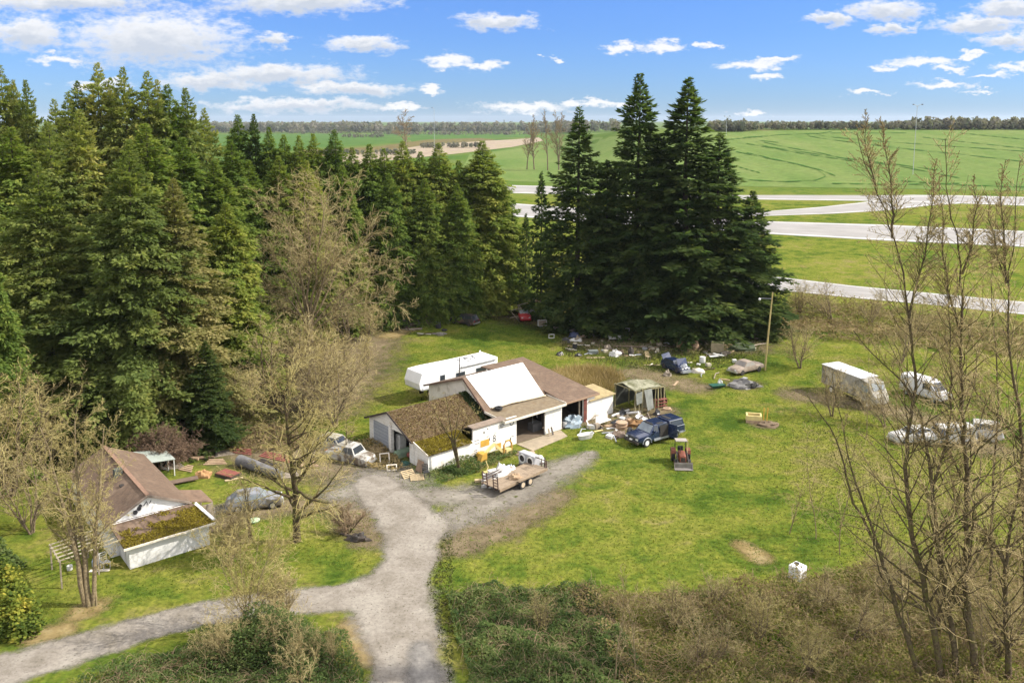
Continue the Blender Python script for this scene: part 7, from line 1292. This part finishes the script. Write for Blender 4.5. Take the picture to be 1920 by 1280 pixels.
lump('bright white rag heap at the sunlit edge of the lawn', 'heap', 'rag_heap', 1153, 667, (.75, .5, .7), TARPW, 22, .3); lump('black leaning scrap beside the white rag heap', 'scrap', 'metal_scrap', 1183, 665, (.4, .3, 1.0), DKMET, 23, .3); chair_('pale broken chair left of the crumpled blue car', 1215, 674, .5, WOODY); board('pale plank by the broken chair', 1222, 685, 2.0, .25, .06, WOODY, -.02)
ac = thing('armchair', 'tan armchair with brown back under the firs', 'armchair', G(1279, 651), radians(-10), GJ); m = MB(); m.box(-.75, .75, -.55, .45, .05, .75); m.build('seat', BROWNT, ac, bevel=.1); m = MB(); m.box(-.75, .75, .46, .75, .05, 1.7); m.build('backrest', REDW if False else pm('brown_upholstery', (.22, .12, .07), (.16, .09, .05), 2, .9), ac, bevel=.1); m = MB(); m.box(-.85, -.55, -.6, .45, .76, 1.0); m.build('armrest', BROWNT, ac, bevel=.08); m = MB(); m.box(.55, .85, -.6, .45, .76, 1.0); m.build('armrest', BROWNT, ac, bevel=.08)
lump('tan rounded stump right of the tan armchair', 'stump', 'tree_stump', 1305, 653, (.45, .4, .95), BROWNT, 24, .15); crate('mossy tan crate under the right-hand firs', 1345, 660, (1.6, 1.2, 1.3), pm('mossy_tan', (.33, .27, .17), (.24, .2, .12), 2, .9, .3), -.3, top=pm('moss_green_top', (.14, .15, .05), (.1, .11, .04), 3, .95)); barrel('white bucket in the scrap right of the crumpled blue car', 1317, 680, .38, .75, TARPW, TARPW, 'bucket', 'bucket'); lump('cream bag heap right of the crumpled blue car', 'bag', 'bag_heap', 1309, 698, (.8, .6, .5), pm('cream_bag', (.6, .55, .45), (.5, .45, .36), 3, .8), 25, .2); crate('small pale carton beside the white bucket', 1328, 687, (.6, .5, .4), STONE, .4, 'carton', 'box')
board('white board crossed on the scrap before the mossy crate', 1342, 672, 1.8, .35, .08, TARPW, .3, .3, .15); board('white board across the first near the mossy crate', 1347, 671, 1.6, .3, .06, TARPW, -.8, .42, .05); lump('dark green garden heap left of the yellow pole', 'heap', 'garden_heap', 1392, 655, (1.9, 1.1, .8), pm('dark_green_heap', (.05, .075, .04), (.09, .1, .05), 4, .9, .6), 26, .35)
wb = thing('wheelbarrow', 'upturned dark green wheelbarrow on the lawn', 'wheelbarrow', G(1345, 727), .3, GJ); m = MB(); m.loft([[(-.7, -.3, .1), (.6, -.25, .1), (.6, .25, .1), (-.7, .3, .1)], [(-.9, -.5, .4), (.8, -.45, .4), (.8, .45, .4), (-.9, .5, .4)]]); m.build('tray', GREENP, wb); m = MB(); m.bar((-.8, .3, .2), (-1.5, .35, .3), .05); m.bar((-.8, -.3, .2), (-1.5, -.35, .3), .05); m.build('handles', WOODG, wb); wheel(wb, .9, 0.02, .2, .1, DKMET); lump('grey-white rag on the upturned wheelbarrow', 'rag', 'rag', 1350, 724, (.3, .2, .75), TARPW, 27)
lump('dark grey tarp heap right of the upturned wheelbarrow', 'tarp', 'tarp_heap', 1393, 725, (1.7, 1.0, .75), pm('dark_grey_tarp', (.12, .115, .11), (.2, .19, .18), 2, .8, .3), 28, .4); tyre_('black tyre on the right end of the dark grey tarp heap', 1413, 728, .4, False, .3)
# beside the black wagon and red car
for k, (u, v) in enumerate([(822, 615), (822, 615), (833, 620)]): tyre_(['lower tyre of the pair left of the black station wagon', 'upper tyre of the pair left of the black station wagon', 'single tyre right of the tyre pair by the black station wagon'][k], u, v, .42, True, 0, .24*(k == 1), .23)
lump('brown earth and root heap left of the tyres', 'heap', 'root_heap', 795, 608, (1.5, .9, .9), pm('brown_roots', (.15, .1, .065), (.09, .06, .04), 3, .95, .7), 29, .4); lump('dark brush heap at the foot of the left cedars', 'heap', 'brush_heap', 762, 612, (2.0, 1.0, 1.0), pm('dark_brush', (.08, .06, .04), (.05, .04, .03), 4, .95, .8), 33, .4); board('driftwood plank by the root heap', 776, 618, 2.4, .3, .15, WOODG, .2); lump('grey rubble at the sunny edge left of the station wagon', 'rubble', 'rubble_heap', 826, 627, (.9, .5, .25), pm('grey_rubble', (.26, .24, .2), (.17, .15, .12), 5, .95, .6), 34, .35)
pf = thing('tube_scrap', 'tangle of pale tube frames piled on the red car', 'frame', G(972, 601), .2, GJ)
for p, q in [((-1.2, 0, 1.6), (.6, .3, 1.9)), ((-1.0, .2, 1.3), (-.2, -.1, .3)), ((0, .3, 2.4), (.3, .1, .6)), ((-.2, .2, 2.3), (1.6, .6, 2.6)), ((.2, .2, 2.3), (.8, .1, 1.0)), ((-1.3, 0, .5), (.4, 0, .7))]: m = MB(); m.bar(p, q, .07); m.build('bar', WOODG, pf)
board('grey louvred panel leaning over the red car', 1003, 594, 1.6, 1.0, .1, pm('grey_louvre', (.32, .3, .27), (.24, .22, .2), 2, .8, stripe=(1, .2, (.1, .1, .1), .3)), -.5, .9, .5)
lump('white rag on the bonnet of the red car', 'rag', 'rag', 982, 600, (.2, .3, 1.1), TARPW, 35)
tp = thing('bare_pole', 'slim grey dead trunk standing behind the red car', 'pole', G(1006, 592)); m = MB(); m.tube([(0, 0, 0), (.1, 0, 4), (.3, 0, hgt(1010, 455, G(1006, 592).y))], [.12, .09, .03], 6); m.build('trunk', LIMB_GREY, tp)
# small scrap scattered along the fir edge and yard: low pieces nothing tells apart
rs = random.Random(77); kinds = [('scrap_board', 'board', 'small weathered board in the scatter under the firs'), ('scrap_lump', 'scrap', 'small rusty lump of scrap in the scatter under the firs'), ('scrap_pipe', 'pipe', 'short pipe in the scatter under the firs'), ('pale_scrap', 'scrap', 'small pale scrap piece in the scatter under the firs')]
spots = [(rs.uniform(1040, 1420), rs.uniform(612, 668)) for _ in range(105)] + [(rs.uniform(720, 850), rs.uniform(598, 628)) for _ in range(10)] + [(rs.uniform(1220, 1420), rs.uniform(668, 722)) for _ in range(14)] + [(rs.uniform(1105, 1250), rs.uniform(776, 822)) for _ in range(34)]
for (u, v) in spots:
    k = rs.randrange(4); nm, ct, lb = kinds[k]; gp = {0: 'scattered boards', 1: 'scattered rusty scrap', 2: 'scattered pipes', 3: 'scattered pale scrap'}[k]
    if u < 900: lb = lb.replace('under the firs', 'beside the black station wagon')
    if u >= 1220 and 668 < v < 770: lb = lb.replace('under the firs', 'round the crumpled blue car')
    if u < 1260 and v > 770:
        if abs(u-1225) < 60 and v > 790: u -= 75
        lb = lb.replace('under the firs', 'at the right end of the workshop'); lb = lb.replace('round the crumpled blue car', 'at the right end of the workshop')
    m = MB(); rz = rs.uniform(0, 3)
    if k == 0: m.box(-rs.uniform(.4, 1.1), rs.uniform(.4, 1.1), -.1, .12, 0.02, .08); mt = rs.choice([WOODG, WOODT, FASC])
    elif k == 1: m.lump((0, 0, 0), rs.uniform(.25, .7), rs.uniform(.2, .5), rs.uniform(.2, .6), rs.randrange(999), 12, .35); mt = rs.choice([DKMET, RUST, DARKC, WOODG, WOODG])
    elif k == 2: l = rs.uniform(.5, 1.4); m.tube([(-l, 0, .08), (0, .1, .08+rs.uniform(0, .3)), (l, 0, .1)], .06, 6); mt = rs.choice([SILV, WOODG, RUST])
    else: a, b_, c_ = rs.uniform(.2, .5), rs.uniform(.15, .4), rs.uniform(.1, .45); m.prism([(-a, -b_), (a, -b_*.8), (a*.8, b_), (-a*.9, b_*.9)], 'z', 0.01, c_); mt = rs.choice([STONE, STONE, WOODG, SILV, TARPW])
    one(m, nm, mt, lb, ct, u, v, rz, 0, gp + (' by the wagon' if u < 900 else ' by the workshop' if v > 770 else ' by the blue car' if (u >= 1220 and v > 668) else ' under the firs'), k == 1)
# ================================================================ AIR
m, t, o = newmat('haze_air'); v = N(t, 'ShaderNodeVolumePrincipled'); v.inputs['Color'].default_value = (0.80, 0.88, 1.0, 1); v.inputs['Density'].default_value = 0.00005; v.inputs['Anisotropy'].default_value = 0.2
t.links.new(v.outputs[0], o.inputs['Volume'])
hz = MB().box(-5600, 5600, -600, 9600, -3, 75).build('haze', m); tag(hz, kind='stuff')
